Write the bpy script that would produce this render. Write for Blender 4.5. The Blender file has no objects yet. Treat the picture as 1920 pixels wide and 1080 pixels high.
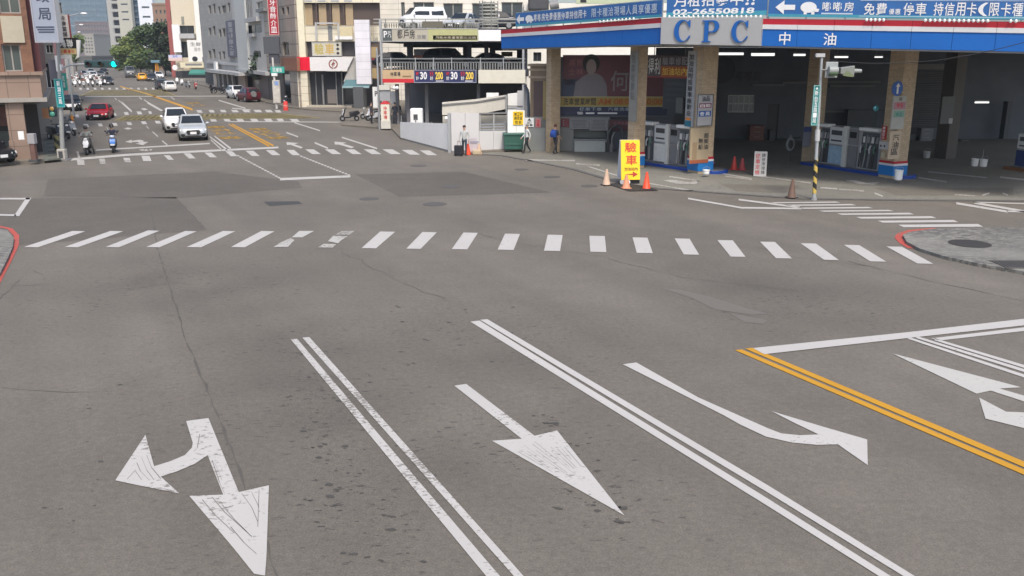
import bpy, bmesh, math, random
from mathutils import Vector, Matrix, noise
random.seed(7)
R = math.radians
sc = bpy.context.scene
COL = sc.collection

# ------------------------------------------------------------------ camera
FPX, CAMH, HORIZON = 1700.0, 6.0, 92.0          # focal length in photo pixels, eye height, horizon row
TILT = math.atan((540 - HORIZON) / FPX)
cam_d = bpy.data.cameras.new("camera")
cam = bpy.data.objects.new("camera", cam_d)
COL.objects.link(cam)
cam.location = (0, 0, CAMH)
cam.rotation_euler = (R(90) - TILT, 0, 0)
cam_d.sensor_width = 36
cam_d.lens = 36 * FPX / 1920
cam_d.clip_end = 5000
sc.camera = cam

# ------------------------------------------------------------------ light
SUN_EL, SUN_AZ = R(54), R(168)                  # sun high behind the camera, a little to the right
world = bpy.data.worlds.new("World")
sc.world = world
world.use_nodes = True
wn = world.node_tree
sky = wn.nodes.new("ShaderNodeTexSky")
sky.sky_type = 'NISHITA'
sky.sun_disc = False
sky.sun_elevation = SUN_EL
sky.sun_rotation = SUN_AZ
sky.dust_density = 3.0
bgn = wn.nodes["Background"]
wn.links.new(sky.outputs[0], bgn.inputs[0])
bgn.inputs[1].default_value = 0.145
sl = bpy.data.lights.new("sun", 'SUN')
sl.energy = 2.1
sl.angle = R(12)
sl.color = (1.0, 0.935, 0.845)
sun = bpy.data.objects.new("sun", sl)
COL.objects.link(sun)
sd = Vector((math.sin(SUN_AZ) * math.cos(SUN_EL), math.cos(SUN_AZ) * math.cos(SUN_EL), math.sin(SUN_EL)))
sun.rotation_euler = sd.to_track_quat('Z', 'Y').to_euler()
sun.location = (0, 0, 60)
sc.view_settings.view_transform = 'Standard'
sc.view_settings.look = 'None'
sc.view_settings.exposure = 0.58
sc.view_settings.gamma = 1
sc.cycles.max_bounces = 8
sc.cycles.use_denoising = True

# ------------------------------------------------------------------ pixel -> place
CT, ST = math.cos(TILT), math.sin(TILT)
def ray(u, v):
    a, b = (u - 960) / FPX, (v - 540) / FPX
    return Vector((a, CT - b * ST, -ST - b * CT))
def G(u, v, z=0.0):
    d = ray(u, v); s = (z - CAMH) / d.z
    return Vector((d.x * s, d.y * s, z))
def AT(u, v, Y):
    d = ray(u, v); s = Y / d.y
    return Vector((d.x * s, Y, CAMH + d.z * s))
class Fr:
    """a vertical plane through two ground points; pixel -> (along, up)"""
    def __init__(s, A, B):
        s.o = Vector((A[0], A[1], 0)); B = Vector((B[0], B[1], 0))
        s.ex = (B - s.o).normalized(); s.len = (B - s.o).length
        s.n = Vector((s.ex.y, -s.ex.x, 0)); s.rot = math.atan2(s.ex.y, s.ex.x)
    def m(s, u, v, d=0.0):
        r = ray(u, v); o = s.o + s.n * d - Vector((0, 0, CAMH))
        t = o.dot(s.n) / r.dot(s.n)
        p = r * t
        return (p - Vector((s.o.x, s.o.y, 0))).dot(s.ex), p.z + CAMH
    def rect(s, u0, v0, u1, v1, d=0.0):
        x0, x1 = s.m(u0, (v0 + v1) / 2, d)[0], s.m(u1, (v0 + v1) / 2, d)[0]
        z1, z0 = s.m((u0 + u1) / 2, v0, d)[1], s.m((u0 + u1) / 2, v1, d)[1]
        return x0, x1, z0, z1

# ------------------------------------------------------------------ materials
MATS = {}
def srgb(r, g, b):
    f = lambda c: (c / 255 / 12.92) if c / 255 <= 0.04045 else ((c / 255 + 0.055) / 1.055) ** 2.4
    return (f(r), f(g), f(b))
def mat(name, col, rough=0.6, metal=0.0, var=0.12, scale=3.0, bump=0.0, emit=0.0, spec=None):
    """procedural paint: colour with two octaves of grime and an optional bump"""
    if name in MATS: return MATS[name]
    m = bpy.data.materials.new(name); m.use_nodes = True
    nt = m.node_tree; N, L = nt.nodes, nt.links
    p = N["Principled BSDF"]
    p.inputs["Roughness"].default_value = rough
    p.inputs["Metallic"].default_value = metal
    tc = N.new("ShaderNodeTexCoord")
    nz = N.new("ShaderNodeTexNoise"); nz.inputs["Scale"].default_value = scale; nz.inputs["Detail"].default_value = 6
    L.new(tc.outputs["Object"], nz.inputs["Vector"])
    mx = N.new("ShaderNodeMix"); mx.data_type = 'RGBA'
    mx.inputs["A"].default_value = (*[c * (1 - var) for c in col], 1)
    mx.inputs["B"].default_value = (*[min(1, c * (1 + var)) for c in col], 1)
    L.new(nz.outputs["Fac"], mx.inputs["Factor"])
    L.new(mx.outputs["Result"], p.inputs["Base Color"])
    if bump:
        bp = N.new("ShaderNodeBump"); bp.inputs["Strength"].default_value = bump; bp.inputs["Distance"].default_value = 0.02
        L.new(nz.outputs["Fac"], bp.inputs["Height"]); L.new(bp.outputs[0], p.inputs["Normal"])
    if emit:
        p.inputs["Emission Color"].default_value = (*col, 1); p.inputs["Emission Strength"].default_value = emit
    MATS[name] = m
    return m
def tile(name, col, line, sx=0.6, sz=0.3, rough=0.55, var=0.12, mortar=0.015, off=0.5):
    """wall tiles or panels: brick pattern laid out over the object's own x/z and y/z"""
    if name in MATS: return MATS[name]
    m = bpy.data.materials.new(name); m.use_nodes = True
    N, L = m.node_tree.nodes, m.node_tree.links
    p = N["Principled BSDF"]; p.inputs["Roughness"].default_value = rough
    tc = N.new("ShaderNodeTexCoord"); sp = N.new("ShaderNodeSeparateXYZ"); L.new(tc.outputs["Object"], sp.inputs[0])
    ad = N.new("ShaderNodeMath"); ad.operation = 'ADD'
    L.new(sp.outputs[0], ad.inputs[0]); L.new(sp.outputs[1], ad.inputs[1])
    cb = N.new("ShaderNodeCombineXYZ"); L.new(ad.outputs[0], cb.inputs[0]); L.new(sp.outputs[2], cb.inputs[1])
    br = N.new("ShaderNodeTexBrick"); br.offset = off
    br.inputs["Scale"].default_value = 1; br.inputs["Brick Width"].default_value = sx; br.inputs["Row Height"].default_value = sz
    br.inputs["Mortar Size"].default_value = mortar
    br.inputs["Color1"].default_value = (*[c * (1 - var) for c in col], 1)
    br.inputs["Color2"].default_value = (*[min(1, c * (1 + var)) for c in col], 1)
    br.inputs["Mortar"].default_value = (*line, 1)
    L.new(cb.outputs[0], br.inputs["Vector"])
    nz = N.new("ShaderNodeTexNoise"); nz.inputs["Scale"].default_value = 0.7; nz.inputs["Detail"].default_value = 5
    L.new(tc.outputs["Object"], nz.inputs["Vector"])
    rp = N.new("ShaderNodeMapRange"); rp.inputs["To Min"].default_value = 0.75; rp.inputs["To Max"].default_value = 1.2
    L.new(nz.outputs["Fac"], rp.inputs[0])
    mx = N.new("ShaderNodeMix"); mx.data_type = 'RGBA'; mx.blend_type = 'MULTIPLY'; mx.inputs["Factor"].default_value = 1
    L.new(br.outputs["Color"], mx.inputs["A"]); L.new(rp.outputs[0], mx.inputs["B"])
    L.new(mx.outputs["Result"], p.inputs["Base Color"])
    MATS[name] = m
    return m
def ground_mat(name, col, patch=0.12, speck=0.30, stain=0.4, stain_col=(0.03, 0.028, 0.027), rough=0.85, stain_scale=0.9, lo=0.62, spots=None, wheel=0.0):
    col = tuple(c * GK for c in col)
    """asphalt / concrete: broad tone drift, fine aggregate, scattered dark oil and tyre scuffs"""
    m = bpy.data.materials.new(name); m.use_nodes = True
    N, L = m.node_tree.nodes, m.node_tree.links
    p = N["Principled BSDF"]; p.inputs["Roughness"].default_value = rough
    tc = N.new("ShaderNodeTexCoord")
    def nz(scale, detail, rg=0.5, vec=None):
        n = N.new("ShaderNodeTexNoise"); n.inputs["Scale"].default_value = scale; n.inputs["Detail"].default_value = detail
        n.inputs["Roughness"].default_value = rg
        L.new(vec or tc.outputs["Object"], n.inputs["Vector"]); return n.outputs["Fac"]
    def rng(f, a, b, c, d):
        r = N.new("ShaderNodeMapRange"); r.inputs[1].default_value = a; r.inputs[2].default_value = b
        r.inputs[3].default_value = c; r.inputs[4].default_value = d; L.new(f, r.inputs[0]); return r.outputs[0]
    def mul(a, b):
        n = N.new("ShaderNodeMath"); n.operation = 'MULTIPLY'; L.new(a, n.inputs[0])
        if isinstance(b, float): n.inputs[1].default_value = b
        else: L.new(b, n.inputs[1])
        return n.outputs[0]
    f = mul(rng(nz(0.13, 3), 0.3, 0.7, 1 - patch, 1 + patch), rng(nz(40, 4, 0.7), 0.3, 0.7, 1 - speck, 1 + speck))
    f = mul(f, rng(nz(1.1, 6, 0.65), 0.3, 0.7, 0.92, 1.08))
    f = mul(f, rng(nz(9.0, 6, 0.75), 0.32, 0.68, 1 - speck * .55, 1 + speck * .55))
    if wheel:                                        # polished and blackened wheel paths running with the lanes
        m3 = N.new("ShaderNodeMapping"); m3.inputs["Rotation"].default_value = (0, 0, R(-28.5)); L.new(tc.outputs["Object"], m3.inputs[0])
        m4 = N.new("ShaderNodeMapping"); m4.inputs["Scale"].default_value = (.55, .035, 1); L.new(m3.outputs[0], m4.inputs[0])
        f = mul(f, rng(nz(1.0, 2, .5, m4.outputs[0]), .35, .65, 1 - wheel, 1 + wheel))
    v = N.new("ShaderNodeMix"); v.data_type = 'RGBA'; v.blend_type = 'MULTIPLY'; v.inputs["Factor"].default_value = 1
    v.inputs["A"].default_value = (*col, 1); L.new(f, v.inputs["B"])
    mp = N.new("ShaderNodeMapping"); mp.inputs["Rotation"].default_value = (0, 0, R(-62)); mp.inputs["Scale"].default_value = (1, 2.2, 1)
    L.new(tc.outputs["Object"], mp.inputs[0])
    s1 = rng(nz(4.2, 4, 0.62, mp.outputs[0]), lo - .03, lo + 0.05, 0, 1)
    s2 = rng(nz(0.25, 3, 0.6), 0.40, 0.58, 0.12, 1)
    if spots:                                        # the stretch of lane where oil drips and scuffs gather
        acc = None
        for (cx, cy), rad in spots:
            vd = N.new("ShaderNodeVectorMath"); vd.operation = 'DISTANCE'; vd.inputs[1].default_value = (cx, cy, 0)
            L.new(tc.outputs["Object"], vd.inputs[0]); mk = rng(vd.outputs["Value"], rad * .25, rad, 1.0, 0.0)
            if acc is None: acc = mk
            else:
                q = N.new("ShaderNodeMath"); q.operation = 'MAXIMUM'; L.new(acc, q.inputs[0]); L.new(mk, q.inputs[1]); acc = q.outputs[0]
        soft = mul(rng(nz(0.55, 5, 0.65), .34, .66, 0.0, 1.0), acc); sf = N.new("ShaderNodeMath"); sf.operation = 'MULTIPLY_ADD'; sf.inputs[1].default_value = -.26; sf.inputs[2].default_value = 1.0
        L.new(soft, sf.inputs[0]); L.new(mul(f, sf.outputs[0]), v.inputs["B"])
        b2 = N.new("ShaderNodeMath"); b2.operation = 'ADD'; b2.inputs[1].default_value = .05; L.new(acc, b2.inputs[0])
        s2 = mul(rng(nz(0.5, 4, 0.6), 0.36, 0.56, 0.05, 1), b2.outputs[0])
    s = mul(mul(s1, s2), stain)
    g = N.new("ShaderNodeMix"); g.data_type = 'RGBA'
    L.new(s, g.inputs["Factor"]); L.new(v.outputs["Result"], g.inputs["A"]); g.inputs["B"].default_value = (*stain_col, 1)
    L.new(g.outputs["Result"], p.inputs["Base Color"])
    b = N.new("ShaderNodeBump"); b.inputs["Strength"].default_value = 0.25; b.inputs["Distance"].default_value = 0.01
    L.new(nz(60, 3), b.inputs["Height"]); L.new(b.outputs[0], p.inputs["Normal"])
    MATS[name] = m
    return m
def paint_mat(name, col, under, wear=0.5, scale=9.0, rough=0.7, stretch=(1.1, 1.9, 1)):
    col = tuple(c * GK for c in col); under = tuple(c * GK for c in under)
    """road paint worn through to the asphalt"""
    m = bpy.data.materials.new(name); m.use_nodes = True
    N, L = m.node_tree.nodes, m.node_tree.links
    p = N["Principled BSDF"]; p.inputs["Roughness"].default_value = rough
    tc = N.new("ShaderNodeTexCoord")
    mp = N.new("ShaderNodeMapping"); mp.inputs["Rotation"].default_value = (0, 0, R(-62)); mp.inputs["Scale"].default_value = stretch
    L.new(tc.outputs["Object"], mp.inputs[0])
    n1 = N.new("ShaderNodeTexNoise"); n1.inputs["Scale"].default_value = scale; n1.inputs["Detail"].default_value = 8; n1.inputs["Roughness"].default_value = 0.7
    L.new(mp.outputs[0], n1.inputs["Vector"])
    n2 = N.new("ShaderNodeTexNoise"); n2.inputs["Scale"].default_value = 0.55; n2.inputs["Detail"].default_value = 3
    L.new(tc.outputs["Object"], n2.inputs["Vector"])
    ad = N.new("ShaderNodeMath"); ad.operation = 'MULTIPLY_ADD'; ad.inputs[1].default_value = 0.55
    L.new(n2.outputs["Fac"], ad.inputs[0]); L.new(n1.outputs["Fac"], ad.inputs[2])
    r = N.new("ShaderNodeMapRange"); t = 1.02 - 0.24 * wear
    r.inputs[1].default_value = t; r.inputs[2].default_value = t + 0.07; r.inputs[3].default_value = 0; r.inputs[4].default_value = 0.85
    L.new(ad.outputs[0], r.inputs[0])
    d = N.new("ShaderNodeMix"); d.data_type = 'RGBA'; d.inputs["A"].default_value = (*[c * .88 for c in col], 1); d.inputs["B"].default_value = (*[min(1, c * 1.1) for c in col], 1)
    L.new(n2.outputs["Fac"], d.inputs["Factor"])
    g = N.new("ShaderNodeMix"); g.data_type = 'RGBA'; g.inputs["B"].default_value = (*under, 1)
    L.new(d.outputs["Result"], g.inputs["A"]); L.new(r.outputs[0], g.inputs["Factor"])
    L.new(g.outputs["Result"], p.inputs["Base Color"])
    MATS[name] = m
    return m
def glass(name, col, rough=0.08):
    return mat(name, col, rough, 0.0, 0.25, 0.6)
def stripes_mat(name, c1, c2, scale, axis='Z', slant=0.0):
    m = bpy.data.materials.new(name); m.use_nodes = True
    N, L = m.node_tree.nodes, m.node_tree.links
    p = N["Principled BSDF"]; p.inputs["Roughness"].default_value = 0.6
    tc = N.new("ShaderNodeTexCoord"); sp = N.new("ShaderNodeSeparateXYZ"); L.new(tc.outputs["Object"], sp.inputs[0])
    a = N.new("ShaderNodeMath"); a.operation = 'MULTIPLY_ADD'; a.inputs[1].default_value = slant
    L.new(sp.outputs[0], a.inputs[0]); L.new(sp.outputs['XYZ'.index(axis)], a.inputs[2])
    b = N.new("ShaderNodeMath"); b.operation = 'MULTIPLY'; b.inputs[1].default_value = scale; L.new(a.outputs[0], b.inputs[0])
    c = N.new("ShaderNodeMath"); c.operation = 'FRACT'; L.new(b.outputs[0], c.inputs[0])
    d = N.new("ShaderNodeMath"); d.operation = 'GREATER_THAN'; d.inputs[1].default_value = 0.5; L.new(c.outputs[0], d.inputs[0])
    g = N.new("ShaderNodeMix"); g.data_type = 'RGBA'; g.inputs["A"].default_value = (*c1, 1); g.inputs["B"].default_value = (*c2, 1)
    L.new(d.outputs[0], g.inputs["Factor"]); L.new(g.outputs["Result"], p.inputs["Base Color"])
    MATS[name] = m
    return m

GK = 0.77                                        # ground albedo against the exposure
ASPH = srgb(117, 110.5, 101)
WHITE = mat("white_paint", (0.78, 0.78, 0.77), 0.5)
CREAM = mat("cream_paint", (0.62, 0.58, 0.48), 0.6)
LGREY = mat("light_grey_paint", (0.42, 0.42, 0.42), 0.55)
MGREY = mat("mid_grey_paint", (0.2, 0.2, 0.2), 0.55)
DGREY = mat("dark_grey_paint", (0.06, 0.062, 0.066), 0.55)
BLACK = mat("black_paint", (0.015, 0.015, 0.017), 0.5)
RUBBER = mat("rubber", (0.02, 0.02, 0.02), 0.85)
STEEL = mat("galvanised_steel", (0.42, 0.43, 0.44), 0.4, 0.5)
CHROME = mat("chrome", (0.6, 0.6, 0.62), 0.2, 0.9)
RED = mat("red_paint", (0.55, 0.02, 0.03), 0.45)
ORANGE = mat("orange_plastic", (0.72, 0.16, 0.03), 0.5)
YELLOW = mat("yellow_paint", (0.80, 0.55, 0.02), 0.5)
BLUE = mat("blue_paint", (0.01, 0.09, 0.42), 0.45)
GREEN = mat("sign_green", (0.01, 0.22, 0.19), 0.5)
GLASSD = glass("dark_glass", (0.025, 0.03, 0.035))
GLASSB = glass("blue_glass", (0.08, 0.12, 0.15))
CARGLASS = glass("car_glass", (0.015, 0.02, 0.025), 0.05)
SKIN = mat("skin", (0.45, 0.27, 0.19), 0.6)

# ------------------------------------------------------------------ mesh builder
class MB:
    def __init__(s): s.v = []; s.f = []; s.mi = []
    def add(s, vs, fs, mi=0):
        o = len(s.v); s.v += [tuple(v) for v in vs]
        for f in fs: s.f.append(tuple(i + o for i in f)); s.mi.append(mi)
        return s
    def box(s, x0, x1, y0, y1, z0, z1, mi=0):
        return s.hexa([(x0, y0, z0), (x1, y0, z0), (x1, y1, z0), (x0, y1, z0), (x0, y0, z1), (x1, y0, z1), (x1, y1, z1), (x0, y1, z1)], mi)
    def hexa(s, p, mi=0):
        return s.add(p, [(3, 2, 1, 0), (4, 5, 6, 7), (0, 1, 5, 4), (1, 2, 6, 5), (2, 3, 7, 6), (3, 0, 4, 7)], mi)
    def quad(s, a, b, c, d, mi=0): return s.add([a, b, c, d], [(0, 1, 2, 3)], mi)
    def poly(s, pts, mi=0): return s.add(pts, [tuple(range(len(pts)))], mi)
    def prism(s, pts, z0, z1, mi=0):
        n = len(pts)
        return s.add([(x, y, z0) for x, y in pts] + [(x, y, z1) for x, y in pts],
                     [tuple(range(n))[::-1], tuple(range(n, 2 * n))] + [(i, (i + 1) % n, n + (i + 1) % n, n + i) for i in range(n)], mi)
    def prismxz(s, pts, y0, y1, mi=0):
        n = len(pts)
        return s.add([(x, y0, z) for x, z in pts] + [(x, y1, z) for x, z in pts],
                     [tuple(range(n)), tuple(range(n, 2 * n))[::-1]] + [((i + 1) % n, i, n + i, n + (i + 1) % n) for i in range(n)], mi)
    def prismyz(s, pts, x0, x1, mi=0):
        n = len(pts)
        return s.add([(x0, y, z) for y, z in pts] + [(x1, y, z) for y, z in pts],
                     [tuple(range(n))[::-1], tuple(range(n, 2 * n))] + [(i, (i + 1) % n, n + (i + 1) % n, n + i) for i in range(n)], mi)
    def cyl(s, p0, p1, r0, r1=None, n=10, mi=0):
        r1 = r0 if r1 is None else r1
        p0, p1 = Vector(p0), Vector(p1); d = (p1 - p0).normalized()
        a = d.orthogonal().normalized(); b = d.cross(a)
        vs = []
        for p, r in ((p0, r0), (p1, r1)):
            for i in range(n):
                t = 2 * math.pi * i / n; vs.append(p + a * (r * math.cos(t)) + b * (r * math.sin(t)))
        return s.add(vs, [tuple(range(n))[::-1], tuple(range(n, 2 * n))] + [(i, (i + 1) % n, n + (i + 1) % n, n + i) for i in range(n)], mi)
    def tube(s, pts, r, n=8, mi=0):
        for a, b in zip(pts[:-1], pts[1:]): s.cyl(a, b, r, r, n, mi)
        return s
    def lathe(s, prof, n=16, c=(0, 0, 0), mi=0):
        vs, fs = [], []
        for r, z in prof:
            for i in range(n):
                t = 2 * math.pi * i / n; vs.append((c[0] + r * math.cos(t), c[1] + r * math.sin(t), c[2] + z))
        for k in range(len(prof) - 1):
            for i in range(n):
                fs.append((k * n + i, k * n + (i + 1) % n, (k + 1) * n + (i + 1) % n, (k + 1) * n + i))
        fs.append(tuple(range(n))[::-1]); fs.append(tuple(range((len(prof) - 1) * n, len(prof) * n)))
        return s.add(vs, fs, mi)
    def loft(s, rings, mi=0):
        n = len(rings[0]); vs = [p for r in rings for p in r]; fs = []
        for k in range(len(rings) - 1):
            for i in range(n): fs.append((k * n + i, k * n + (i + 1) % n, (k + 1) * n + (i + 1) % n, (k + 1) * n + i))
        fs.append(tuple(range(n))[::-1]); fs.append(tuple(range((len(rings) - 1) * n, len(rings) * n)))
        return s.add(vs, fs, mi)
    def ell(s, c, r, n=12, k=8, mi=0):
        prof = [(max(1e-4, math.sin(math.pi * i / k)), -math.cos(math.pi * i / k)) for i in range(k + 1)]
        o = len(s.v); s.lathe(prof, n, mi=mi)
        for i in range(o, len(s.v)):
            x, y, z = s.v[i]; s.v[i] = (c[0] + x * r[0], c[1] + y * r[1], c[2] + z * r[2])
        return s
    def text(s, body, x0, x1, z0, z1, y, mi=0, bold=0.0, shear=0.0):
        """lettering fitted into a rectangle of the x/z plane, facing -y"""
        vs, fs = glyphs(body, bold)
        xs = [p[0] for p in vs]; zs = [p[1] for p in vs]
        a, b, c, d = min(xs), max(xs), min(zs), max(zs)
        kx, kz = (x1 - x0) / (b - a), (z1 - z0) / (d - c)
        return s.add([(x0 + (p[0] - a) * kx + shear * (p[1] - c) * kz, y, z0 + (p[1] - c) * kz) for p in vs], fs, mi)
    def vtext(s, body, x0, x1, z0, z1, y, mi=0, bold=0.0, gap=0.12):
        """characters stacked from the top"""
        h = (z1 - z0) / len(body)
        for i, ch in enumerate(body):
            if ch != ' ': s.text(ch, x0, x1, z1 - (i + 1) * h + gap * h / 2, z1 - i * h - gap * h / 2, y, mi, bold)
        return s
    def htext(s, body, x0, x1, z0, z1, y, mi=0, bold=0.0, gap=0.12):
        w = (x1 - x0) / len(body)
        for i, ch in enumerate(body):
            if ch != ' ': s.text(ch, x0 + (i + gap / 2) * w, x0 + (i + 1 - gap / 2) * w, z0, z1, y, mi, bold)
        return s
    def xf(s, M):
        s.v = [tuple(M @ Vector(p)) for p in s.v]; return s
    def build(s, name, mats, parent=None, smooth=None, bevel=0.0):
        me = bpy.data.meshes.new(name); me.from_pydata(s.v, [], s.f)
        for m in (mats if isinstance(mats, (list, tuple)) else [mats]): me.materials.append(m)
        me.polygons.foreach_set("material_index", s.mi)
        if smooth:
            me.polygons.foreach_set("use_smooth", [True] * len(me.polygons)); me.set_sharp_from_angle(angle=R(smooth))
        me.update()
        o = bpy.data.objects.new(name, me); COL.objects.link(o)
        if parent: o.parent = parent
        if bevel:
            b = o.modifiers.new("bevel", 'BEVEL'); b.width = bevel; b.segments = 2; b.limit_method = 'ANGLE'
        return o
GLY = {}
def glyphs(body, bold=0.0):
    if any(ord(c) > 0x2000 for c in body): bold = min(bold, .010)
    k = (body, bold)
    if k not in GLY:
        cu = bpy.data.curves.new("glyphs", 'FONT'); cu.body = body; cu.offset = bold; cu.resolution_u = 3
        o = bpy.data.objects.new("glyphs", cu); COL.objects.link(o)
        dg = bpy.context.evaluated_depsgraph_get()
        me = bpy.data.meshes.new_from_object(o.evaluated_get(dg))
        GLY[k] = ([(v.co.x, v.co.y) for v in me.vertices], [tuple(p.vertices) for p in me.polygons])
        bpy.data.objects.remove(o); bpy.data.curves.remove(cu); bpy.data.meshes.remove(me)
    return GLY[k]
def tag(o, label=None, cat=None, group=None, kind=None):
    if label: o["label"] = label
    if cat: o["category"] = cat
    if group: o["group"] = group
    if kind: o["kind"] = kind
    return o
def thing(name, label, cat, loc=(0, 0, 0), rz=0.0, group=None):
    o = bpy.data.objects.new(name, None); COL.objects.link(o)
    o.location = loc; o.rotation_euler = (0, 0, rz); o.empty_display_size = 0.2
    return tag(o, label, cat, group)
def dup(o, parent=None):
    c = o.copy(); COL.objects.link(c)
    if parent: c.parent = parent
    for ch in [x for x in COL.objects if x.parent == o]: dup(ch, c)
    return c
def place(root, loc, rz, label=None, group=None, first=False):
    r = root if first else dup(root)
    r.location = loc; r.rotation_euler = (0, 0, rz)
    if label: r["label"] = label
    if group: r["group"] = group
    return r
STREET = R(25.5)                                 # the far street runs off to the left of the view
SD = Vector((-math.sin(STREET), math.cos(STREET), 0))
# ------------------------------------------------------------------ ground and road
SPOTS = [(tuple(G(u, v).xy), r) for u, v, r in ((640, 760, 4.5), (760, 900, 3.5), (1080, 880, 3.5), (960, 640, 4), (560, 640, 3), (330, 540, 6), (1500, 560, 5), (620, 980, 3))]
asphalt = ground_mat("asphalt", ASPH, stain=0.9, spots=SPOTS, wheel=.07)
patch_m = ground_mat("asphalt_patch", tuple(c * 0.74 for c in ASPH), stain=0.3)
conc = ground_mat("apron_concrete", srgb(136, 133, 123), patch=0.16, speck=0.15, stain=0.5, lo=0.57)
pave = ground_mat("paving", srgb(126, 119, 108), patch=0.12, stain=0.4)
MB().quad((-900, -120, 0), (900, -120, 0), (900, 1500, 0), (-900, 1500, 0)).build("road", asphalt)["kind"] = "structure"
def sheet(name, polys, m, z, kind="structure"):
    """flat painted or laid shapes given by their outline as seen; stands on the ground at height z"""
    b = MB()
    for pl in polys: b.poly([G(u, v, z) for u, v in pl])
    bm = bmesh.new(); o = b.build(name, m)
    bm.from_mesh(o.data)
    bmesh.ops.triangulate(bm, faces=bm.faces[:]); bm.normal_update()
    for f in bm.faces:
        if f.normal.z < 0: f.normal_flip()
    bm.to_mesh(o.data); bm.free()
    o["kind"] = kind
    return o
def line(a, b, t0, t1=None):
    """a band from pixel a to pixel b, t pixels tall"""
    t1 = t0 if t1 is None else t1
    return [(a[0], a[1] - t0 / 2), (b[0], b[1] - t1 / 2), (b[0], b[1] + t1 / 2), (a[0], a[1] + t0 / 2)]
def par(x0, x1, v0, v1, k=0.55):
    w = (x1 - x0) * k
    return [(x0, v0), (x0 + w, v0), (x1, v1), (x1 - w, v1)]
# resurfaced patches
sheet("road_patch", [[(90, 336), (400, 322), (560, 340), (566, 352), (330, 372), (82, 368)],
                     [(0, 404), (34, 405), (59, 372), (330, 370), (388, 431), (0, 462)],
                     [(665, 327), (870, 322), (1035, 361), (750, 369)]], patch_m, 0.004)
sheet("road_patch", [[(495, 378), (560, 377), (567, 382), (505, 386)]], mat("dark_asphalt", (0.05, 0.05, 0.048), .8), 0.008)
# cracks and joints
crackm = mat("crack_fill", (0.088, 0.081, 0.070), 0.9, var=.35, scale=2)
def crack(pts, w, z=0.006, jit=0.05, ww=1.0):
    P = []
    W = [G(*p, z) for p in pts]
    for a, b in zip(W[:-1], W[1:]):
        n = max(2, int((b - a).length / 0.35))
        for i in range(n): P.append(a.lerp(b, i / n))
    P.append(W[-1]); b_ = MB(); L_, R_ = [], []
    for i, p in enumerate(P):
        d = (P[min(i + 1, len(P) - 1)] - P[max(i - 1, 0)]).normalized(); n = Vector((-d.y, d.x, 0))
        c = p + n * random.uniform(-jit, jit); h = w * random.choice((.15, .5, .8, 1.2))
        L_.append(c + n * h); R_.append(c - n * h)
    for i in range(len(P) - 1): b_.quad(L_[i], R_[i], R_[i + 1], L_[i + 1])
    o = b_.build("road_crack", crackm); o["kind"] = "structure"; return o
crack([(281, 372), (294, 462), (325, 560), (350, 640), (395, 745), (440, 860), (500, 1020), (520, 1085)], 0.022, jit=.02)
crack([(330, 372), (388, 431)], 0.03, jit=.02)
crack([(0, 728), (90, 733), (210, 735)], 0.008)
crack([(82, 336), (90, 336), (400, 322), (470, 322)], 0.025)
crack([(870, 431), (960, 455), (1120, 480), (1280, 520), (1500, 545)], 0.012)
crack([(1590, 490), (1760, 530), (1920, 565)], 0.02)
crack([(1300, 430), (1480, 480), (1640, 500)], 0.01)
crack([(640, 470), (720, 510), (760, 530), (830, 560)], 0.015, jit=.12)
crack([(20, 535), (95, 533), (60, 500), (0, 560)], 0.01)
crack([(200, 545), (330, 530), (360, 532)], 0.012, jit=.12)
crack([(0, 300 + 36), (90, 336)], 0.02)
# road paint
WP = paint_mat("road_white", (0.58, .555, .525), ASPH, 0.42)
WPW = paint_mat("road_white_worn", (0.57, .55, .51), ASPH, 0.95)
WPF = paint_mat("road_white_far", (0.57, .55, .51), ASPH, 0.55)
YP = paint_mat("road_yellow", (0.62, 0.31, 0.015), ASPH, 0.35)
YPW = paint_mat("road_yellow_worn", (0.44, 0.36, 0.13), ASPH, 0.92)
YPM = paint_mat("road_yellow_mid", (0.50, 0.29, 0.03), ASPH, 0.75)
RP = paint_mat("road_red", (0.55, 0.10, 0.075), ASPH, 0.7)
Z = 0.012
zeb = [(136, 160, 433, 45, 71, 463), (207, 231, 433, 121, 146, 463), (277, 299, 432, 198, 223, 463), (347, 369, 433, 274, 299, 463),
       (418, 441, 433, 350, 377, 463), (490, 515, 433, 433, 459, 463), (713, 741, 434, 678, 705, 465), (792, 819, 435, 762, 789, 466),
       (869, 896, 436, 847, 876, 467), (947, 975, 438, 933, 963, 468), (1027, 1055, 440, 1020, 1050, 470), (1105, 1134, 442, 1107, 1137, 472),
       (1186, 1214, 445, 1194, 1224, 474), (1265, 1293, 447, 1282, 1311, 477), (1345, 1374, 450, 1370, 1398, 481), (1425, 1453, 453, 1455, 1485, 484),
       (1501, 1530, 456, 1545, 1573, 487), (1582, 1611, 459, 1632, 1662, 490), (1662, 1691, 462, 1720, 1750, 494)]
sheet("zebra_crossing", [[(a, v0), (b, v0 + .6), (d, v1 + .6), (c, v1)] for a, b, v0, c, d, v1 in zeb], WP, Z)
sheet("zebra_crossing", [[(561, 433), (589, 433), (567, 445), (547, 445)], [(545, 446.5), (552, 450), (540, 463), (513, 463), (527, 454)],
                         [(641, 433), (665, 433), (655, 440), (629, 440)], [(625, 442), (652, 443), (640, 450), (634, 456), (615, 452)], [(607, 457), (630, 458), (624, 464), (596, 464)]], WPW, Z)
rz_ = [(1444, 1576, 378, 381), (1470, 1606, 382.6, 386), (1497, 1637, 388, 391.5), (1535, 1676, 393.6, 397), (1569, 1714, 399, 403), (1605, 1756, 405.5, 410), (1645, 1797, 412.5, 417.5), (1684, 1843, 420, 426)]
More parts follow.
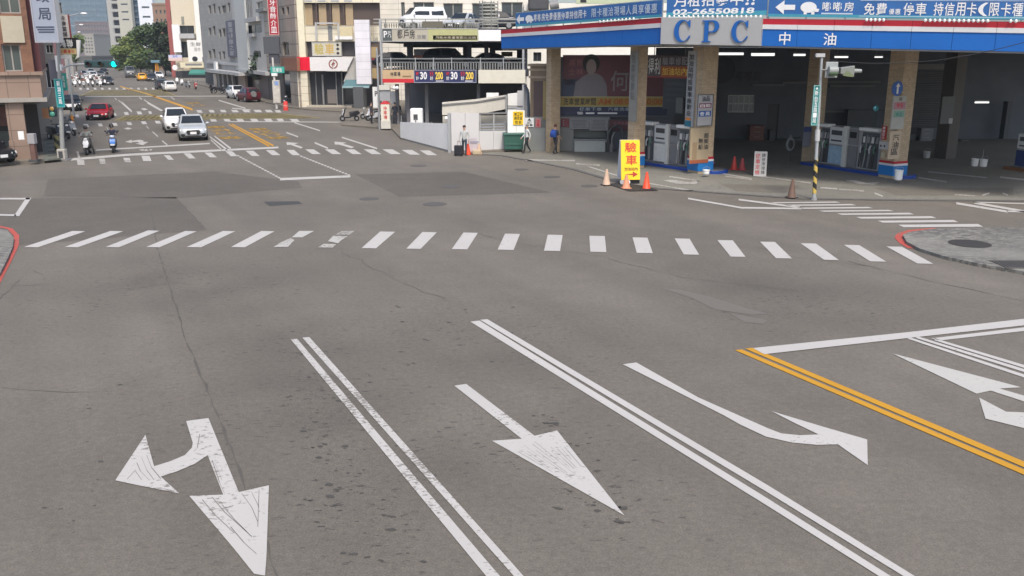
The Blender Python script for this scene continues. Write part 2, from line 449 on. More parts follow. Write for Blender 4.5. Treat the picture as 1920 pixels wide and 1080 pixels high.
sheet("zebra_crossing", [[(a, v0 + 1.3), (b - 9, v0 - .2), (b, v1 - 1), (a + 10, v1)] for a, b, v0, v1 in rz_], WP, Z)
# lane lines in front
sheet("lane_line", [[(545, 636), (557, 635), (920, 1060), (955, 1100), (928, 1100), (895, 1060)],
                    [(567, 633), (580, 632), (964, 1060), (999, 1100), (981, 1100), (946, 1060)]], paint_mat("road_white_scuffed", (0.58, .555, .525), ASPH, 0.92, 10), Z)
sheet("lane_line", [[(882, 603), (899, 601), (1440, 935), (1670, 1080), (1700, 1100), (1680, 1100), (1648, 1080), (1440, 949)],
                    [(900, 599.5), (914, 598.5), (1440, 910), (1715, 1080), (1747, 1100), (1726, 1100), (1694, 1080), (1440, 923.6)]], WP, Z)
sheet("centre_line", [[(1378, 656.5), (1391, 655), (1920, 880), (1960, 897), (1960, 907), (1920, 890)],
                      [(1397, 653.5), (1411, 652), (1920, 865), (1960, 882), (1960, 893), (1920, 876)]], YP, Z)
sheet("stop_line", [[(1412, 652.5), (1700, 623), (1960, 593), (1960, 606), (1920, 610), (1700, 634), (1433, 664)]], WP, Z + .004)
sheet("lane_line", [line((1702, 633), (1960, 718), 4, 6), line((1717, 631.5), (1960, 707), 4, 6), line((1752, 636), (1960, 699), 4, 6),
                    [(1745, 634.5), (1960, 609), (1960, 616), (1765, 638)]], WP, Z)
def zp(pts, k, ox, oy): return [(ox + x / k, oy + y / k) for x, y in pts]
k1 = 2.159
sheet("lane_arrow", [zp([(365, 452), (455, 440), (578, 740), (700, 712), (690, 1000), (684, 1078), (640, 1070), (560, 970), (378, 755), (515, 750), (452, 590), (400, 625), (330, 655), (262, 677), (337, 745), (200, 718), (78, 692), (200, 508), (235, 635), (300, 615), (360, 590), (388, 560), (392, 540)], k1, 180, 580)],
      paint_mat("road_white_scratched", (0.58, .555, .525), ASPH, 0.66, 7), Z)
sheet("lane_arrow", [zp([(112, 352), (160, 345), (437, 555), (528, 533), (800, 877), (265, 575), (385, 567)], k1, 800, 560)], MATS["road_white_scratched"], Z)
sheet("lane_arrow", [[(1168, 683), (1193, 679.5), (1309, 745), (1440, 803), (1465, 812.5), (1499, 816), (1535, 814.5), (1490, 793), (1447, 771), (1540, 799), (1626, 824), (1627, 872), (1571, 833), (1532, 834), (1484, 829.5), (1436, 818.5), (1388, 796), (1356, 778)]], WP, Z)
sheet("lane_arrow", [zp([(692, 213), (1195, 345), (1110, 350), (1290, 402), (1290, 428), (1205, 400), (1075, 358), (1020, 370)], 2.0776, 1340, 560),
                     zp([(1030, 385), (1135, 440), (1290, 446), (1290, 525), (1055, 467)], 2.0776, 1340, 560)], WPF, Z)
# waiting boxes and bits at the mouths of the side road
sheet("waiting_box_line", [line((1290, 372), (1393, 390), 3), line((1393, 389.5), (1503, 391), 3), line((1385, 374), (1500, 389), 3),
                           line((1793, 381), (1890, 397), 4), line((1826, 380), (1925, 397), 4), line((1888, 396), (1960, 398), 3), line((1826, 379), (1960, 383), 2),
                           line((0, 372.5), (56, 372.5), 3), [(49, 371), (59, 371), (36, 405), (26, 405)], line((-10, 402.5), (30, 403.5), 3)], WP, Z)
# far stop line, waiting zone
sheet("stop_line", [line((133, 299), (242, 290), 4, 4), line((242, 290), (522, 276.5), 4, 3.2), line((525, 336), (657, 330.5), 4.5, 4)], WPF, Z)
sheet("waiting_box_line", [line((180, 281.5), (393, 269), 2.6, 2.2), [(143, 284), (147, 284), (151, 297), (147, 297)]], WPF, Z)
fz = [(307, 326, 291, 299.5), (344, 367, 287.5, 297), (383, 407, 286, 295), (422, 446, 283.5, 293), (460, 487, 282.5, 292.5), (498, 526, 281.5, 291), (537, 563, 281, 291),
      (572, 602, 280, 289), (609, 640, 280, 289), (647, 678, 280, 289), (682, 715, 280, 289), (717, 752, 280, 289), (753, 788, 281, 290), (787, 820, 282, 291)]
sheet("zebra_crossing", [par(*f) for f in fz] + [par(265, 284, 292, 302, .8)], WPF, Z)
sheet("zebra_crossing", [par(144, 159, 300, 309, .9), par(186, 198, 297.5, 307, .85), par(231, 246, 296, 304, .8)], WPW, Z)
dots = []
for (a, b, n) in (((446, 292), (523, 333), 16), ((565, 293), (654, 328), 17)):
    for i in range(n):
        t = i / (n - 1); x, y = a[0] + (b[0] - a[0]) * t, a[1] + (b[1] - a[1]) * t
        dots.append([(x - 3, y - 1.2), (x + 1.5, y - 1.2), (x + 3.2, y + 1.2), (x - 1.3, y + 1.2)])
sheet("guide_dots", dots, WPF, Z)
sheet("lane_arrow", [[(537, 266.5), (560, 268), (552, 270.5), (568, 276), (564, 278.5), (545, 271.5), (538, 272)],
                     [(627, 265.5), (650, 267.5), (643, 269.5), (664, 275.5), (659, 278), (636, 271), (628, 271)],
                     [(234, 266), (247, 262), (247, 264), (262, 262), (270, 264), (268, 266), (278, 266), (268, 272), (253, 269), (262, 268.5), (258, 266), (247, 266.5), (247, 268)],
                     [(232, 241), (240, 239), (248, 241), (240, 243)], [(264, 204), (270, 202.5), (278, 205), (270, 207)]], WPF, Z)
sheet("bicycle_mark", [[(260, 281), (268, 279), (272, 280), (268, 283)], [(270, 283), (274, 278.5), (279, 283)], [(279, 280), (286, 279.5), (283, 283)]], WPW, Z)
sheet("lane_line", [line((590, 267.5), (615, 278), 3), line((641, 257.5), (707, 278.5), 2.4, 2.8), line((537, 248.5), (559, 256.5), 2.4), line((552, 230), (600, 245), 2),
                    line((393, 256), (426, 281), 2.4, 4), line((402, 255), (433, 279), 2.4, 4), line((395, 262), (416, 281), 2, 3),
                    line((274, 236), (279, 241), 2), line((286, 247), (296, 256), 2.4), line((304, 264), (314, 272), 2.6), line((200, 238), (206, 249), 2.4),
                    line((228, 192), (247, 209), 4), line((276, 192), (306, 209), 4), line((215, 184), (219, 187), 2), line((222, 188), (227, 192), 2), line((261, 183), (266, 186), 2), line((270, 187), (276, 191), 2),
                    line((410, 188), (460, 203), 2), line((435, 203), (470, 206), 1.6), line((320, 181), (327, 187), 1.6),
                    line((426, 228), (640, 229), 1.4), line((160, 181), (440, 180), 1.2)], WPF, Z)
sheet("centre_line", [line((429, 233), (505, 274), 2.2, 3.4), line((435, 232.5), (513, 273.5), 2.2, 3.4), line((273, 175), (361, 205.5), 2.6, 4), line((225, 162), (273, 175), 1.6, 2.6)], YP, Z)
z2 = [(156, 167, 232.5, 238), (183, 193, 231.5, 236.8), (210, 221, 230.5, 236), (237, 248, 229, 234.3), (264, 276, 227.5, 232.8), (290, 302, 226.5, 231.7),
      (393, 407, 222.5, 228), (418, 433, 222, 227.7), (442, 458, 222, 227.5), (468, 485, 222, 227.5), (494, 512, 222, 227.5), (518, 533, 222, 227.3), (543, 562, 223, 228)]
z3 = [(140, 149, 215, 220), (209, 219, 212, 216.8), (232, 242, 210, 215.5), (256, 267, 209, 214.5), (278, 285, 208.6, 213.5), (302, 312, 208, 213),
      (368, 380, 206.6, 211.3), (391, 403, 206.2, 211), (412, 425, 206, 210.5), (433, 448, 206, 210.5), (454, 470, 206, 210.5), (475, 492, 206, 210.5), (496, 512, 206, 210.5), (515, 528, 206.5, 211)]
z4 = [(148 + i * 13.6, 154 + i * 13.6, 164.6, 168) for i in range(11)]
sheet("zebra_crossing", [par(*f, .75) for f in z2 + z3 + z4], WPF, Z)
# yellow box hatching in the far junctions
def hatch(quad, n, w=0.16):
    A, B, C, D = [G(*p, Z + .004) for p in quad]; polys = []
    b = MB()
    def P(s, t): return A.lerp(B, s).lerp(D.lerp(C, s), t)
    def band(p, q, w_):
        d = (q - p).normalized(); nn = Vector((-d.y, d.x, 0)) * w_ / 2
        b.quad(p + nn, p - nn, q - nn, q + nn)
    for i in range(-n, n):
        for sgn in (0, 1):
            s0, s1 = i / n, i / n + 1
            t0, t1 = 0.0, 1.0
            if s0 < 0: t0 = -s0; s0_ = 0
            else: s0_ = s0
            if s1 > 1: t1 = 1 - (s1 - 1); s1_ = 1
            else: s1_ = s1
            if t1 - t0 < .02: continue
            if sgn: s0_, s1_ = 1 - s0_, 1 - s1_
            band(P(s0_, t0), P(s1_, t1), w)
    for p, q in ((A, B), (B, C), (C, D), (D, A)): band(p, q, w * 1.3)
    o = b.build("box_junction", YPW); o["kind"] = "structure"
hatch([(215, 226), (600, 221), (520, 212), (235, 217)], 15, .13)
hatch([(150, 180), (330, 179), (300, 168), (175, 169)], 11, .16)
# yellow lane words painted on the road
def road_words(chars, pts, w, l, flip):
    for ch, p in zip(chars, pts):
        c = G(*p, Z); vs, fs = glyphs(ch, .02)
        xs = [a for a, _ in vs]; ys = [b_ for _, b_ in vs]
        cx, cy = (min(xs) + max(xs)) / 2, (min(ys) + max(ys)) / 2
        kx, ky = w / (max(xs) - min(xs)), l / (max(ys) - min(ys))
        ex = Vector((math.cos(STREET), math.sin(STREET), 0)); s = -1 if flip else 1
        b = MB().add([c + ex * (s * (x - cx) * kx) + SD * (s * (y - cy) * ky) for x, y in vs], fs)
        b.build("lane_word", YPM)["kind"] = "structure"
road_words("車機行禁", [(405, 238), (412, 244), (421, 250), (432, 258)], 1.6, 2.1, True)
road_words("車機行禁", [(484, 242), (494, 247), (507, 252), (520, 258)], 1.6, 2.1, False)
road_words("禁行", [(362, 193), (371, 198)], 1.6, 2.6, True)
# station apron with its drain
edge = [(868, 288), (940, 292), (1000, 303), (1075, 318), (1160, 343), (1230, 354), (1340, 362), (1500, 373), (1700, 376), (1960, 377.5), (2300, 380)]
b = MB(); top = [G(u, v, .02) for u, v in edge] + [Vector((62, 40, .02)), Vector((62, 110, .02)), Vector((-4, 110, .02)), G(868, 270, .02)]
b.poly(top)
b.build("forecourt", conc)["kind"] = "structure"
b = MB()
E = [G(u, v) for u, v in edge]
for p, q in zip(E[:-1], E[1:]):
    d = (q - p).normalized(); n = Vector((-d.y, d.x, 0)) * .16
    b.hexa([p - n * .6, q - n * .6, q + n, p + n] + [x + Vector((0, 0, .03)) for x in (p - n * .6, q - n * .6, q + n, p + n)])
b.build("kerb_drain", mat("drain_concrete", (0.11, .105, .1), .8, var=.35))["kind"] = "structure"
sheet("forecourt_line", [line((985, 300), (1078, 301), 2.5), line((1080, 307), (1125, 310), 3), [(1243, 338), (1262, 337), (1290, 341), (1312, 338), (1305, 345), (1268, 344.5)],
                         [(1585, 338), (1605, 338), (1625, 343), (1650, 341), (1640, 346.5), (1612, 345)], line((1538, 352), (1570, 354), 3), line((1573, 355), (1620, 358), 3),
                         line((1255, 331), (1310, 339), 2.5), line((1722, 333), (1775, 341), 2.5), line((1420, 330), (1520, 343), 2), line((1100, 311), (1160, 330), 2),
                         line((1335, 322), (1410, 335), 2), line((1360, 330), (1410, 337), 2), line((1740, 322), (1850, 333), 2), line((1875, 332), (1960, 341), 3),
                         line((1640, 362), (1655, 368), 3), line((1790, 365), (1828, 367), 2), line((1842, 366), (1855, 362), 3), line((1880, 362), (1890, 366), 2),
                         line((1212, 343), (1300, 358), 2)], WPW, 0.03)
sheet("forecourt_patch", [[(1140, 345), (1160, 342), (1215, 350), (1235, 357), (1180, 358)]], mat("drain_cover_dark", (.03, .028, .026), .8), 0.03)
sheet("forecourt_patch", [[(1350, 345), (1500, 348), (1470, 362), (1380, 358)], [(1640, 352), (1900, 352), (1900, 366), (1680, 366)]], ground_mat("apron_patch", srgb(122, 117, 107), stain=.4), 0.026)
# right corner pavement with a red kerb line
cor = [(1693, 440), (1708, 434), (1745, 429), (1800, 427), (1960, 426), (2300, 430), (2300, 580), (1960, 517), (1900, 505), (1830, 493), (1770, 480), (1725, 466), (1700, 453)]
b = MB(); b.prism([tuple(G(u, v, .1).xy) for u, v in cor][::-1], 0.0, 0.10)
stc = ground_mat("stained_concrete", srgb(140, 138, 130), patch=.3, stain=.85, stain_col=(.085, .08, .075), lo=.47)
b.build("corner_pavement", stc)["kind"] = "structure"
def ring(pts, w):
    P = [G(u, v, 0) for u, v in pts]; q = []
    for i, p in enumerate(P):
        d = (P[min(i + 1, len(P) - 1)] - P[max(0, i - 1)]).normalized(); q.append(p + Vector((d.y, -d.x, 0)) * w)
    return P, q
def red_line(pts, w, z):
    P, q = ring(pts, w); b = MB()
    for i in range(len(P) - 1): b.quad(P[i] + Vector((0, 0, z)), P[i + 1] + Vector((0, 0, z)), q[i + 1] + Vector((0, 0, z)), q[i] + Vector((0, 0, z)))
    o = b.build("red_kerb_line", RP); o["kind"] = "structure"
red_line([(1760, 430), (1712, 434), (1694, 440), (1691, 447), (1700, 457), (1716, 466)], .22, Z)
RPF, RP = RP, paint_mat('road_red_faded', (.30, .15, .12), ASPH, .9)
red_line([(1716, 466), (1770, 484), (1830, 497), (1900, 509), (1960, 521)], .10, Z)
RP = RPF
# left corner pavement
b = MB(); b.prism([tuple(G(u, v, .1).xy) for u, v in [(-200, 425), (-10, 427), (14, 432), (26, 446), (24, 462), (14, 485), (0, 512), (-40, 560), (-200, 560)]][::-1], 0, .1)
b.build("corner_pavement", stc)["kind"] = "structure"
red_line([(-40, 585), (-6, 520), (12, 487), (25, 460), (26, 443), (14, 430), (-10, 425)], .16, Z)
MB().prism([(G(u, v).x, G(u, v).y) for u, v in [(-300, 325), (0, 311), (95, 303), (128, 297), (118, 262), (132, 215), (132, 150), (60, 120), (-300, 120)]], 0, .14).build("pavement", pave)["kind"] = "structure"
MB().prism([(G(u, v).x, G(u, v).y) for u, v in [(640, 236), (735, 244), (752, 262), (900, 287), (985, 284), (990, 240), (800, 200), (567, 150), (330, 130), (330, 148), (420, 172), (530, 201), (580, 207), (640, 211)]], 0, .12).build("pavement", pave)["kind"] = "structure"
# manholes
mh = mat("manhole_iron", (.085, .08, .074), .8, .0)
def manhole(u, v, r, label, z=0.0, m=None):
    c = G(u, v, z); o = MB().lathe([(r, 0), (r, .012), (r * .86, .016), (r * .84, .012), (.01, .014)], 24).build("manhole_cover", m or mh)
    o.location = c; tag(o, label, "manhole cover", "manhole covers in the junction")
manhole(1818, 457, .62, "large round manhole cover set in the stained corner pavement on the right", .1, mat("manhole_iron_dark", (.035, .032, .03), .8))
manhole(815, 383, .48, "round manhole cover in the asphalt below the dark road patch")
manhole(692, 373, .4, "small worn manhole cover left of the dark road patch edge")
manhole(785, 311, .45, "faint manhole cover just behind the dark road patch")
manhole(845, 350, .45, "faint manhole cover lying inside the dark road patch")
manhole(1035, 332, .4, "manhole cover beside the drain, left of the yellow sign")
manhole(978, 318, .36, "manhole cover near the drain in front of the walkers")
manhole(1105, 349, .38, "manhole cover at the feet of the pale cone by the yellow sign")
b = MB()
for i in range(9): b.box(-.5 + i * .11, -.44 + i * .11, -.4, .4, .1, .125)
b.box(-.55, .55, -.45, -.4, .1, .13); b.box(-.55, .55, .4, .45, .1, .13)
o = b.build("drain_grate", mh); o.location = G(1905, 503); tag(o, "iron drain grate at the near edge of the corner pavement", "drain grate")

sheet("pavement_grating", [line((88 + i * .5, 262 + i * 7.5), (110 + i * .9, 260 + i * 7.5), 2.2) for i in range(6)], mat("grating_dark", (.07, .075, .06), .8), .146)
sheet("pavement_strip", [[(84, 258), (108, 257), (112, 299), (82, 302)]], mat("strip_green_grey", (.13, .135, .11), .8), .143)

# oil drips and scuffs in the lanes, brush lines in the arrows
rs = random.Random(3)
def blotches(name, n, quad, smin, smax, m, z):
    A, B, C, D = [G(*p, z) for p in quad]; b = MB()
    for _ in range(n):
        c = A.lerp(B, rs.random()).lerp(D.lerp(C, rs.random()), rs.random()); r = rs.uniform(smin, smax) * rs.choice((.5, .6, 1)); a = R(rs.uniform(-25, 20)); k = rs.uniform(.3, .7)
        b.poly([c + rot_(r * math.cos(t) * rs.uniform(.7, 1.2), r * k * math.sin(t) * rs.uniform(.7, 1.2), a) for t in [i * .5236 for i in range(12)]])
    b.build(name, m)["kind"] = "structure"
def rot_(x, y, a): return Vector((x * math.cos(a) - y * math.sin(a), x * math.sin(a) + y * math.cos(a), 0))
SM = mat("oil_stain", (.062, .058, .052), .8, var=.3)
blotches("road_stain", 95, [(520, 690), (640, 700), (830, 1060), (560, 1060)], .02, .075, SM, .007)
blotches("road_stain", 55, [(980, 760), (1090, 790), (1230, 1010), (1060, 1000)], .02, .09, SM, .008)
blotches("road_stain", 40, [(700, 560), (980, 570), (960, 700), (720, 690)], .02, .08, SM, .009)
blotches("road_stain", 45, [(60, 600), (420, 640), (380, 900), (40, 1060)], .015, .05, SM, .0065)
sheet("road_stain", [[(1240, 540), (1275, 543), (1330, 556), (1400, 578), (1440, 588), (1410, 590), (1340, 580), (1300, 560)], [(1370, 588), (1440, 600), (1430, 607), (1395, 604)]], paint_mat("dust_spill", (.215, .205, .19), ASPH, 1.75, 6), .0055)
def scratch(name, lines, w, ox, oy, k):
    b = MB(); zq = Z + .003
    for ln in lines:
        P = [G(ox + x / k, oy + y / k, zq) for x, y in ln]
        for p, q in zip(P[:-1], P[1:]):
            d = (q - p).normalized(); nn = Vector((-d.y, d.x, 0)) * w * rs.uniform(.3, 1); b.quad(p + nn, p - nn, q - nn, q + nn)
    b.build(name, mat("scratch_grey", (.17, .16, .15), .8, var=.4, scale=8))["kind"] = "structure"
scratch("arrow_scratch", [[(165, 620), (180, 655), (215, 690)], [(185, 600), (205, 650), (235, 690)], [(205, 590), (225, 640), (262, 685)], [(160, 650), (125, 688)], [(160, 655), (185, 690)], [(430, 770), (480, 830), (560, 905)], [(470, 760), (520, 820), (610, 900)], [(510, 790), (560, 850), (630, 920)], [(590, 745), (630, 800), (655, 860)], [(630, 740), (660, 800)], [(545, 880), (600, 945), (650, 990)], [(660, 730), (655, 880)], [(470, 610), (500, 700), (520, 745)], [(480, 620), (510, 690)], [(420, 505), (410, 560), (395, 575)]], .007, 180, 580, k1)
def toward(t, e0, e1):
    sx, sy = 310 + (515 - 310) * t, 584 + (550 - 584) * t
    return [(sx + (780 - sx) * e, sy + (858 - sy) * e) for e in (e0, (e0 + e1) / 2, e1)]
scratch("arrow_scratch", [toward(i / 11, rs.uniform(.02, .2), rs.uniform(.3, .6)) for i in range(12)], .0045, 800, 560, k1)
# ------------------------------------------------------------------ builders: walls with real openings
def wall_mesh(b, W, Hh, wins, y=0.0, dep=0.22, mi=0, x0=0.0, z0=0.0):
    xs = sorted({x0, W, *[max(x0, min(W, w[0])) for w in wins], *[max(x0, min(W, w[1])) for w in wins]})
    zs = sorted({z0, Hh, *[max(z0, min(Hh, w[2])) for w in wins], *[max(z0, min(Hh, w[3])) for w in wins]})
    for i in range(len(xs) - 1):
        for j in range(len(zs) - 1):
            cx, cz = (xs[i] + xs[i + 1]) / 2, (zs[j] + zs[j + 1]) / 2
            if any(w[0] < cx < w[1] and w[2] < cz < w[3] for w in wins): continue
            b.quad((xs[i], y, zs[j]), (xs[i + 1], y, zs[j]), (xs[i + 1], y, zs[j + 1]), (xs[i], y, zs[j + 1]), mi)
    for w in wins:
        a, c, d, e = w[:4]; q = y + dep
        b.quad((a, y, d), (a, q, d), (a, q, e), (a, y, e), mi); b.quad((c, q, d), (c, y, d), (c, y, e), (c, q, e), mi)
        b.quad((a, y, d), (c, y, d), (c, q, d), (a, q, d), mi); b.quad((a, q, e), (c, q, e), (c, y, e), (a, y, e), mi)
def window(parent, w, y, frame_m, glass_m, mull=1, bars=0, name="window", sill=None):
    a, c, d, e = w[:4]; t = min(0.07, (c - a) * .08)
    f = MB()
    f.box(a, a + t, y - .05, y + .03, d, e); f.box(c - t, c, y - .05, y + .03, d, e)
    f.box(a + t, c - t, y - .05, y + .03, d, d + t); f.box(a + t, c - t, y - .05, y + .03, e - t, e)
    for k in range(1, mull + 1):
        x = a + (c - a) * k / (mull + 1); f.box(x - t / 2, x + t / 2, y - .045, y + .02, d + t, e - t)
    for k in range(1, bars + 1):
        z = d + (e - d) * k / (bars + 1); f.box(a + t, c - t, y - .04, y + .015, z - t / 2, z + t / 2)
    if sill: f.box(a - .05, c + .05, y - dep_sill, y - .05, d - .08, d)
    o = f.build(name, frame_m, parent)
    MB().quad((a, y, d), (c, y, d), (c, y, e), (a, y, e)).build("pane", glass_m, o)
    return o
dep_sill = .3
def block(name, label, fr, W, Hh, D, wins, wm, frame_m=None, glass_m=None, cat="building", group=None, dep=.22, mull=1, bars=0, x0=0.0, roof=True, z0=0.0, parapet=.6):
    """a building whose front lies on the frame's plane; windows are real openings"""
    root = thing(name, label, cat, fr.o, fr.rot, group)
    b = MB(); wall_mesh(b, W, Hh, wins, 0, dep, 0, x0, z0)
    b.quad((x0, D, z0), (x0, 0, z0), (x0, 0, Hh), (x0, D, Hh)); b.quad((W, 0, z0), (W, D, z0), (W, D, Hh), (W, 0, Hh))
    b.quad((W, D, z0), (x0, D, z0), (x0, D, Hh), (W, D, Hh))
    b.build("wall", wm, root)
    if roof:
        MB().box(x0 - .12, W + .12, -.12, D + .12, Hh, Hh + parapet).build("roof", wm, root)
    for w in wins[:100]: window(root, w, dep, frame_m or DGREY, glass_m or GLASSD, mull, bars)
    return root
def grid(x0, x1, z0, z1, nx, nz, fx=.5, fz=.5, skip=()):
    out = []; dx, dz = (x1 - x0) / nx, (z1 - z0) / nz
    for j in range(nz):
        for i in range(nx):
            if (i, j) in skip: continue
            cx, cz = x0 + (i + .5) * dx, z0 + (j + .5) * dz
            out.append((cx - dx * fx / 2, cx + dx * fx / 2, cz - dz * fz / 2, cz + dz * fz / 2))
    return out
def board(name, label, fr, px, d, th, face_m, cat="sign", group=None, edge=None, texts=(), quads=(), shape=None, border=None, posts=None):
    """a sign board standing proud of a wall plane; px = (u0, v0, u1, v1) of its face; texts = (string, (fx0, fx1, fz0, fz1), material, how, bold)"""
    x0, x1, z0, z1 = fr.rect(*px, d)
    root = thing(name, label, cat, fr.o + fr.ex * x0 + fr.n * d + Vector((0, 0, z0)), fr.rot, group)
    W, Hh = x1 - x0, z1 - z0
    b = MB()
    if shape: b.prismxz([(W * a, Hh * c) for a, c in shape], 0, th)
    else: b.box(0, W, 0, th, 0, Hh)
    b.build("panel", edge or face_m, root)
    if not shape: MB().quad((.01, -.006, .01), (W - .01, -.006, .01), (W - .01, -.006, Hh - .01), (.01, -.006, Hh - .01)).build("face", face_m, root)
    if border:
        t = border[1]; f = MB()
        for a in ((0, W, 0, t), (0, W, Hh - t, Hh), (0, t, t, Hh - t), (W - t, W, t, Hh - t)): f.box(a[0], a[1], -.04, -.001, a[2], a[3])
        f.build("frame", border[0], root)
    for q, m in quads:
        MB().box(W * q[0], W * q[1], -.018, -.008, Hh * q[2], Hh * q[3]).build("colour_band", m, root)
    for t in texts:
        s, r, m = t[:3]; how = t[3] if len(t) > 3 else 'h'; bold = t[4] if len(t) > 4 else .012
        f = MB(); a = (W * r[0], W * r[1], Hh * r[2], Hh * r[3], -.022)
        if how == 'v': f.vtext(s, *a, bold=bold)
        elif how == 'h': f.htext(s, *a, bold=bold)
        elif how == 'bar':
            n = int(s)
            for i in range(n): f.box(a[0] + (a[1] - a[0]) * random.uniform(0, .12), a[1] - (a[1] - a[0]) * random.uniform(0, .12), -.02, -.009, a[2] + (a[3] - a[2]) * (i + .2) / n, a[2] + (a[3] - a[2]) * (i + .75) / n)
        else: f.text(s, *a, bold=bold)
        f.build("lettering", m, root)
    return root
TXW = mat("letter_white", (.75, .75, .75), .5); TXK = mat("letter_black", (.02, .02, .025), .5)
TXR = mat("letter_red", (.55, .015, .02), .5); TXY = mat("letter_yellow", (.85, .6, .08), .5); TXB = mat("letter_blue", (.01, .1, .42), .5); TXO = mat("letter_orange", (.75, .22, .02), .5)

# ------------------------------------------------------------------ vehicles (front looks along -y)
TYRE, RIM = RUBBER, mat("alloy_rim", (.35, .35, .36), .35, .6)
LAMP = mat("headlamp", (.75, .75, .72), .15); TAIL = mat("tail_lamp", (.35, .01, .01), .25)
PLATE = mat("plate_white", (.7, .7, .7), .5)
def car(name, label, loc, rz, paint, L=4.4, W=1.8, Hh=1.5, kind='suv', group=None, cat="car", grille=BLACK, lit=True):
    root = thing(name, label, cat, loc, rz, group); w = W / 2; y = lambda t: -L / 2 + L * t
    k = Hh / 1.6
    if kind == 'suv':
        st = [(0, .70, .42, .66), (.012, .82, .34, .78), (.05, .93, .24, .88), (.14, .985, .2, .95), (.27, 1, .19, 1.02), (.5, 1, .19, 1.03), (.8, 1, .2, 1.06), (.95, .95, .25, 1.04), (.99, .9, .34, .98), (1, .8, .42, .86)]
        cb = [(.26, .80, 0.99), (.30, .84, 1.08), (.42, .70, 1.57), (.52, .68, 1.6), (.72, .67, 1.59), (.88, .64, 1.52), (.97, .8, 1.08), (.985, .82, 1.03)]
    elif kind == 'van':
        st = [(0, .75, .42, .72), (.012, .86, .34, .86), (.04, .95, .24, .95), (.1, 1, .2, 1.02), (.22, 1, .19, 1.1), (.5, 1, .19, 1.1), (.8, 1, .2, 1.1), (.96, .98, .25, 1.1), (.99, .95, .3, 1.08), (1, .9, .4, 1.0)]
        cb = [(.10, .85, 1.0), (.13, .88, 1.08), (.27, .8, 1.56), (.36, .78, 1.6), (.72, .78, 1.6), (.93, .77, 1.57), (.975, .85, 1.12), (.985, .88, 1.07)]
    else:
        st = [(0, .68, .4, .58), (.012, .8, .32, .68), (.05, .92, .22, .78), (.14, .985, .18, .88), (.3, 1, .17, .98), (.5, 1, .17, 1.0), (.75, 1, .18, 1.03), (.92, .95, .25, 1.03), (.985, .88, .36, .96), (1, .78, .42, .82)]
        cb = [(.27, .80, 0.93), (.31, .84, 1.03), (.46, .70, 1.56), (.56, .67, 1.6), (.66, .66, 1.58), (.76, .64, 1.48), (.9, .8, 1.08), (.92, .82, 1.02)]
    rings = []
    for t, f, zb, zt in st:
        ww, zb, zt = w * f, zb, zt * k; yy = y(t); m = zb + (zt - zb) * .5
        half = [(0, zb), (ww * .86, zb), (ww * .96, zb + .1), (ww, m), (ww * .985, zt - .16), (ww * .92, zt - .04), (ww * .78, zt), (0, zt + .015)]
        rings.append([(x, yy, z) for x, z in half] + [(-x, yy, z) for x, z in half[-2:0:-1]])
    b = MB(); b.loft(rings)
    cr = []
    for t, f, z in cb:
        yy = y(t); zt = z * k; zlow = .97 * k; ww = w * f; wb = w * .93
        cr.append([(wb, yy, zlow), (wb * .985, yy, min(zt, zlow + .05 * k)), (ww + .03, yy, max(zt - .07, zlow + .06 * k) if zt > zlow + .1 else zt), (ww - .05, yy, zt), (-ww + .05, yy, zt), (-ww - .03, yy, max(zt - .07, zlow + .06 * k) if zt > zlow + .1 else zt), (-wb * .985, yy, min(zt, zlow + .05 * k)), (-wb, yy, zlow)])
    b.loft(cr)
    b.build("body", paint, root, smooth=38)
    # glazing laid proud of the cabin
    def lerp3(a, c, t): return tuple(a[i] + (c[i] - a[i]) * t for i in range(3))
    def pane(nm, q, s=.1, off=(0, 0, 0)):
        a, c, d, e = q; b_ = MB()
        P = lambda u_, v_: Vector(lerp3(lerp3(a, c, u_), lerp3(e, d, u_), v_)) + Vector(off)
        n = (Vector(c) - Vector(a)).cross(Vector(e) - Vector(a)).normalized() * .012
        pts = [P(s, s), P(1 - s, s), P(1 - s, 1 - s * .8), P(s, 1 - s * .8)]
        b_.hexa([p - n for p in pts] + [p + n for p in pts]).build(nm, CARGLASS, root)
    def cbp(i, sgn, low):
        t, f, z = cb[i]; return (sgn * (w * .9 if low else w * f - .04), y(t), (.99 * k if low else z * k - .01))
    A, B2 = cb[1], cb[2]
    pane("windscreen", [(-w * .88, y(A[0]) , A[2] * k), (w * .88, y(A[0]), A[2] * k), (w * (B2[1]), y(B2[0]), B2[2] * k), (-w * (B2[1]), y(B2[0]), B2[2] * k)], .07, (0, -.035, .02))
    A, B2 = cb[-2], cb[-3]
    pane("rear_window", [(w * .84, y(A[0]), A[2] * k), (-w * .84, y(A[0]), A[2] * k), (-w * B2[1], y(B2[0]), B2[2] * k), (w * B2[1], y(B2[0]), B2[2] * k)], .1, (0, .03, .01))
    for sg in (-1, 1):
        t0, t1, t2, t3 = cb[1][0] + .03, cb[2][0] + .01, cb[-3][0] - .01, cb[-2][0] - .03
        mid = (t1 + t2) / 2
        for (p0, p1, q1, q0) in ((t0, mid - .008, mid - .008, t1), (mid + .008, t3 - .02, t2, mid + .008)):
            qd = [(sg * w * .945, y(p0), 1.03 * k), (sg * w * .945, y(p1), 1.03 * k), (sg * (w * .71 + .035), y(q1), 1.5 * k), (sg * (w * .71 + .035), y(q0), 1.5 * k)]
            if sg < 0: qd = [qd[1], qd[0], qd[3], qd[2]]
            pane("side_window", qd, .06, (sg * .012, 0, 0))
    r = .33 * (1.05 if kind == 'suv' else .95)
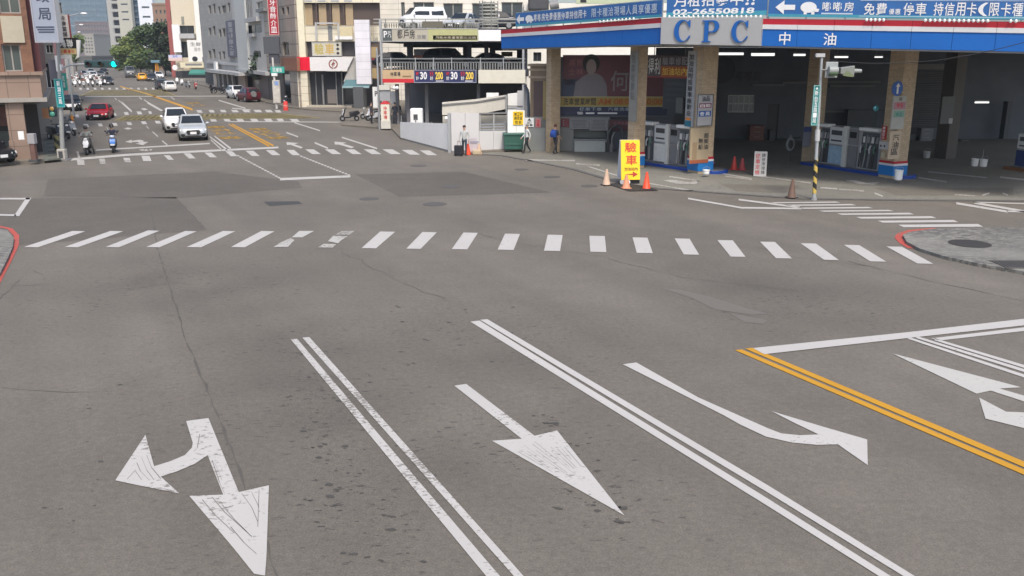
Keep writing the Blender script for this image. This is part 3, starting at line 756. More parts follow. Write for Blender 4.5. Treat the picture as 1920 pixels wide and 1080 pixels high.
    for sg in (-1, 1):
        for t in (.185, .81):
            yy = y(t); b = MB()
            b.cyl((sg * (w - .21), yy, r), (sg * (w + .005), yy, r), r, r * .97, 18)
            wh = b.build("wheel", TYRE, root, smooth=40)
            c = MB(); c.cyl((sg * (w + .003), yy, r), (sg * (w + .016), yy, r), r * .66, r * .6, 14)
            c.build("rim", RIM, wh)
        a = MB()
        for t in (.185, .81): a.prismyz([(y(t) + (r + .06) * math.cos(math.pi * i / 10), r + (r + .06) * math.sin(math.pi * i / 10)) for i in range(11)], sg * (w - .1) - .1, sg * (w - .1) + .1 + (.002 if sg > 0 else -.002))
        a.build("wheel_arch", BLACK, root)
        b = MB(); zt = (.77 if kind != 'sedan' else .655) * k; hx0, hx1 = sg * w * .50, sg * w * .90
        b.hexa([(hx0, y(0) - .02, zt - .10), (hx1, y(.035) - .02, zt - .08), (hx1, y(.11), zt - .08), (hx0, y(.05), zt - .10),
                (hx0, y(0) + .0, zt - .005), (hx1, y(.04), zt + .045), (hx1, y(.11), zt + .045), (hx0, y(.05), zt - .005)])
        b.build("headlight", LAMP, root)
        MB().hexa([(sg * w * .6, y(1.004), .8 * k), (sg * w * .88, y(.975), .8 * k), (sg * w * .88, y(.93), .8 * k), (sg * w * .6, y(.95), .8 * k),
                   (sg * w * .6, y(1.0), .98 * k), (sg * w * .86, y(.975), .98 * k), (sg * w * .86, y(.93), .98 * k), (sg * w * .6, y(.95), .98 * k)]).build("tail_light", TAIL, root)
        m = MB(); m.ell((sg * (w + .1), y(cb[1][0] + .07), 1.08 * k), (.11, .07, .085), 8, 6); m.cyl((sg * (w - .1), y(cb[1][0] + .07), 1.03 * k), (sg * (w + .05), y(cb[1][0] + .07), 1.06 * k), .03)
        m.build("door_mirror", paint, root, smooth=60)
        f = MB(); f.ell((sg * w * .70, y(.012), .43 * k), (.15, .09, .12), 10, 6); f.build("fog_lamp_recess", BLACK, root, smooth=60)
    gz = .60 * k if kind != 'sedan' else .52 * k
    MB().prismxz([(-w * .38, gz - .15), (w * .38, gz - .15), (w * .49, gz + .03), (w * .42, gz + .15), (-w * .42, gz + .15), (-w * .49, gz + .03)], y(0) - .045, y(.05)).build("grille", grille, root)
    MB().box(-w * .55, w * .55, y(0) - .03, y(.06), .29 * k, .37 * k).build("lower_intake", BLACK, root)
    MB().box(-.2, .2, y(0) - .062, y(0) - .047, gz - .12, gz + .04).build("licence_plate", PLATE, root)
    MB().box(-.2, .2, y(1) + .004, y(1) + .02, .6 * k, .76 * k).build("licence_plate", PLATE, root)
    return root
SCG = "scooters on the street"
def scooter(name, label, loc, rz, paint, group=SCG, front=None, seat=BLACK):
    root = thing(name, label, "scooter", loc, rz, group)
    for yy in (-.62, .58):
        wh = MB(); wh.cyl((-.06, yy, .22), (.06, yy, .22), .22, .22, 16); wo = wh.build("wheel", TYRE, root, smooth=40)
        MB().cyl((-.065, yy, .22), (.065, yy, .22), .12, .12, 10).build("rim", RIM, wo)
    b = MB()
    # front apron, floor, tail shell
    b.loft([[(-.17, -.62, .48), (.17, -.62, .48), (.15, -.50, .48), (-.15, -.50, .48)], [(-.23, -.56, .66), (.23, -.56, .66), (.2, -.44, .66), (-.2, -.44, .66)],
            [(-.19, -.47, .93), (.19, -.47, .93), (.17, -.37, .93), (-.17, -.37, .93)], [(-.12, -.42, 1.03), (.12, -.42, 1.03), (.1, -.34, 1.03), (-.1, -.34, 1.03)]])
    b.loft([[(-.1, -.78, .46), (.1, -.78, .46), (.1, -.46, .46), (-.1, -.46, .46)], [(-.07, -.74, .54), (.07, -.74, .54), (.07, -.5, .56), (-.07, -.5, .56)]])
    b.box(-.17, .17, -.52, .05, .26, .35)
    b.loft([[(-.16, .0, .3), (.16, .0, .3), (.16, .0, .66), (-.16, .0, .66)], [(-.2, .25, .36), (.2, .25, .36), (.18, .25, .72), (-.18, .25, .72)], [(-.16, .7, .52), (.16, .7, .52), (.14, .7, .76), (-.14, .7, .76)], [(-.06, .86, .62), (.06, .86, .62), (.05, .86, .74), (-.05, .86, .74)]])
    b.build("body", paint, root, smooth=50)
    s = MB(); s.loft([[(-.13, -.02, .66), (.13, -.02, .66), (.11, -.02, .76), (-.11, -.02, .76)], [(-.16, .2, .71), (.16, .2, .71), (.14, .2, .80), (-.14, .2, .80)], [(-.15, .62, .75), (.15, .62, .75), (.12, .62, .86), (-.12, .62, .86)], [(-.08, .78, .77), (.08, .78, .77), (.07, .78, .84), (-.07, .78, .84)]])
    s.build("seat", seat, root, smooth=50)
    h = MB(); h.tube([(-.34, -.26, 1.04), (-.12, -.36, 1.05), (.12, -.36, 1.05), (.34, -.26, 1.04)], .02); h.cyl((0, -.36, 1.05), (0, -.6, .3), .03)
    h.build("handlebar", BLACK, root)
    l = MB(); l.ell((0, -.52, .92), (.11, .06, .075), 10, 6); l.build("headlight", LAMP, root, smooth=60)
    for sg in (-1, 1):
        m = MB(); m.cyl((sg * .25, -.3, 1.04), (sg * .33, -.3, 1.24), .008, .008, 6); m.ell((sg * .34, -.3, 1.27), (.07, .015, .045), 8, 6); m.build("mirror", BLACK, root)
    MB().box(-.12, .12, -.80, -.79, .46, .55).build("licence_plate", PLATE, root)
    if front: f = MB(); f.loft([[(-.1, -.655, .5), (.1, -.655, .5), (.1, -.6, .5), (-.1, -.6, .5)], [(-.16, -.595, .68), (.16, -.595, .68), (.16, -.56, .68), (-.16, -.56, .68)], [(-.12, -.51, .86), (.12, -.51, .86), (.12, -.48, .86), (-.12, -.48, .86)]]); f.build("front_panel", front, root)
    return root
# ------------------------------------------------------------------ people
def person(label, loc, rz, pose, shirt, trousers, hair=None, shoes=None, helmet=None, scale=1.0, group=None, sleeve=True, extra=None):
    """one skinned body; pose maps joint -> (x, y, z) in metres, looking along -y"""
    P = dict(pelvis=(0, 0, .92), waist=(0, .005, 1.05), chest=(0, .0, 1.27), neck=(0, .01, 1.44), jaw=(0, -.015, 1.52), brow=(0, -.005, 1.62), crown=(0, .01, 1.70))
    for s, q in (('L', 1), ('R', -1)):
        P.update({'sh' + s: (q * .18, .01, 1.39), 'el' + s: (q * .23, .03, 1.12), 'wr' + s: (q * .24, -.05, .88), 'hip' + s: (q * .09, 0, .88), 'kn' + s: (q * .1, -.02, .48), 'an' + s: (q * .1, .03, .09), 'to' + s: (q * .12, -.13, .045)})
    P.update(pose)
    V, E, Rr, seg = [], [], [], []
    idx = {}
    rad = dict(pelvis=.135, waist=.125, chest=.145, neck=.055, jaw=.072, brow=.092, crown=.062)
    def vtx(k, p, r): idx[k] = len(V); V.append(Vector(p) * scale); Rr.append(r * scale)
    for k in ('pelvis', 'waist', 'chest', 'neck', 'jaw', 'brow', 'crown'): vtx(k, P[k], rad[k])
    E += [(0, 1), (1, 2), (2, 3), (3, 4), (4, 5), (5, 6)]
    for s in 'LR':
        q = 1 if s == 'L' else -1
        for k, r in (('sh', .068), ('el', .046), ('wr', .032), ('hip', .09), ('kn', .062), ('an', .042), ('to', .035)): vtx(k + s, P[k + s], r)
        E += [(idx['chest'], idx['sh' + s]), (idx['sh' + s], idx['el' + s]), (idx['el' + s], idx['wr' + s]), (idx['pelvis'], idx['hip' + s]), (idx['hip' + s], idx['kn' + s]), (idx['kn' + s], idx['an' + s]), (idx['an' + s], idx['to' + s])]
        d = (Vector(P['wr' + s]) - Vector(P['el' + s])).normalized(); side = d.cross(Vector((1, 0, 0)))
        side = side.normalized() if side.length > .1 else Vector((0, 1, 0)); nn = d.cross(side)
        vtx('palm' + s, Vector(P['wr' + s]) + d * .075, .03); E.append((idx['wr' + s], idx['palm' + s]))
        for i, (o, ln) in enumerate(((-.027, .06), (-.009, .075), (.009, .07), (.027, .055))):
            vtx('f%d%s' % (i, s), Vector(P['wr' + s]) + d * (.09 + ln * .5) + side * o * 1.2, .009); E.append((idx['palm' + s], idx['f%d%s' % (i, s)]))
            vtx('g%d%s' % (i, s), Vector(P['wr' + s]) + d * (.085 + ln * .9) + side * o * 1.25 - nn * q * .02, .007); E.append((idx['f%d%s' % (i, s)], idx['g%d%s' % (i, s)]))
        vtx('th' + s, Vector(P['wr' + s]) + d * .06 - side * .055, .010); E.append((idx['palm' + s], idx['th' + s]))
    me = bpy.data.meshes.new("person"); me.from_pydata(V, E, [])
    o = bpy.data.objects.new("body_tmp", me); COL.objects.link(o)
    md = o.modifiers.new("skin", 'SKIN'); md.use_smooth_shade = True
    for i, sv in enumerate(me.skin_vertices[0].data): sv.radius = (Rr[i], Rr[i]); sv.use_root = (i == 0)
    sb = o.modifiers.new("sub", 'SUBSURF'); sb.levels = sb.render_levels = 1
    dg = bpy.context.evaluated_depsgraph_get()
    m2 = bpy.data.meshes.new_from_object(o.evaluated_get(dg)); m2.name = "body"
    bpy.data.objects.remove(o)
    m2.materials.clear()
    for m in (SKIN, shirt, trousers, shoes or BLACK): m2.materials.append(m)
    names = list(idx); ed = [(V[a], V[b_], names[a], names[b_]) for a, b_ in E]
    def cls(a, b_, c):
        s = a + ' ' + b_
        if 'to' in s.split()[1][:2] and 'an' in a: return 3
        if any(k in s for k in ('hip', 'kn', 'an')): return 2
        if a == 'pelvis': return 1
        if any(k in s for k in ('palm', 'th', 'jaw', 'brow', 'crown')) or b_[0] in 'fg' or a[0] in 'fg': return 0
        if b_.startswith('wr'): return 1 if sleeve else 0
        return 1
    for p in m2.polygons:
        c = p.center; best = None
        for a, b_, na, nb in ed:
            ab = b_ - a; t = max(0, min(1, (c - a).dot(ab) / max(ab.length_squared, 1e-9))); dd = (c - a - ab * t).length
            if best is None or dd < best[0]: best = (dd, na, nb)
        p.material_index = cls(best[1], best[2], c)
        if best[1] == 'chest' and best[2] == 'neck' and c.z > P['neck'][2] * scale + .01: p.material_index = 0
        p.use_smooth = True
    root = thing("person", label, "person", loc, rz, group)
    bo = bpy.data.objects.new("body", m2); COL.objects.link(bo); bo.parent = root
    br, cw = Vector(P['brow']) * scale, Vector(P['crown']) * scale
    up = (cw - Vector(P['jaw']) * scale).normalized()
    b = MB()
    if helmet:
        b.ell((0, 0, 0), (.135, .15, .125), 14, 9); b.v = [v for v in b.v]
        b.xf(Matrix.Translation(br + up * .045) )
        b.build("helmet", helmet, root, smooth=60)
        v = MB(); v.ell((0, 0, 0), (.10, .05, .05), 10, 6); v.xf(Matrix.Translation(br + Vector((0, -.105, .0)) * scale)); v.build("visor", CARGLASS, root, smooth=60)
    else:
        b.ell((0, 0, 0), (.098 * scale, .108 * scale, .085 * scale), 12, 8); b.xf(Matrix.Translation(br + Vector((0, .022, .045)) * scale))
        b.build("hair", hair or BLACK, root, smooth=60)
    return root
SIT = dict(pelvis=(0, .12, .84), waist=(0, .13, .97), chest=(0, .08, 1.17), neck=(0, .04, 1.34), jaw=(0, .0, 1.42), brow=(0, .01, 1.52), crown=(0, .03, 1.60))
for s, q in (('L', 1), ('R', -1)):
    SIT.update({'sh' + s: (q * .18, .06, 1.29), 'el' + s: (q * .30, -.08, 1.10), 'wr' + s: (q * .30, -.27, 1.08), 'hip' + s: (q * .10, .10, .80), 'kn' + s: (q * .19, -.30, .72), 'an' + s: (q * .17, -.22, .42), 'to' + s: (q * .17, -.38, .385)})
STOP = dict(SIT); STOP.update(anL=(.34, -.1, .09), toL=(.36, -.25, .045), knL=(.28, -.26, .52))
# ------------------------------------------------------------------ trees
def tree(name, label, base, h, r, n, leaf_ms, cx=0, lean=0, group="street trees", leaf=.32, trunk_h=.4):
    root = thing(name, label, "tree", base, 0, group)
    t = MB(); rnd = random.Random(int(abs(base[0]) * 13 + base[1]))
    th = h * trunk_h; t.cyl((0, 0, 0), (lean * .3, 0, th), .22, .15, 8)
    clumps = []
    for i in range(14):
        a = rnd.uniform(0, 6.28); rr = r * rnd.uniform(.15, .75); z = th + (h - th) * rnd.uniform(.08, .9)
        c = Vector((math.cos(a) * rr + lean, math.sin(a) * rr, z)); clumps.append((c, r * rnd.uniform(.35, .6)))
        t.cyl((lean * .3, 0, th * rnd.uniform(.75, 1)), c, .09, .02, 6)
    t.build("trunk", mat("bark", (.09, .07, .05), .9, var=.3, bump=.5), root)
    cr = MB()
    for i in range(n):
        c, cr_ = clumps[rnd.randrange(len(clumps))]
        d = Vector((rnd.gauss(0, 1), rnd.gauss(0, 1), rnd.gauss(0, 1))).normalized() * (cr_ * rnd.random() ** .4)
        p = c + Vector((d.x, d.y, d.z * .8)); u = Vector((rnd.gauss(0, 1), rnd.gauss(0, 1), rnd.gauss(0, .6))).normalized(); v = u.orthogonal().normalized()
        s = leaf * rnd.uniform(.5, 1.2)
        cr.add([p - u * s, p + v * s * .5, p + u * s, p - v * s * .5], [(0, 1, 2, 3)], rnd.randrange(len(leaf_ms)))
    cr.build("crown", leaf_ms, root)
    return root
LEAFS = [mat("leaf_dark", (.045, .08, .025), .6, var=.3), mat("leaf_mid", (.085, .135, .027), .6, var=.3), mat("leaf_bright", (.15, .185, .035), .6, var=.3)]
# ------------------------------------------------------------------ petrol station
ROT = R(25)
def rot2(x, y, a=ROT): return Vector((x * math.cos(a) - y * math.sin(a), x * math.sin(a) + y * math.cos(a), 0))
P0t, P0b = AT(940, 56.5, 57), AT(940, 91, 57)
P1t, P1b = AT(1241, 32.5, 43.5), AT(1241, 82.5, 43.5)
P2t, P2b = AT(1428, 35, 41), AT(1428, 86, 41)
P3t, P3b = AT(1920, 41, 35.5), AT(1920, 97, 35.5)
for _t, _b in ((P0t, P0b), (P1t, P1b), (P2t, P2b), (P3t, P3b)): _t.x = _b.x
P4t, P4b = P3t + (P3t - P2t) * .35, P3b + (P3b - P2b) * .35
cn = Vector((14, 50, 0))
canopy = thing("petrol_station_canopy", "big flat petrol station roof with blue fascia, red and white stripes and tiled columns", "canopy", cn)
FRED = mat("fascia_red", (.42, .012, .025), .4, var=.06, scale=.5); FWHT = mat("fascia_white", (.62, .62, .62), .45, var=.06)
FBLU = mat("fascia_blue", (.001, .112, .43), .6, var=.1, scale=.7)
def off(p, q):
    d = (q - p); return Vector((-d.y, d.x, 0)).normalized() * .35
for (at, ab, bt, bb) in ((P0t, P0b, P1t, P1b), (P2t, P2b, P4t, P4b)):
    n = off(ab, bb)
    for f0, f1, m, nm, pr in ((.79, 1.0, FRED, "red_fascia", .02), (.62, .79, FWHT, "white_fascia", .035), (0, .62, FBLU, "blue_fascia", 0)):
        a0, a1, c0, c1 = ab.lerp(at, f0), ab.lerp(at, f1), bb.lerp(bt, f0), bb.lerp(bt, f1); q = -n * (pr / .35)
        k_ = max(1, int((bb - ab).length / 1.5)); fb_ = MB()
        for i in range(k_):                          # panels butted with open joints
            s0, s1 = i / k_, (i + 1) / k_ - (.014 / (bb - ab).length if i < k_ - 1 else 0)
            A0, C0, A1, C1 = a0.lerp(c0, s0), a0.lerp(c0, s1), a1.lerp(c1, s0), a1.lerp(c1, s1)
            fb_.hexa([p - cn for p in (A0 + q, C0 + q, C0 + n, A0 + n, A1 + q, C1 + q, C1 + n, A1 + n)])
        fb_.build(nm, m, canopy)
    MB().hexa([p - cn for p in (ab - Vector((0, 0, .07)) + n * .12, bb - Vector((0, 0, .07)) + n * .12, bb - Vector((0, 0, .07)) + n * 1.2, ab - Vector((0, 0, .07)) + n * 1.2,
                                ab - Vector((0, 0, .004)) + n * .12, bb - Vector((0, 0, .004)) + n * .12, bb - Vector((0, 0, .004)) + n * 1.2, ab - Vector((0, 0, .004)) + n * 1.2)]).build("gutter", MGREY, canopy)
n = off(P1b, P2b)
MB().hexa([p - cn for p in (P1b - n * .5, P2b - n * .5, P2b + n, P1b + n, P1t - n * .5, P2t - n * .5, P2t + n, P1t + n)]).build("sign_panel", mat("sign_panel_grey", (.345, .345, .345), .45, var=.05), canopy)
# lettering of the sign panel: serif capitals drawn as outlines
FS = Fr(P1b, P2b)
def serifC():
    out = [(.5 + .5 * math.cos(R(a)), .5 + .5 * math.sin(R(a))) for a in range(42, 319, 12)]
    inn = [(.60 + .33 * math.cos(R(a)), .5 + .445 * math.sin(R(a))) for a in range(310, 49, -12)]
    return [(.97, .98), (.93, .98), (.87, .93)] + out[1:-1] + [(.88, .17), (.98, .30), (1.0, .28), (.93, .1)][::1] [0:0] + [(.90, .12), (1.0, .27), (.95, .30)] + inn + [(.93, .66), (.97, .66)]
def serifP():
    outer = [(.0, 0), (.5, 0), (.5, .045), (.36, .06), (.36, .44), (.62, .44)] + [(.62 + .36 * math.cos(R(a)), .72 + .28 * math.sin(R(a))) for a in range(-80, 91, 15)] + [(0, 1), (0, .955), (.13, .94), (.13, .06), (0, .045)]
    hole = [(.36, .50), (.36, .94), (.55, .94)] + [(.55 + .19 * math.cos(R(a)), .72 + .22 * math.sin(R(a))) for a in range(75, -80, -15)] + [(.55, .50)]
    return outer, hole
def outline(name, loops, rect, y, m, parent, th=.05):
    x0, x1, z0, z1 = rect; bm = bmesh.new()
    es = []
    for lp in loops:
        vs = [bm.verts.new((x0 + (x1 - x0) * a, y, z0 + (z1 - z0) * c)) for a, c in lp]
        es += [bm.edges.new((vs[i], vs[(i + 1) % len(vs)])) for i in range(len(vs))]
    r = bmesh.ops.triangle_fill(bm, edges=es, use_beauty=True)
    g = bmesh.ops.extrude_face_region(bm, geom=bm.faces[:])
    bmesh.ops.translate(bm, verts=[v for v in g['geom'] if isinstance(v, bmesh.types.BMVert)], vec=(0, -th, 0))
    bmesh.ops.recalc_face_normals(bm, faces=bm.faces[:])
    me = bpy.data.meshes.new(name); bm.to_mesh(me); bm.free(); me.materials.append(m)
    o = bpy.data.objects.new(name, me); COL.objects.link(o); o.parent = parent; return o
letters = thing("roof_sign_lettering", "large blue serif letters C P C mounted on the grey fascia panel", "lettering", FS.o + Vector((0, 0, 0)), FS.rot)
LB = mat("letter_deep_blue", (.002, .09, .34), .5)
for (u0, u1, v0, v1, ch) in ((1264.5, 1295, 37, 79, 'C'), (1317, 1349, 38, 79, 'P'), (1372, 1403, 38, 80, 'C')):
    rc = FS.rect(u0, v0, u1, v1, .2)
    outline("letter", [serifC()] if ch == 'C' else list(serifP()), rc, -.2, LB, letters)
FRt = Fr(P2b, P4b)
word = thing("fascia_lettering", "two small white characters on the blue fascia right of the grey sign", "lettering", FRt.o, FRt.rot)
for ch, (u0, v0, u1, v1) in (("中", (1461, 60, 1482, 84)), ("油", (1544, 62, 1568, 85))):
    a = FRt.rect(u0, v0, u1, v1, .02); MB().text(ch, *a, -.02, bold=.02).build("letter", TXW, word)
# roof slab and ceiling
back = [Vector((52, 68, 0)), Vector((10, 68, 0)), Vector((2, 62, 0))]
roofpts = [P0b, P1b, P2b, P4b]
b = MB(); zz = 6.1
nn = [P0b + off(P0b, P1b) * 1.0, P1b + off(P0b, P1b), P2b + off(P2b, P4b), P4b + off(P2b, P4b)]
prof = [(p.x - cn.x, p.y - cn.y) for p in nn] + [(p.x - cn.x, p.y - cn.y) for p in back]
b.prism(prof[::-1] if False else prof, 6.13, 6.45)
b.build("roof_slab", mat("ceiling_paint", (.34, .34, .34), .7), canopy)
tan = tile("column_tile", (.46, .35, .23), (.34, .27, .18), .2, .1, .5, .12, .006)
def column(u, v, w, base=True, top=6.12, m=None):
    c = G(u, v); h = w / 2
    b = MB(); b.box(-h, h, -h, h, .0 if not base else .0, top); b.xf(Matrix.Rotation(ROT, 4, 'Z')).xf(Matrix.Translation(Vector((c.x, c.y, 0)) - cn))
    o = b.build("column", m or tan, canopy)
    if base:
        for z0, z1, mm, g in ((.15, .62, mat("base_blue", (.01, .16, .45), .4), .03), (.62, .72, FWHT, .032), (.72, .84, FRED, .02)):
            k = h + g; b = MB(); b.box(-k, k, -k, k, z0, z1); b.xf(Matrix.Rotation(ROT, 4, 'Z')).xf(Matrix.Translation(Vector((c.x, c.y, 0)) - cn)); b.build("base_band", mm, o)
    return c, h
cC, hC = column(1312, 324, .86)
cD, hD = column(1672, 333, .86)
cB, hB = column(1191, 314, .64)
cA, hA = column(1036, 286, .62, False)
cE, hE = column(1520, 306, .72, False)
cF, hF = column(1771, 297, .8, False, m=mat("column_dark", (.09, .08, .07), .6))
def colfr(c, h, side='f'):
    if side == 'f': return Fr(c + rot2(-h, -h), c + rot2(h, -h))
    return Fr(c + rot2(-h, h), c + rot2(-h, -h))
# back wall, wash bay, shop
WG = mat("wash_wall_grey", (.22, .23, .22), .6, var=.15, scale=1.2); DARK = mat("soot_wall", (.10, .112, .135), .7, var=.35, scale=.6)  # dark wall colour puts the deep shade under the canopy into the paint
FW = Fr(G(985, 283), G(1290, 284))
shop = thing("station_building", "dark station building with workshop under the big canopy roof", "building", FW.o, FW.rot)
xx = lambda u, v=283: FW.m(u, v)[0]
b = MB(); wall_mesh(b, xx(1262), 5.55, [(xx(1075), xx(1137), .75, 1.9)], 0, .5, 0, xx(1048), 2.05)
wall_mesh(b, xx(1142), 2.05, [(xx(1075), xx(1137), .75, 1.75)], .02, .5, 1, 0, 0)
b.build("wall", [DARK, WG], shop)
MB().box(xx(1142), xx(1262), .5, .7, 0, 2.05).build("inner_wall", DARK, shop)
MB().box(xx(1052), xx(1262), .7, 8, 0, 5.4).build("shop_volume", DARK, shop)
wo = MB(); wo.box(xx(1075), xx(1137), -.06, .03, .68, .75); wo.box(xx(1075), xx(1137), -.06, .03, 1.75, 1.82); wo.build("window", WG, shop)
MB().quad((xx(1076), .45, .75), (xx(1137), .45, .75), (xx(1137), .45, 1.75), (xx(1076), .45, 1.75)).build("pane", glass("wash_glass", (.10, .12, .12)), shop.children[-1])
# workshop interior on the right
FB = Fr(Vector((xx(1262) * FW.ex.x + FW.o.x, 63, 0)), Vector((60, 63, 0)))
inner = thing("workshop", "dark deep workshop hall behind the pumps at the station", "building", FB.o, FB.rot)
bx = lambda u, v=280: FB.m(u, v)
b = MB(); w1 = FB.rect(1365, 178, 1415, 211); w2 = FB.rect(1437, 195, 1458, 280)
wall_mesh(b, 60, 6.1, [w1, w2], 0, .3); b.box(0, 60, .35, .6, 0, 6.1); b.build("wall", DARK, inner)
window(inner, w1, .15, mat("frame_grey", (.55, .57, .6), .5), glass("workshop_glass", (.22, .25, .28)), 4, 1)
MB().box(w2[0], w2[1], .1, .2, w2[2], w2[3]).build("door", mat("door_grey", (.075, .075, .085), .6), inner)
f = MB(); f.lathe([(.9, -.02), (.9, .02)], 28); f.xf(Matrix.Rotation(R(90), 4, 'X')); a = FB.m(1353, 131); f.xf(Matrix.Translation((a[0], -.05, a[1])))
so = thing("workshop_sign", "very dim round emblem and three characters high on the dark workshop wall", "sign", FB.o + FB.n * .05, FB.rot)
dim = mat("dim_grey", (.06, .064, .075), .6); f.build("emblem", dim, so)
MB().htext("嘟嘟房", *FB.rect(1378, 133, 1427, 151), -.05).build("lettering", dim, so)
wk = MB()
for u0, v0, u1, v1 in ((1468, 153, 1512, 157), (1542, 152, 1650, 155), (1555, 160, 1640, 163), (1410, 158, 1470, 161), (1545, 208, 1600, 211)):
    a = FB.rect(u0, v0, u1, v1, .4); wk.box(a[0], a[1], -.5, -.38, a[2], a[3])
wk.build("pipe_run", mat("pipe_grey", (.16, .16, .17), .5), inner)
for u0, v0, u1, v1 in ((1440, 243, 1450, 265), (1480, 258, 1500, 286), (1700, 250, 1740, 290), (1712, 255, 1730, 270), (1585, 205, 1640, 240), (1880, 190, 1888, 260)):
    a = FB.rect(u0, v0, u1, v1, .8); MB().box(a[0], a[1], -1.2, -.6, a[2], a[3]).build("workshop_locker", mat("shelf_grey", (.07, .08, .09), .6), inner)
# glowing tubes added for bright sky gaps under the roof; the last is a lamp
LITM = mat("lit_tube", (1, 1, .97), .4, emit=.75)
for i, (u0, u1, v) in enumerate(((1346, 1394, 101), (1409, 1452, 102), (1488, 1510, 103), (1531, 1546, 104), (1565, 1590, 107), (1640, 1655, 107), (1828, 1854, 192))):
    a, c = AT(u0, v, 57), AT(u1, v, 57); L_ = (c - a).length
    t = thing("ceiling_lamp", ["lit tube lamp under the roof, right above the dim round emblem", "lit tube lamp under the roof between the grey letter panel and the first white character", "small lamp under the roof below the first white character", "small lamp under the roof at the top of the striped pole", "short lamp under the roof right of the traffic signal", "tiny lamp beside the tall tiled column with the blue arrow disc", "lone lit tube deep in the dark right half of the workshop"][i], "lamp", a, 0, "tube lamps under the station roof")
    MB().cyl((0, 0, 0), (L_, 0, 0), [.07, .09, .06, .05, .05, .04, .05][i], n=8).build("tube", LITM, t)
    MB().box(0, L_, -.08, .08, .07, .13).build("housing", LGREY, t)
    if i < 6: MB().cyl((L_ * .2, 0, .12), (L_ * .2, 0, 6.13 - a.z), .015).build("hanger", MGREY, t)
# posters on the wall
POST = mat("poster_maroon", (.14, .045, .06), .5, var=.15)
pb = board("poster", "maroon election poster with a woman in a pale shirt, hung on the dark wall", FW, (1055, 103, 1262, 181), .06, .05, POST,
           quads=[((0, .17, 0, .42), mat("poster_navy", (.04, .055, .10), .5)), ((.02, .22, .28, .42), mat("poster_mauve", (.16, .12, .14), .5))],
           texts=[("何", (.435, .60, .13, .62), mat("poster_pale", (.22, .19, .20), .5), 'x', .02), ("潤", (.62, .76, .13, .62), MATS["poster_pale"], 'x', .02), ("嘉熊", (.05, .19, .74, .9), mat("poster_pink", (.30, .12, .14), .5)), ("士林", (.05, .19, .52, .68), MATS["poster_pink"])])
x0, x1, z0, z1 = FW.rect(1055, 103, 1262, 181, .06); PW, PH = x1 - x0, z1 - z0
def blob(cx, cz, rx, rz, n=20): return [(PW * (cx + rx * math.cos(2 * math.pi * i / n)), -.03, PH * (cz + rz * math.sin(2 * math.pi * i / n))) for i in range(n)]
MB().poly([(PW * a, -.02, PH * c) for a, c in ((.10, 0), (.12, .35), (.19, .5), (.24, .56), (.31, .56), (.36, .48), (.40, .3), (.41, 0))]).build("portrait_shirt", mat("poster_shirt", (.20, .18, .20), .5), pb)
o = MB().poly([(x, -.025, z) for x, _, z in blob(.256, .80, .078, .22)]).build("portrait_hair", mat("poster_hair", (.012, .010, .014), .5), pb)
MB().poly(blob(.258, .715, .046, .185)).build("portrait_face", mat("poster_face", (.30, .235, .23), .5), pb)
board("banner", "dull yellow opening-hours banner with black and orange characters below the maroon poster", FW, (1050, 181, 1250, 200), .09, .05, mat("banner_yellow", (.36, .26, .06), .5),
      border=(mat("banner_edge", (.45, .40, .2), .5), .05), texts=[("洗車營業時間", (.03, .34, .15, .85), TXK, 'h', .03), ("AM 08:00 - 20:00", (.355, .96, .2, .8), mat("banner_orange", (.42, .10, .01), .5), 'x', .03)])
board("banner", "narrow navy banner with small pale characters under the yellow opening-hours banner", FW, (1050, 200.5, 1250, 216), .09, .05, mat("banner_navy", (.02, .025, .07), .5),
      texts=[("機車下車 汽車洗車", (.18, .66, .52, .95), mat("banner_pale", (.35, .4, .45), .5)), ("3", (.16, .22, .08, .42), TXW, 'bar'), ("1", (.24, .33, .08, .42), TXW, 'bar'), ("1", (.35, .55, .08, .42), TXW, 'bar')])
board("notice_board", "left one of two grey notice sheets above the wash bay window", FW, (1068, 222, 1104, 242), .1, .03, mat("notice_grey", (.24, .24, .25), .6), texts=[("6", (.08, .92, .1, .9), mat("notice_print", (.16, .16, .17), .6), 'bar')])
board("notice_board", "right one of two grey notice sheets above the wash bay window", FW, (1105, 222, 1140, 245), .1, .03, MATS["notice_grey"], texts=[("7", (.08, .92, .1, .9), MATS["notice_print"], 'bar')])
board("sign", "maroon panel with faint pink words above the wash bay entrance", FW, (1142, 225, 1182, 245), .12, .05, mat("panel_maroon", (.085, .028, .035), .5), texts=[("機車洗車", (.2, .9, .55, .85), MATS["poster_pink"])])
board("notice_board", "small red warning sign on the grey wash wall beside the brown pier", FW, (1052, 222, 1067, 238), .05, .03, mat("dull_red", (.20, .04, .05), .5), texts=[("3", (.2, .4, .1, .9), MATS["notice_grey"], 'bar')])
bb_ = FW.rect(1077, 268, 1135, 281, .5)
ct = thing("wash_counter", "low white counter under the wash bay window", "counter", FW.o + FW.n * .5 + FW.ex * bb_[0], FW.rot)
MB().box(0, bb_[1] - bb_[0], 0, .45, .0, .62).build("front", mat("counter_white", (.40, .42, .40), .5), ct, bevel=.02); MB().box(-.05, bb_[1] - bb_[0] + .05, -.05, .5, .62, .67).build("top", LGREY, ct)
mm = FW.rect(1141, 248, 1168, 284, .6)
wm = thing("wash_gantry", "dark arched washing gantry standing beside the white counter", "machine", FW.o + FW.n * .6 + FW.ex * mm[0], FW.rot)
b = MB(); w_ = mm[1] - mm[0]
b.tube([(0, 0, 0), (0, 0, 1.1), (.15, 0, 1.45), (w_ * .5, 0, 1.6), (w_ - .15, 0, 1.45), (w_, 0, 1.1), (w_, 0, 0)], .07); b.build("frame", DGREY, wm)
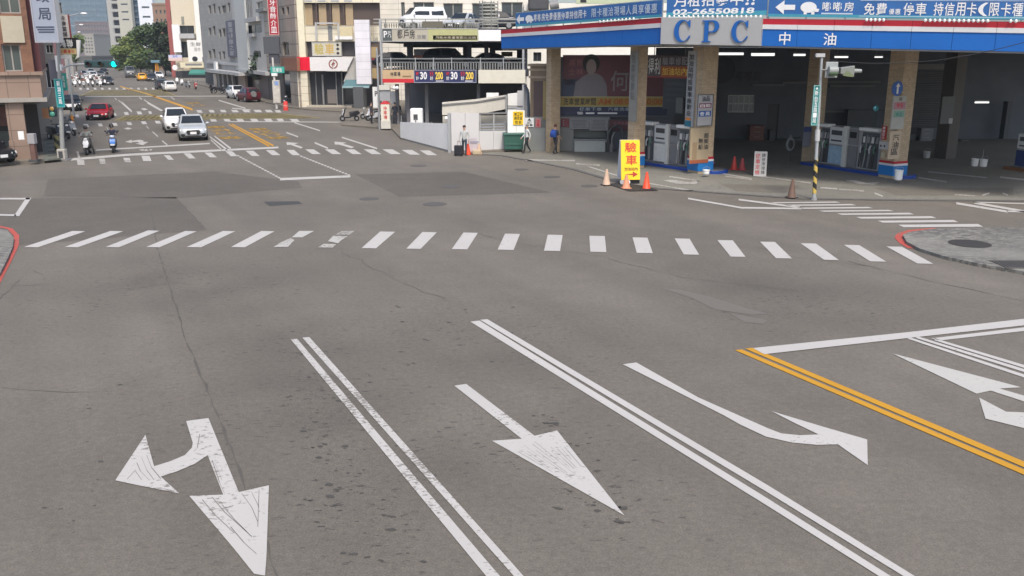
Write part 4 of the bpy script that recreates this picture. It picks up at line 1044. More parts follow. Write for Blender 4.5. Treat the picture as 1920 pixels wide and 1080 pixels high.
MB().tube([(.2, -.05, .0), (.2, -.05, .9), (.35, -.05, 1.2)], .05).build("hose_arm", MGREY, wm); MB().box(.0, .3, 0, .25, 0, .5).build("pump_box", MGREY, wm)
FG = Fr(AT(1203, 140, 52), AT(1292, 140, 50))
board("sign", "hanging sign with white three-character name and orange strip under the roof edge", FG, (1202, 104, 1292, 144), 0, .12, mat("name_board", (.10, .075, .08), .5),
      quads=[((.43, 1, 0, .5), mat("strip_orange", (.40, .11, .02), .5)), ((0, 1, -.06, 0), mat("strip_red", (.3, .03, .04), .5))], texts=[("加得利", (.02, .42, .12, .88), TXW, 'h', .03), ("驗車修配", (.45, .98, .56, .92), mat("grey_letter", (.35, .35, .38), .5), 'h', .02), ("加油站內", (.45, .98, .08, .44), TXY, 'h', .02)])
board("price_board", "dark screen hung between columns below the hanging orange strip sign", FG, (1243, 146, 1290, 205), .0, .1, mat("screen_dark", (.03, .035, .045), .4), texts=[("4", (.1, .9, .2, .9), mat("screen_print", (.045, .055, .065), .5), 'bar')])
board("notice_board", "grey locker panel hung left of the first tiled pump column", FG, (1267, 183, 1280, 213), .25, .08, mat("locker_grey", (.14, .145, .14), .6))
# signs on the columns
fc, fcl = colfr(cC, hC), colfr(cC, hC, 'l')
board("sign", "tall white strip sign with dark characters on the left face of the first pump column", fcl, (1287, 95, 1303, 238), .05, .04, mat("strip_white", (.36, .37, .38), .5), quads=[((.0, .75, 0, .08), mat("strip_teal", (.02, .16, .24), .5)), ((.1, .7, .09, .12), TXO)], texts=[("加油站附設驗車廠歡迎", (.18, .72, .14, .96), TXK, 'v', .02)])
board("sign", "white card with maroon and blue bands high on the first pump column", fc, (1307, 177, 1336, 236), .12, .06, mat("card_white", (.36, .36, .37), .5), border=(DGREY, .02),
      quads=[((.12, .9, .57, .72), mat("band_maroon", (.17, .03, .06), .5)), ((.12, .9, .30, .48), mat("band_blue", (.01, .08, .30), .5))], texts=[("油品", (.25, .8, .78, .95), TXK), ("自助", (.15, .85, .59, .70), TXW), ("會員", (.15, .85, .33, .45), TXW)])
board("sign", "beige fuel sign with two rows of black characters low on the first pump column", fc, (1294, 240, 1329, 306), .04, .03, mat("sign_beige", (.36, .29, .19), .5), texts=[("超柴油", (.70, .95, .38, .86), TXK, 'v', .04), ("無鉛", (.42, .66, .38, .72), TXK, 'v', .04)], quads=[((.0, 1, 0, .1), mat("band_rust", (.32, .09, .04), .5)), ((.12, .36, .12, .6), mat("band_tan", (.28, .20, .12), .5))])
fd, fdl = colfr(cD, hD), colfr(cD, hD, 'l')
board("sign", "white card with pink and green price rows on the second pump column", fd, (1673, 180, 1697, 242), .12, .06, mat("card_cream", (.40, .40, .37), .5), quads=[((.05, .95, .60, .82), mat("row_pink", (.40, .2, .24), .5)), ((.1, .95, .36, .56), mat("row_green", (.2, .34, .27), .5))], texts=[("95", (.25, .75, .66, .78), TXR, 'x'), ("92", (.25, .75, .40, .5), GREEN, 'x'), ("油", (.35, .65, .86, .97), TXK)])
board("sign", "pale peach sign reading fuel in black characters low on the second pump column", fd, (1667, 246, 1688, 298), .16, .04, mat("sign_peach", (.50, .40, .29), .5), texts=[("汽油區", (.2, .8, .14, .9), TXK, 'v', .03)])
board("sign", "narrow red no-smoking sign on the left face of the second pump column", fdl, (1653, 236, 1662, 262), .04, .03, mat("sign_red", (.42, .03, .02), .5), texts=[("嚴禁煙火", (.2, .8, .05, .95), TXW, 'v', .02)])
board("sign", "little white notice with two dark dots on the second pump column", fdl, (1648, 266, 1665, 280), .05, .05, mat("card_white2", (.5, .5, .5), .5), texts=[("●", (.15, .35, .3, .6), TXK, 'x'), ("●", (.55, .75, .3, .6), TXK, 'x')])
board("sign", "tiny beige switch plate under the white notice on the second pump column", fdl, (1652, 286, 1659, 296), .05, .05, mat("plate_beige", (.5, .44, .3), .5))
dk = thing("direction_sign", "round blue disc with white upward arrow on the second pump column", "road sign", fd.o + fd.n * .2, fd.rot)
a = fd.rect(1673, 153, 1693, 179, .2); rr = (a[1] - a[0]) / 2; cxx, czz = (a[0] + a[1]) / 2, (a[2] + a[3]) / 2
f = MB(); f.lathe([(rr, 0), (rr, .03)], 28); f.xf(Matrix.Rotation(R(90), 4, 'X')).xf(Matrix.Translation((cxx, .03, czz))); f.build("disc", mat("disc_blue", (.01, .09, .38), .4), dk)
f = MB(); f.box(cxx - .05, cxx + .05, -.02, -.004, czz - rr * .7, czz + rr * .3); f.add([(cxx - .14, -.02, czz + rr * .25), (cxx + .14, -.02, czz + rr * .25), (cxx, -.02, czz + rr * .75)], [(0, 1, 2)]); f.build("arrow", TXW, dk)
fb, fbl = colfr(cB, hB), colfr(cB, hB, 'l')
board("sign", "faded strip sign on the left face of the column behind the yellow sign", fbl, (1180, 95, 1195, 228), .04, .03, mat("strip_faded", (.24, .235, .21), .6), texts=[("洗車收費站", (.2, .7, .3, .95), mat("faded_print", (.13, .13, .13), .6), 'v')])
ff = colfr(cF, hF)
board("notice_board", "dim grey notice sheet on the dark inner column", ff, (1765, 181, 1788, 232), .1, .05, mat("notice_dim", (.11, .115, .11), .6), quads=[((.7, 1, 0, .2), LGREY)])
fe = colfr(cE, hE)
board("sign", "worn blue and white leaflet on the column behind the striped pole", fe, (1506, 238, 1520, 275), .06, .03, mat("leaflet", (.18, .19, .24), .6), quads=[((.0, 1, .75, 1), mat("leaflet_blue", (.04, .06, .2), .6))])
# lamp-sized convex mirror by the second column
mr = thing("convex_mirror", "small teal convex mirror on a bracket left of the second pump column", "mirror", AT(1643, 203, 44.0))
MB().ell((0, 0, 0), (.15, .05, .15), 14, 8).build("mirror_face", mat("mirror_teal", (.10, .35, .42), .15, .4), mr, smooth=60); MB().tube([(0, .06, 0), (.3, .2, -.1), (.55, .3, -.1)], .02).build("bracket", DGREY, mr)
# pump islands and dispensers
def island(A, B, w, m, name, label):
    fr = Fr(A, B); root = thing(name, label, "kerb", fr.o, fr.rot); L_ = fr.len; r = w / 2
    def shape(g): return [(0 - g, w + g), (0 - g, -g)] + [(L_ - r + (r + g) * math.sin(R(a)), r - (r + g) * math.cos(R(a))) for a in range(0, 181, 20)]
    MB().prism(shape(.0)[::-1][::-1], 0, .17).build("kerb", m, root, bevel=.02)
    MB().prism(shape(-.15), .17, .176).build("deck", mat("island_deck", (.16, .16, .17), .7), root)
    return fr
IB = mat("island_blue", (.01, .05, .27), .4)
i1 = island(G(1182, 306), G(1338, 329), 1.5, IB, "pump_island", "blue edged pump island carrying the left dispenser")
i2 = island(G(1500, 309), G(1690, 338), 1.5, IB, "pump_island", "blue edged pump island carrying the right dispenser")
i3 = island(G(1880, 318), G(2080, 345), 1.5, mat("island_brown", (.2, .09, .04), .6), "pump_island", "brown edged pump island at the right edge of the photo")
def dispenser(fr, label, u0, u1, vtop, cells, tint):
    """cells: (u0, u1, kind); pixel columns along the island"""
    d = -.35; x0 = fr.m(u0, 290, d)[0]; x1 = fr.m(u1, 300, d)[0]
    zt = fr.m((u0 + u1) / 2, vtop, d)[1]
    root = thing("fuel_dispenser", label, "fuel pump", fr.o - fr.n * .35 + fr.ex * x0 + Vector((0, 0, .17)), fr.rot, "fuel dispensers"); Hh = zt - .17
    PG = mat("pump_grey", (.34, .34, .35), .4); PS = mat("pump_silver", (.62, .63, .63), .4)
    MB().box(0, x1 - x0, .12, .75, 0, Hh).build("cabinet", PG, root, bevel=.02)
    for a, c, k in cells:
        p0, p1 = fr.m(a, 290, d)[0] - x0, fr.m(c, 300, d)[0] - x0
        if k == 'panel':
            MB().box(p0 + .03, p1 - .03, .03, .12, Hh * .55, Hh * .98).build("display_panel", PS, root, bevel=.015)
            MB().box(p0 + .03, p1 - .03, .02, .12, Hh * .04, Hh * .50).build("lower_panel", tint, root, bevel=.015)
            q = MB(); q.box(p0 + .15, p1 - .15, .015, .03, Hh * .78, Hh * .9); q.box(p0 + .15, p1 - .15, .015, .03, Hh * .62, Hh * .66); q.build("display", DGREY, root)
        elif k == 'body':
            q = MB(); q.box(p0 + .02, p1 - .02, .05, .12, Hh * .02, Hh * .55); q.build("service_door", mat("pump_dark", (.19, .19, .195), .45), root, bevel=.015)
            MB().box(p0 + .02, p1 - .02, .05, .12, Hh * .58, Hh * .97).build("card_terminal", mat("pump_mid", (.22, .22, .23), .45), root, bevel=.015); MB().box(p0 + .12, p1 - .12, .03, .05, Hh * .75, Hh * .9).build("screen", BLACK, root)
        elif k == 'post':
            MB().box(p0, p1, -.05, .12, 0, Hh + .05).build("corner_post", mat("post_white", (.62, .62, .58), .5), root)
        else:
            MB().box(p0 + .04, p1 - .04, .08, .121, Hh * .04, Hh * .92).build("hose_bay", mat("bay_dark", (.09, .10, .11), .5), root)
            MB().box(p0 - .06, p1 + .06, -.12, .4, Hh * .96, Hh * 1.04).build("bay_canopy", WHITE, root, bevel=.02)
            n = 4
            for i in range(n):
                x = p0 + (p1 - p0) * (i + .5) / n; q = MB()
                pts = [(x, .0, Hh * .86)] + [(x + .05 * math.sin(t * .9 + i), -.06 - .06 * math.sin(math.pi * t / 8), Hh * (.86 - .8 * math.sin(math.pi * t / 8) ** 1.0 if t < 8 else .5)) for t in range(1, 8)] + [(x + .08, .0, Hh * .5)]
                q.tube(pts, .022, 6); q.build("hose", [BLACK, MGREY, mat("hose_pale", (.3, .3, .28), .6)][(i * 2 + int(u0)) % 3], root)
                z = MB(); z.cyl((x, -.02, Hh * .62), (x + .02, -.14, Hh * .52), .05, .035, 8); z.tube([(x + .02, -.14, Hh * .52), (x + .03, -.12, Hh * .42)], .03, 6); z.build("nozzle", [PS, mat("nozzle_green", (.08, .2, .14), .5)][i % 2], root)
                s = MB(); s.box(x - .09, x + .09, .06, .079, Hh * .67, Hh * .82); s.build("grade_label", [WHITE, mat("grade_grey", (.3, .3, .32), .5)][i % 2], root)
    return root
dispenser(i1, "left fuel dispenser with silver panels and hose bays beside the first pump column", 1199, 1293, 234, [(1199, 1222, 'hose'), (1224, 1247, 'panel'), (1247, 1252, 'post'), (1252, 1269, 'body'), (1270, 1292, 'hose')], mat("panel_silver", (.66, .67, .64), .5, var=.2, scale=6))
dispenser(i2, "right fuel dispenser with light blue poster panel behind the striped pole", 1533, 1645, 239, [(1533, 1549, 'hose'), (1551, 1578, 'panel'), (1579, 1585, 'post'), (1586, 1604, 'body'), (1611, 1643, 'hose')], mat("panel_blue", (.32, .46, .58), .5, var=.35, scale=5))
dispenser(i3, "fuel dispenser cut by the right edge with white head and blue skirt", 1903, 2010, 254, [(1903, 1950, 'panel'), (1950, 2000, 'hose')], mat("panel_navy", (.02, .04, .15), .5))
# buckets
def bucket(p, label, paint, r=.17, h=.34):
    t = thing("bucket", label, "bucket", p, 0, "plastic buckets at the station")
    MB().lathe([(r * .82, 0), (r, h), (r * 1.06, h), (r * 1.06, h - .03), (r * .99, h - .03), (r * .95, h), (r * .9, .04)], 18).build("pail", paint, t, smooth=40)
    MB().tube([(-r, 0, h - .02), (-r * .9, -.06, h + .1), (0, -.1, h + .16), (r * .9, -.06, h + .1), (r, 0, h - .02)], .008, 6).build("handle", STEEL, t)
bucket(G(1679, 334, .17) + Vector((-.1, -.55, .0)), "white bucket at the foot of the second pump column", WHITE, .19, .45)
bucket(G(1827, 311, .02), "left white bucket with dark band on the forecourt right of the pumps", WHITE, .2, .38)
bucket(G(1843, 312, .02), "right white bucket with a stick in it on the forecourt", WHITE, .2, .38)
b = MB().cyl((0, 0, .1), (.02, 0, .9), .015); o = b.build("squeegee_stick", LGREY); o.location = G(1840, 312, .02); tag(o, "thin pale stick standing in the right white bucket", "stick")
bucket(G(1737, 296, .02), "grey bucket beside the dark inner column", LGREY, .2, .38)
bucket(G(1324, 326, .176), "white bowl on the blue island by the first pump column", WHITE, .17, .2)
# traffic cones
def cone(p, label, m, h=.7, band=True, name="traffic_cone"):
    t = thing(name, label, "traffic cone", p, random.uniform(0, 1), "traffic cones")
    MB().lathe([(.19, .03), (.17, .05), (.045, h), (.03, h + .005)], 18).build("cone", m, t, smooth=40)
    MB().box(-.2, .2, -.2, .2, 0, .035).build("base", m if h < .71 else BLACK, t, bevel=.015)
    if band: MB().lathe([(.136, h * .32 + .0), (.096, h * .6)], 18).build("band", mat("cone_band", (.55, .5, .48), .5), t, smooth=40)
CP = mat("cone_pale", (.52, .36, .26), .6, var=.25); CO = mat("cone_orange", (.75, .07, .02), .5); CD = mat("cone_brown", (.12, .07, .05), .7)
cone(G(1137, 347, .02), "faded pale cone left of the yellow sign", CP, .72)
cone(G(1174, 353, .02), "faded orange cone in front of the yellow sign", mat("cone_faded", (.62, .25, .14), .6), .6)
cone(G(1212, 354, .02), "bright orange cone right of the yellow sign", CO, .74, False)
cone(G(1334, 309, .02), "dull red cone behind the first pump column", mat("cone_dull", (.34, .05, .05), .6), .72)
cone(G(1376, 318, .02), "red cone with white cap left of the leaning board", mat("cone_red", (.48, .04, .03), .5), .68)
cone(G(1391, 319, .02), "dim red cone nearest the leaning white board", MATS["cone_dull"], .62)
cone(G(1484, 371, .02), "dirty brown cone on the kerb drain left of the striped pole", CD, .78, False)
# yellow A-frame
ya = thing("a_frame_sign", "tall yellow A-frame sign with red characters and an arrow by the kerb", "sign", G(1178, 343, .02), R(8))
b = MB(); YH, YW = 1.82, .88
def leaf(sgn, m, nm, y0):
    b = MB(); b.hexa([(-YW / 2, sgn * .38 - .02, .2), (YW / 2, sgn * .38 - .02, .2), (YW / 2, sgn * .38 + .03, .2), (-YW / 2, sgn * .38 + .03, .2), (-YW / 2, sgn * .08 - .02, YH + .15), (YW / 2, sgn * .08 - .02, YH + .15), (YW / 2, sgn * .08 + .03, YH + .15), (-YW / 2, sgn * .08 + .03, YH + .15)])
    return b.build(nm, m, ya)
YS = mat("sign_yellow", (.85, .56, .01), .45, var=.05); leaf(-1, YS, "front_panel", 0); leaf(1, WHITE, "rear_panel", 0)
MB().hexa([(-YW / 2 - .004, -.35, .22), (-YW / 2 + .01, -.35, .22), (-YW / 2 + .01, .36, .22), (-YW / 2 - .004, .36, .22), (-YW / 2 - .004, -.06, YH + .12), (-YW / 2 + .01, -.06, YH + .12), (-YW / 2 + .01, .06, YH + .12), (-YW / 2 - .004, .06, YH + .12)]).build("side_panel", mat("side_white", (.55, .57, .6), .5), ya)
tl = math.atan2(.30, YH - .05)
def onface(b, nm, m): b.xf(Matrix.Translation((0, -.41, .2)) @ Matrix.Rotation(-tl, 4, 'X')).build(nm, m, ya)
onface(MB().text("驗", -.26, .28, 1.25, 1.70, -.006, bold=.03), "lettering", TXR); onface(MB().text("車", -.22, .3, .68, 1.12, -.006, bold=.03), "lettering", TXR)
onface(MB().htext("加油站內", -.3, .34, .42, .57, -.006, bold=.03), "lettering", mat("letter_brown", (.18, .05, .02), .5))
onface(MB().add([(-.28, -.006, .25), (.1, -.006, .22), (.1, -.006, .12), (.34, -.006, .25), (.1, -.006, .38), (.1, -.006, .28)], [(0, 1, 5), (2, 3, 4), (1, 2, 4, 5)]), "arrow", mat("arrow_red", (.40, .03, .02), .5))
b = MB(); b.box(-.3, .46, -.3, .3, 0, .2); b.build("ballast", BLACK, ya, bevel=.03)
for x in (-.4, -.12):
    MB().cyl((x, -.42, .1), (x, -.34, .1), .1, n=14).build("wheel", [LGREY, WHITE][x > -.2], ya)
# leaning white board
lb = thing("a_frame_sign", "small white board with orange and black characters standing alone on the forecourt", "sign", G(1424, 329, .02), R(-12))
def lf(sgn, nm, m):
    b = MB(); b.hexa([(-.3, sgn * .28 - .012, 0), (.3, sgn * .28 - .012, 0), (.3, sgn * .28 + .012, 0), (-.3, sgn * .28 + .012, 0), (-.3, sgn * .03 - .012, 1.17), (.3, sgn * .03 - .012, 1.17), (.3, sgn * .03 + .012, 1.17), (-.3, sgn * .03 + .012, 1.17)]); return b.build(nm, m, lb)
lf(-1, "front_panel", mat("board_white", (.5, .48, .45), .5)); lf(1, "rear_panel", DGREY); t2 = math.atan2(.25, 1.17)
def of2(b, nm, m): b.xf(Matrix.Translation((0, -.292, 0)) @ Matrix.Rotation(-t2, 4, 'X')).build(nm, m, lb)
of2(MB().vtext("機車定檢", -.24, -.02, .06, 1.1, -.006, bold=.03), "lettering", TXR); of2(MB().vtext("請依序排隊", .05, .22, .08, 1.12, -.006, bold=.02), "lettering", TXK)
# banners on the roof edge
FL = Fr(P0b, P1b)
BB = mat("banner_blue", (.03, .13, .36), .5, var=.25, scale=.8); BT = mat("banner_teal", (.05, .28, .38), .5); BW = TXW
def roof_banner(fr, label, x0, x1, z0, z1, slope, items, rail=True):
    """a printed sheet stretched along the roof edge; slope follows the roof"""
    root = thing("roof_banner", label, "banner", fr.o + fr.n * .06, fr.rot); k = slope
    sh = lambda p: (p[0], p[1], p[2] + (p[0] - x0) * k)
    def put(b, nm, m): b.v = [sh(p) for p in b.v]; b.build(nm, m, root)
    put(MB().box(x0, x1, 0, .04, z0, z1), "sheet", BB)
    put(MB().box(x0, x1, -.012, -.002, z0, z0 + (z1 - z0) * .16), "hem", BT)
    f = MB(); n = max(2, int((x1 - x0) / 1.6))
    for i in range(n + 1):
        x = x0 + (x1 - x0) * i / n; f.box(x - .025, x + .025, .05, .1, z0 - .35, z1 + .05)
    f.box(x0, x1, .05, .09, z1 - .02, z1 + .04); put(f, "rail", STEEL)
    for nm, fn, m in items:
        b = MB(); fn(b); put(b, nm, m)
x0, x1 = FL.m(967, 40, .06)[0], FL.m(1240, 20, .06)[0]
za, zb_ = FL.m(967, 50, .06)[1], FL.m(967, 25, .06)[1]; zc, zd = FL.m(1240, 32, .06)[1], FL.m(1240, 2, .06)[1]
Lb, Hb = x1 - x0, zb_ - za
def arrow_l(b, x, z, w, h, y=-.02):
    b.add([(x, y, z + h / 2), (x + w * .45, y, z + h), (x + w * .45, y, z + h * .68), (x + w, y, z + h * .68), (x + w, y, z + h * .32), (x + w * .45, y, z + h * .32), (x + w * .45, y, z)], [(0, 6, 1), (2, 5, 4, 3)])
def piggy(b, x, z, w, h, y=-.02):
    b.poly([(x + w * (.45 + .45 * math.cos(2 * math.pi * i / 20)), y, z + h * (.55 + .42 * math.sin(2 * math.pi * i / 20))) for i in range(20)])
    b.quad((x + w * .75, y - .001, z + h * .5), (x + w * 1.05, y - .001, z + h * .42), (x + w * 1.0, y - .001, z + h * .2), (x + w * .7, y - .001, z + h * .2))
    for q in (.2, .62): b.quad((x + w * q, y - .001, z), (x + w * (q + .18), y - .001, z), (x + w * (q + .18), y - .001, z + h * .3), (x + w * q, y - .001, z + h * .3))
roof_banner(FL, "long blue banner with white characters along the receding left roof edge", x0, x1, za, zb_, (zc - za) / Lb, [
    ("arrow", lambda b: arrow_l(b, x0 + .1, za + .15 * Hb, .9, Hb * .75), BW), ("emblem", lambda b: piggy(b, x0 + 1.15, za + .2 * Hb, .9, Hb * .6), BW),
    ("lettering", lambda b: b.htext("嘟嘟房免費優惠停車持信用卡", x0 + 2.1, x0 + Lb * .55, za + Hb * .28, za + Hb * .82, -.02, bold=.02), BW),
    ("lettering", lambda b: b.htext("限卡種洽現場人員享優惠", x0 + Lb * .58, x0 + Lb * .98, za + Hb * .28, za + Hb * .84, -.02, bold=.02), mat("letter_pale_blue", (.5, .58, .68), .5))])
FSn = Fr(P1b, P2b)
x0, x1 = FSn.m(1250, 15, .06)[0], FSn.m(1438, 15, .06)[0]; za, zb_ = FSn.m(1340, 30, .06)[1], FSn.m(1340, -22, .06)[1]; Hb = zb_ - za
roof_banner(FSn, "blue monthly rental banner with a phone number above the grey letter panel", x0, x1, za, zb_, 0, [
    ("lettering", lambda b: b.htext("月租招募中", x0 + .3, x0 + (x1 - x0) * .78, za + Hb * .36, za + Hb * .82, -.02, bold=.025), BW), ("lettering", lambda b: b.text("!!", x0 + (x1 - x0) * .79, x0 + (x1 - x0) * .88, za + Hb * .36, za + Hb * .82, -.02, bold=.02, shear=.2), BW),
    ("lettering", lambda b: b.text("02-26550818", x0 + .3, x0 + (x1 - x0) * .88, za + Hb * .07, za + Hb * .28, -.02, bold=.03, shear=.15), BW)])
x0, x1 = FRt.m(1441, 15, .06)[0], FRt.m(2010, 20, .06)[0]; za, zb_ = FRt.m(1450, 31, .06)[1], FRt.m(1450, -2, .06)[1]; zc = FRt.m(1920, 37, .06)[1]; Hb = zb_ - za
sl_ = (zc - za) / (FRt.m(1920, 20, .06)[0] - x0)
px = lambda u: FRt.m(u, 15, .06)[0]
roof_banner(FRt, "long blue free parking banner with white arrow and characters along the right roof edge", x0, x1, za, zb_, sl_, [
    ("arrow", lambda b: arrow_l(b, px(1454), za + .14 * Hb, px(1491) - px(1454), Hb * .8), BW), ("emblem", lambda b: piggy(b, px(1501), za + .15 * Hb, px(1535) - px(1501), Hb * .72), BW),
    ("lettering", lambda b: b.htext("嘟嘟房", px(1541), px(1602), za + Hb * .34, za + Hb * .85, -.02, bold=.025), BW), ("caption", lambda b: b.box(px(1541), px(1600), -.02, -.008, za + Hb * .17, za + Hb * .25), mat("letter_pale_blue", (.5, .58, .68), .5)),
    ("lettering", lambda b: b.htext("免費", px(1619), px(1665), za + Hb * .16, za + Hb * .8, -.02, bold=.03), BW), ("lettering", lambda b: b.htext("優惠", px(1667), px(1690), za + Hb * .2, za + Hb * .5, -.02, bold=.02), BW),
    ("lettering", lambda b: b.htext("停車", px(1693), px(1739), za + Hb * .16, za + Hb * .82, -.02, bold=.03), BW), ("lettering", lambda b: b.htext("持信用卡(限卡種", px(1750), px(1920), za + Hb * .16, za + Hb * .84, -.02, bold=.03), BW),
    ("rule", lambda b: [b.box(px(1612), x1, -.015, -.004, za + Hb * .08, za + Hb * .11), b.box(px(1612), x1, -.015, -.004, za + Hb * .92, za + Hb * .95)], MATS["letter_pale_blue"])])
# light bulbs strung under the banners
for fr, lab, us in ((FRt, "row of white festoon bulbs under the right roof banner", [(u, 35.5 + (u - 1440) * .009) for u in list(range(1625, 1665, 8)) + list(range(1735, 1860, 9)) + [1895, 1905]]), (FSn, "row of white festoon bulbs above the grey letter panel", [(u, 31) for u in range(1255, 1432, 9)]), (FL, "row of white festoon bulbs under the left roof banner", [(u, 40.5 - (u - 1125) * .085) for u in range(1125, 1190, 7)])):
    t = thing("festoon_lights", lab, "string lights", fr.o + fr.n * .12, fr.rot); w = MB(); pts = []
    for u, v in us:
        a = fr.m(u, v, .12); pts.append((a[0], 0, a[1] + .05)); MB().ell((a[0], 0, a[1]), (.055, .055, .07), 8, 6).build("bulb", WHITE, t)
    w.tube(pts, .008, 5); w.build("cable", BLACK, t)
# the slim striped pole with street sign and signals
pp = G(1526, 375); sp_ = thing("signal_pole", "slim leaning pole with black and yellow stripes standing on the kerb drain before the station", "pole", pp)
tp = AT(1541, 106, pp.y) - pp
MB().cyl((0, 0, 0), tp, .075, .05, 12).build("pole", mat("pole_white", (.32, .345, .355), .5), sp_, smooth=40)
a, c = tp * ((375 - 362) / 269), tp * ((375 - 297) / 269)
MB().cyl(a, c, .082, .078, 14).build("stripe_sleeve", stripes_mat("hazard_stripe", (.015, .015, .015), (.5, .36, .08), 2.2, 'Z', .9), sp_, smooth=40)
MB().cyl(tp * .42, tp * .50, .1, .1, 10).build("junction_box", LGREY, sp_); MB().cyl((0, 0, 0), (0, 0, .12), .14, .1, 12).build("foot", MGREY, sp_)
MB().box(tp.x - .25, tp.x + .1, -.08, .08, tp.z - .02, tp.z + .12).build("camera_head", LGREY, sp_)
FP = Fr(Vector((pp.x - 5, pp.y - .12, 0)), Vector((pp.x + 5, pp.y - .12, 0)))
board("street_sign", "narrow vertical green street sign with white characters on the striped pole", FP, (1523, 160, 1535, 235), .02, .04, mat("street_green", (.01, .20, .19), .5), border=(mat("sign_edge", (.2, .4, .38), .5), .03), texts=[("新台五路一段", (.22, .78, .05, .88), TXW, 'v', .02), ("▲", (.3, .7, .9, .96), TXW, 'x')])
def signal_rear(u0, v0, u1, v1, label):
    x0, x1, z0, z1 = FP.rect(u0, v0, u1, v1, .2); t = thing("traffic_signal", label, "traffic signal", FP.o + FP.n * .2 + FP.ex * x0 + Vector((0, 0, z0)), FP.rot, "signals on the striped pole"); return t, x1 - x0, z1 - z0
t, w, h = signal_rear(1548, 116, 1571, 146, "white signal backboard with a green hood nearest the striped pole")
MB().box(0, w, 0, .06, 0, h).build("backboard", mat("signal_white", (.30, .32, .32), .5), t, bevel=.02)
MB().cyl((w * .15, -.15, h * .48), (w * .85, -.15, h * .48), h * .26, h * .26, 16).build("signal_head", mat("signal_pale", (.27, .29, .28), .5), t, smooth=40); MB().cyl((w * .2, -.17, h * .34), (w * .85, -.17, h * .34), h * .2, h * .2, 14).build("hood", mat("signal_green", (.07, .12, .06), .5), t, smooth=40)
MB().tube([(-.15, 0, h * .5), (.05, 0, h * .5)], .03).build("bracket", MGREY, t)
t, w, h = signal_rear(1573, 123, 1615, 143, "grey signal head with olive hoods at the end of the bracket")
MB().hexa([(0, -.2, h * .25), (w * .62, -.2, 0), (w * .62, .15, 0), (0, .15, h * .25), (0, -.2, h * .8), (w * .62, -.2, h), (w * .62, .15, h), (0, .15, h * .8)]).build("signal_head", mat("signal_grey", (.19, .20, .185), .5), t, bevel=.02)
MB().prismxz([(w * .08, h * .1), (w * .3, h * .55), (w * .58, h * .1), (w * .58, -.02), (w * .3, .0)], -.24, -.205).build("hood", mat("signal_olive", (.14, .17, .09), .5), t); MB().cyl((w * .62, 0, h * .5), (w, 0, h * .5), h * .22, h * .17, 12).build("visor", mat("signal_pale", (.27, .29, .28), .5), t, smooth=40); MB().tube([(-.3, 0, h * .5), (.02, 0, h * .5)], .03).build("bracket", MGREY, t)
wp = [(1545, 112), (1590, 117), (1640, 119), (1700, 118), (1760, 113), (1830, 101), (1880, 90), (1930, 77), (2000, 55)]
b = MB(); Wp = [AT(u, v, pp.y - (u - 1545) * .006) for u, v in wp]; b.tube(Wp, .014, 6); o = b.build("overhead_cable", BLACK); tag(o, "thin sagging cable from the striped pole to the right edge", "cable")

# clutter along the dark workshop wall
for i, (u0, v0, u1, v1, c, lab) in enumerate(((1300, 245, 1330, 292, (.12, .13, .15), "grey roller cabinet against the workshop wall behind the first pump column"), (1405, 235, 1432, 288, (.16, .06, .05), "dull red tool cabinet against the workshop wall left of the door"), (1608, 262, 1655, 290, (.08, .14, .20), "bluish work bench against the workshop wall behind the right dispenser"), (1725, 240, 1748, 292, (.17, .18, .20), "pale locker left of the dark inner column"), (1800, 262, 1818, 298, (.14, .13, .11), "brownish crate stack right of the dark inner column"))):
    a = FB.rect(u0, v0, u1, v1, 1.5); t = thing("cabinet", lab, "cabinet", FB.o + FB.n * 1.5 + FB.ex * a[0], FB.rot); w = a[1] - a[0]; hh_ = a[3]
    m = mat("cabinet_paint_%s" % ["grey", "red", "blue", "pale", "brown"][i], c, .5, var=.2)
    MB().box(0, w, 0, .7, .02, hh_).build("carcass", m, t, bevel=.02)
    for k in range(3): MB().box(.05, w - .05, -.03, 0, hh_ * (k * .31 + .06), hh_ * (k * .31 + .33)).build("drawer", m, t, bevel=.01); MB().box(w * .3, w * .7, -.06, -.03, hh_ * (k * .31 + .27), hh_ * (k * .31 + .29)).build("pull", LGREY, t)
sh = FB.rect(1700, 130, 1765, 240, .2); t = thing("roller_shutter", "closed grey roller shutter in the workshop wall between second column and dark inner column", "shutter", FB.o + FB.n * .05 + FB.ex * sh[0], FB.rot)
b = MB()
for k in range(26): z = sh[2] + (sh[3] - sh[2]) * k / 26; b.hexa([(0, -.02, z), (sh[1] - sh[0], -.02, z), (sh[1] - sh[0], 0, z), (0, 0, z), (0, -.06, z + .1), (sh[1] - sh[0], -.06, z + .1), (sh[1] - sh[0], 0, z + .12), (0, 0, z + .12)])
b.build("slats", mat("shutter_grey", (.13, .135, .145), .5), t); MB().box(-.1, sh[1] - sh[0] + .1, -.25, 0, sh[3], sh[3] + .35).build("shutter_box", MGREY, t)
t = thing("hose_reel", "pale coiled air hose hanging on the column behind the striped pole", "hose", AT(1482, 270, 50)); b = MB()
for k in range(3): b.tube([(.22 * math.cos(i * .524) * (1 - k * .12), -.04 * k, .36 * math.sin(i * .524) * (1 - k * .1)) for i in range(13)], .022, 6)
b.build("coil", mat("hose_grey", (.26, .28, .29), .6), t); MB().box(-.06, .06, 0, .12, .2, .5).build("hook", MGREY, t); MB().tube([(0, .06, .3), (0, .06, -1.3)], .035, 8).build("stand", DGREY, t)

t = thing("sign_hanger", "pair of thin rods holding the orange strip sign under the roof", "rod", FG.o, FG.rot)
for u in (1226, 1284): a = FG.m(u, 104); MB().cyl((a[0], .06, a[1]), (a[0], .06, 6.13), .02, n=8).build("rod", MGREY, t)
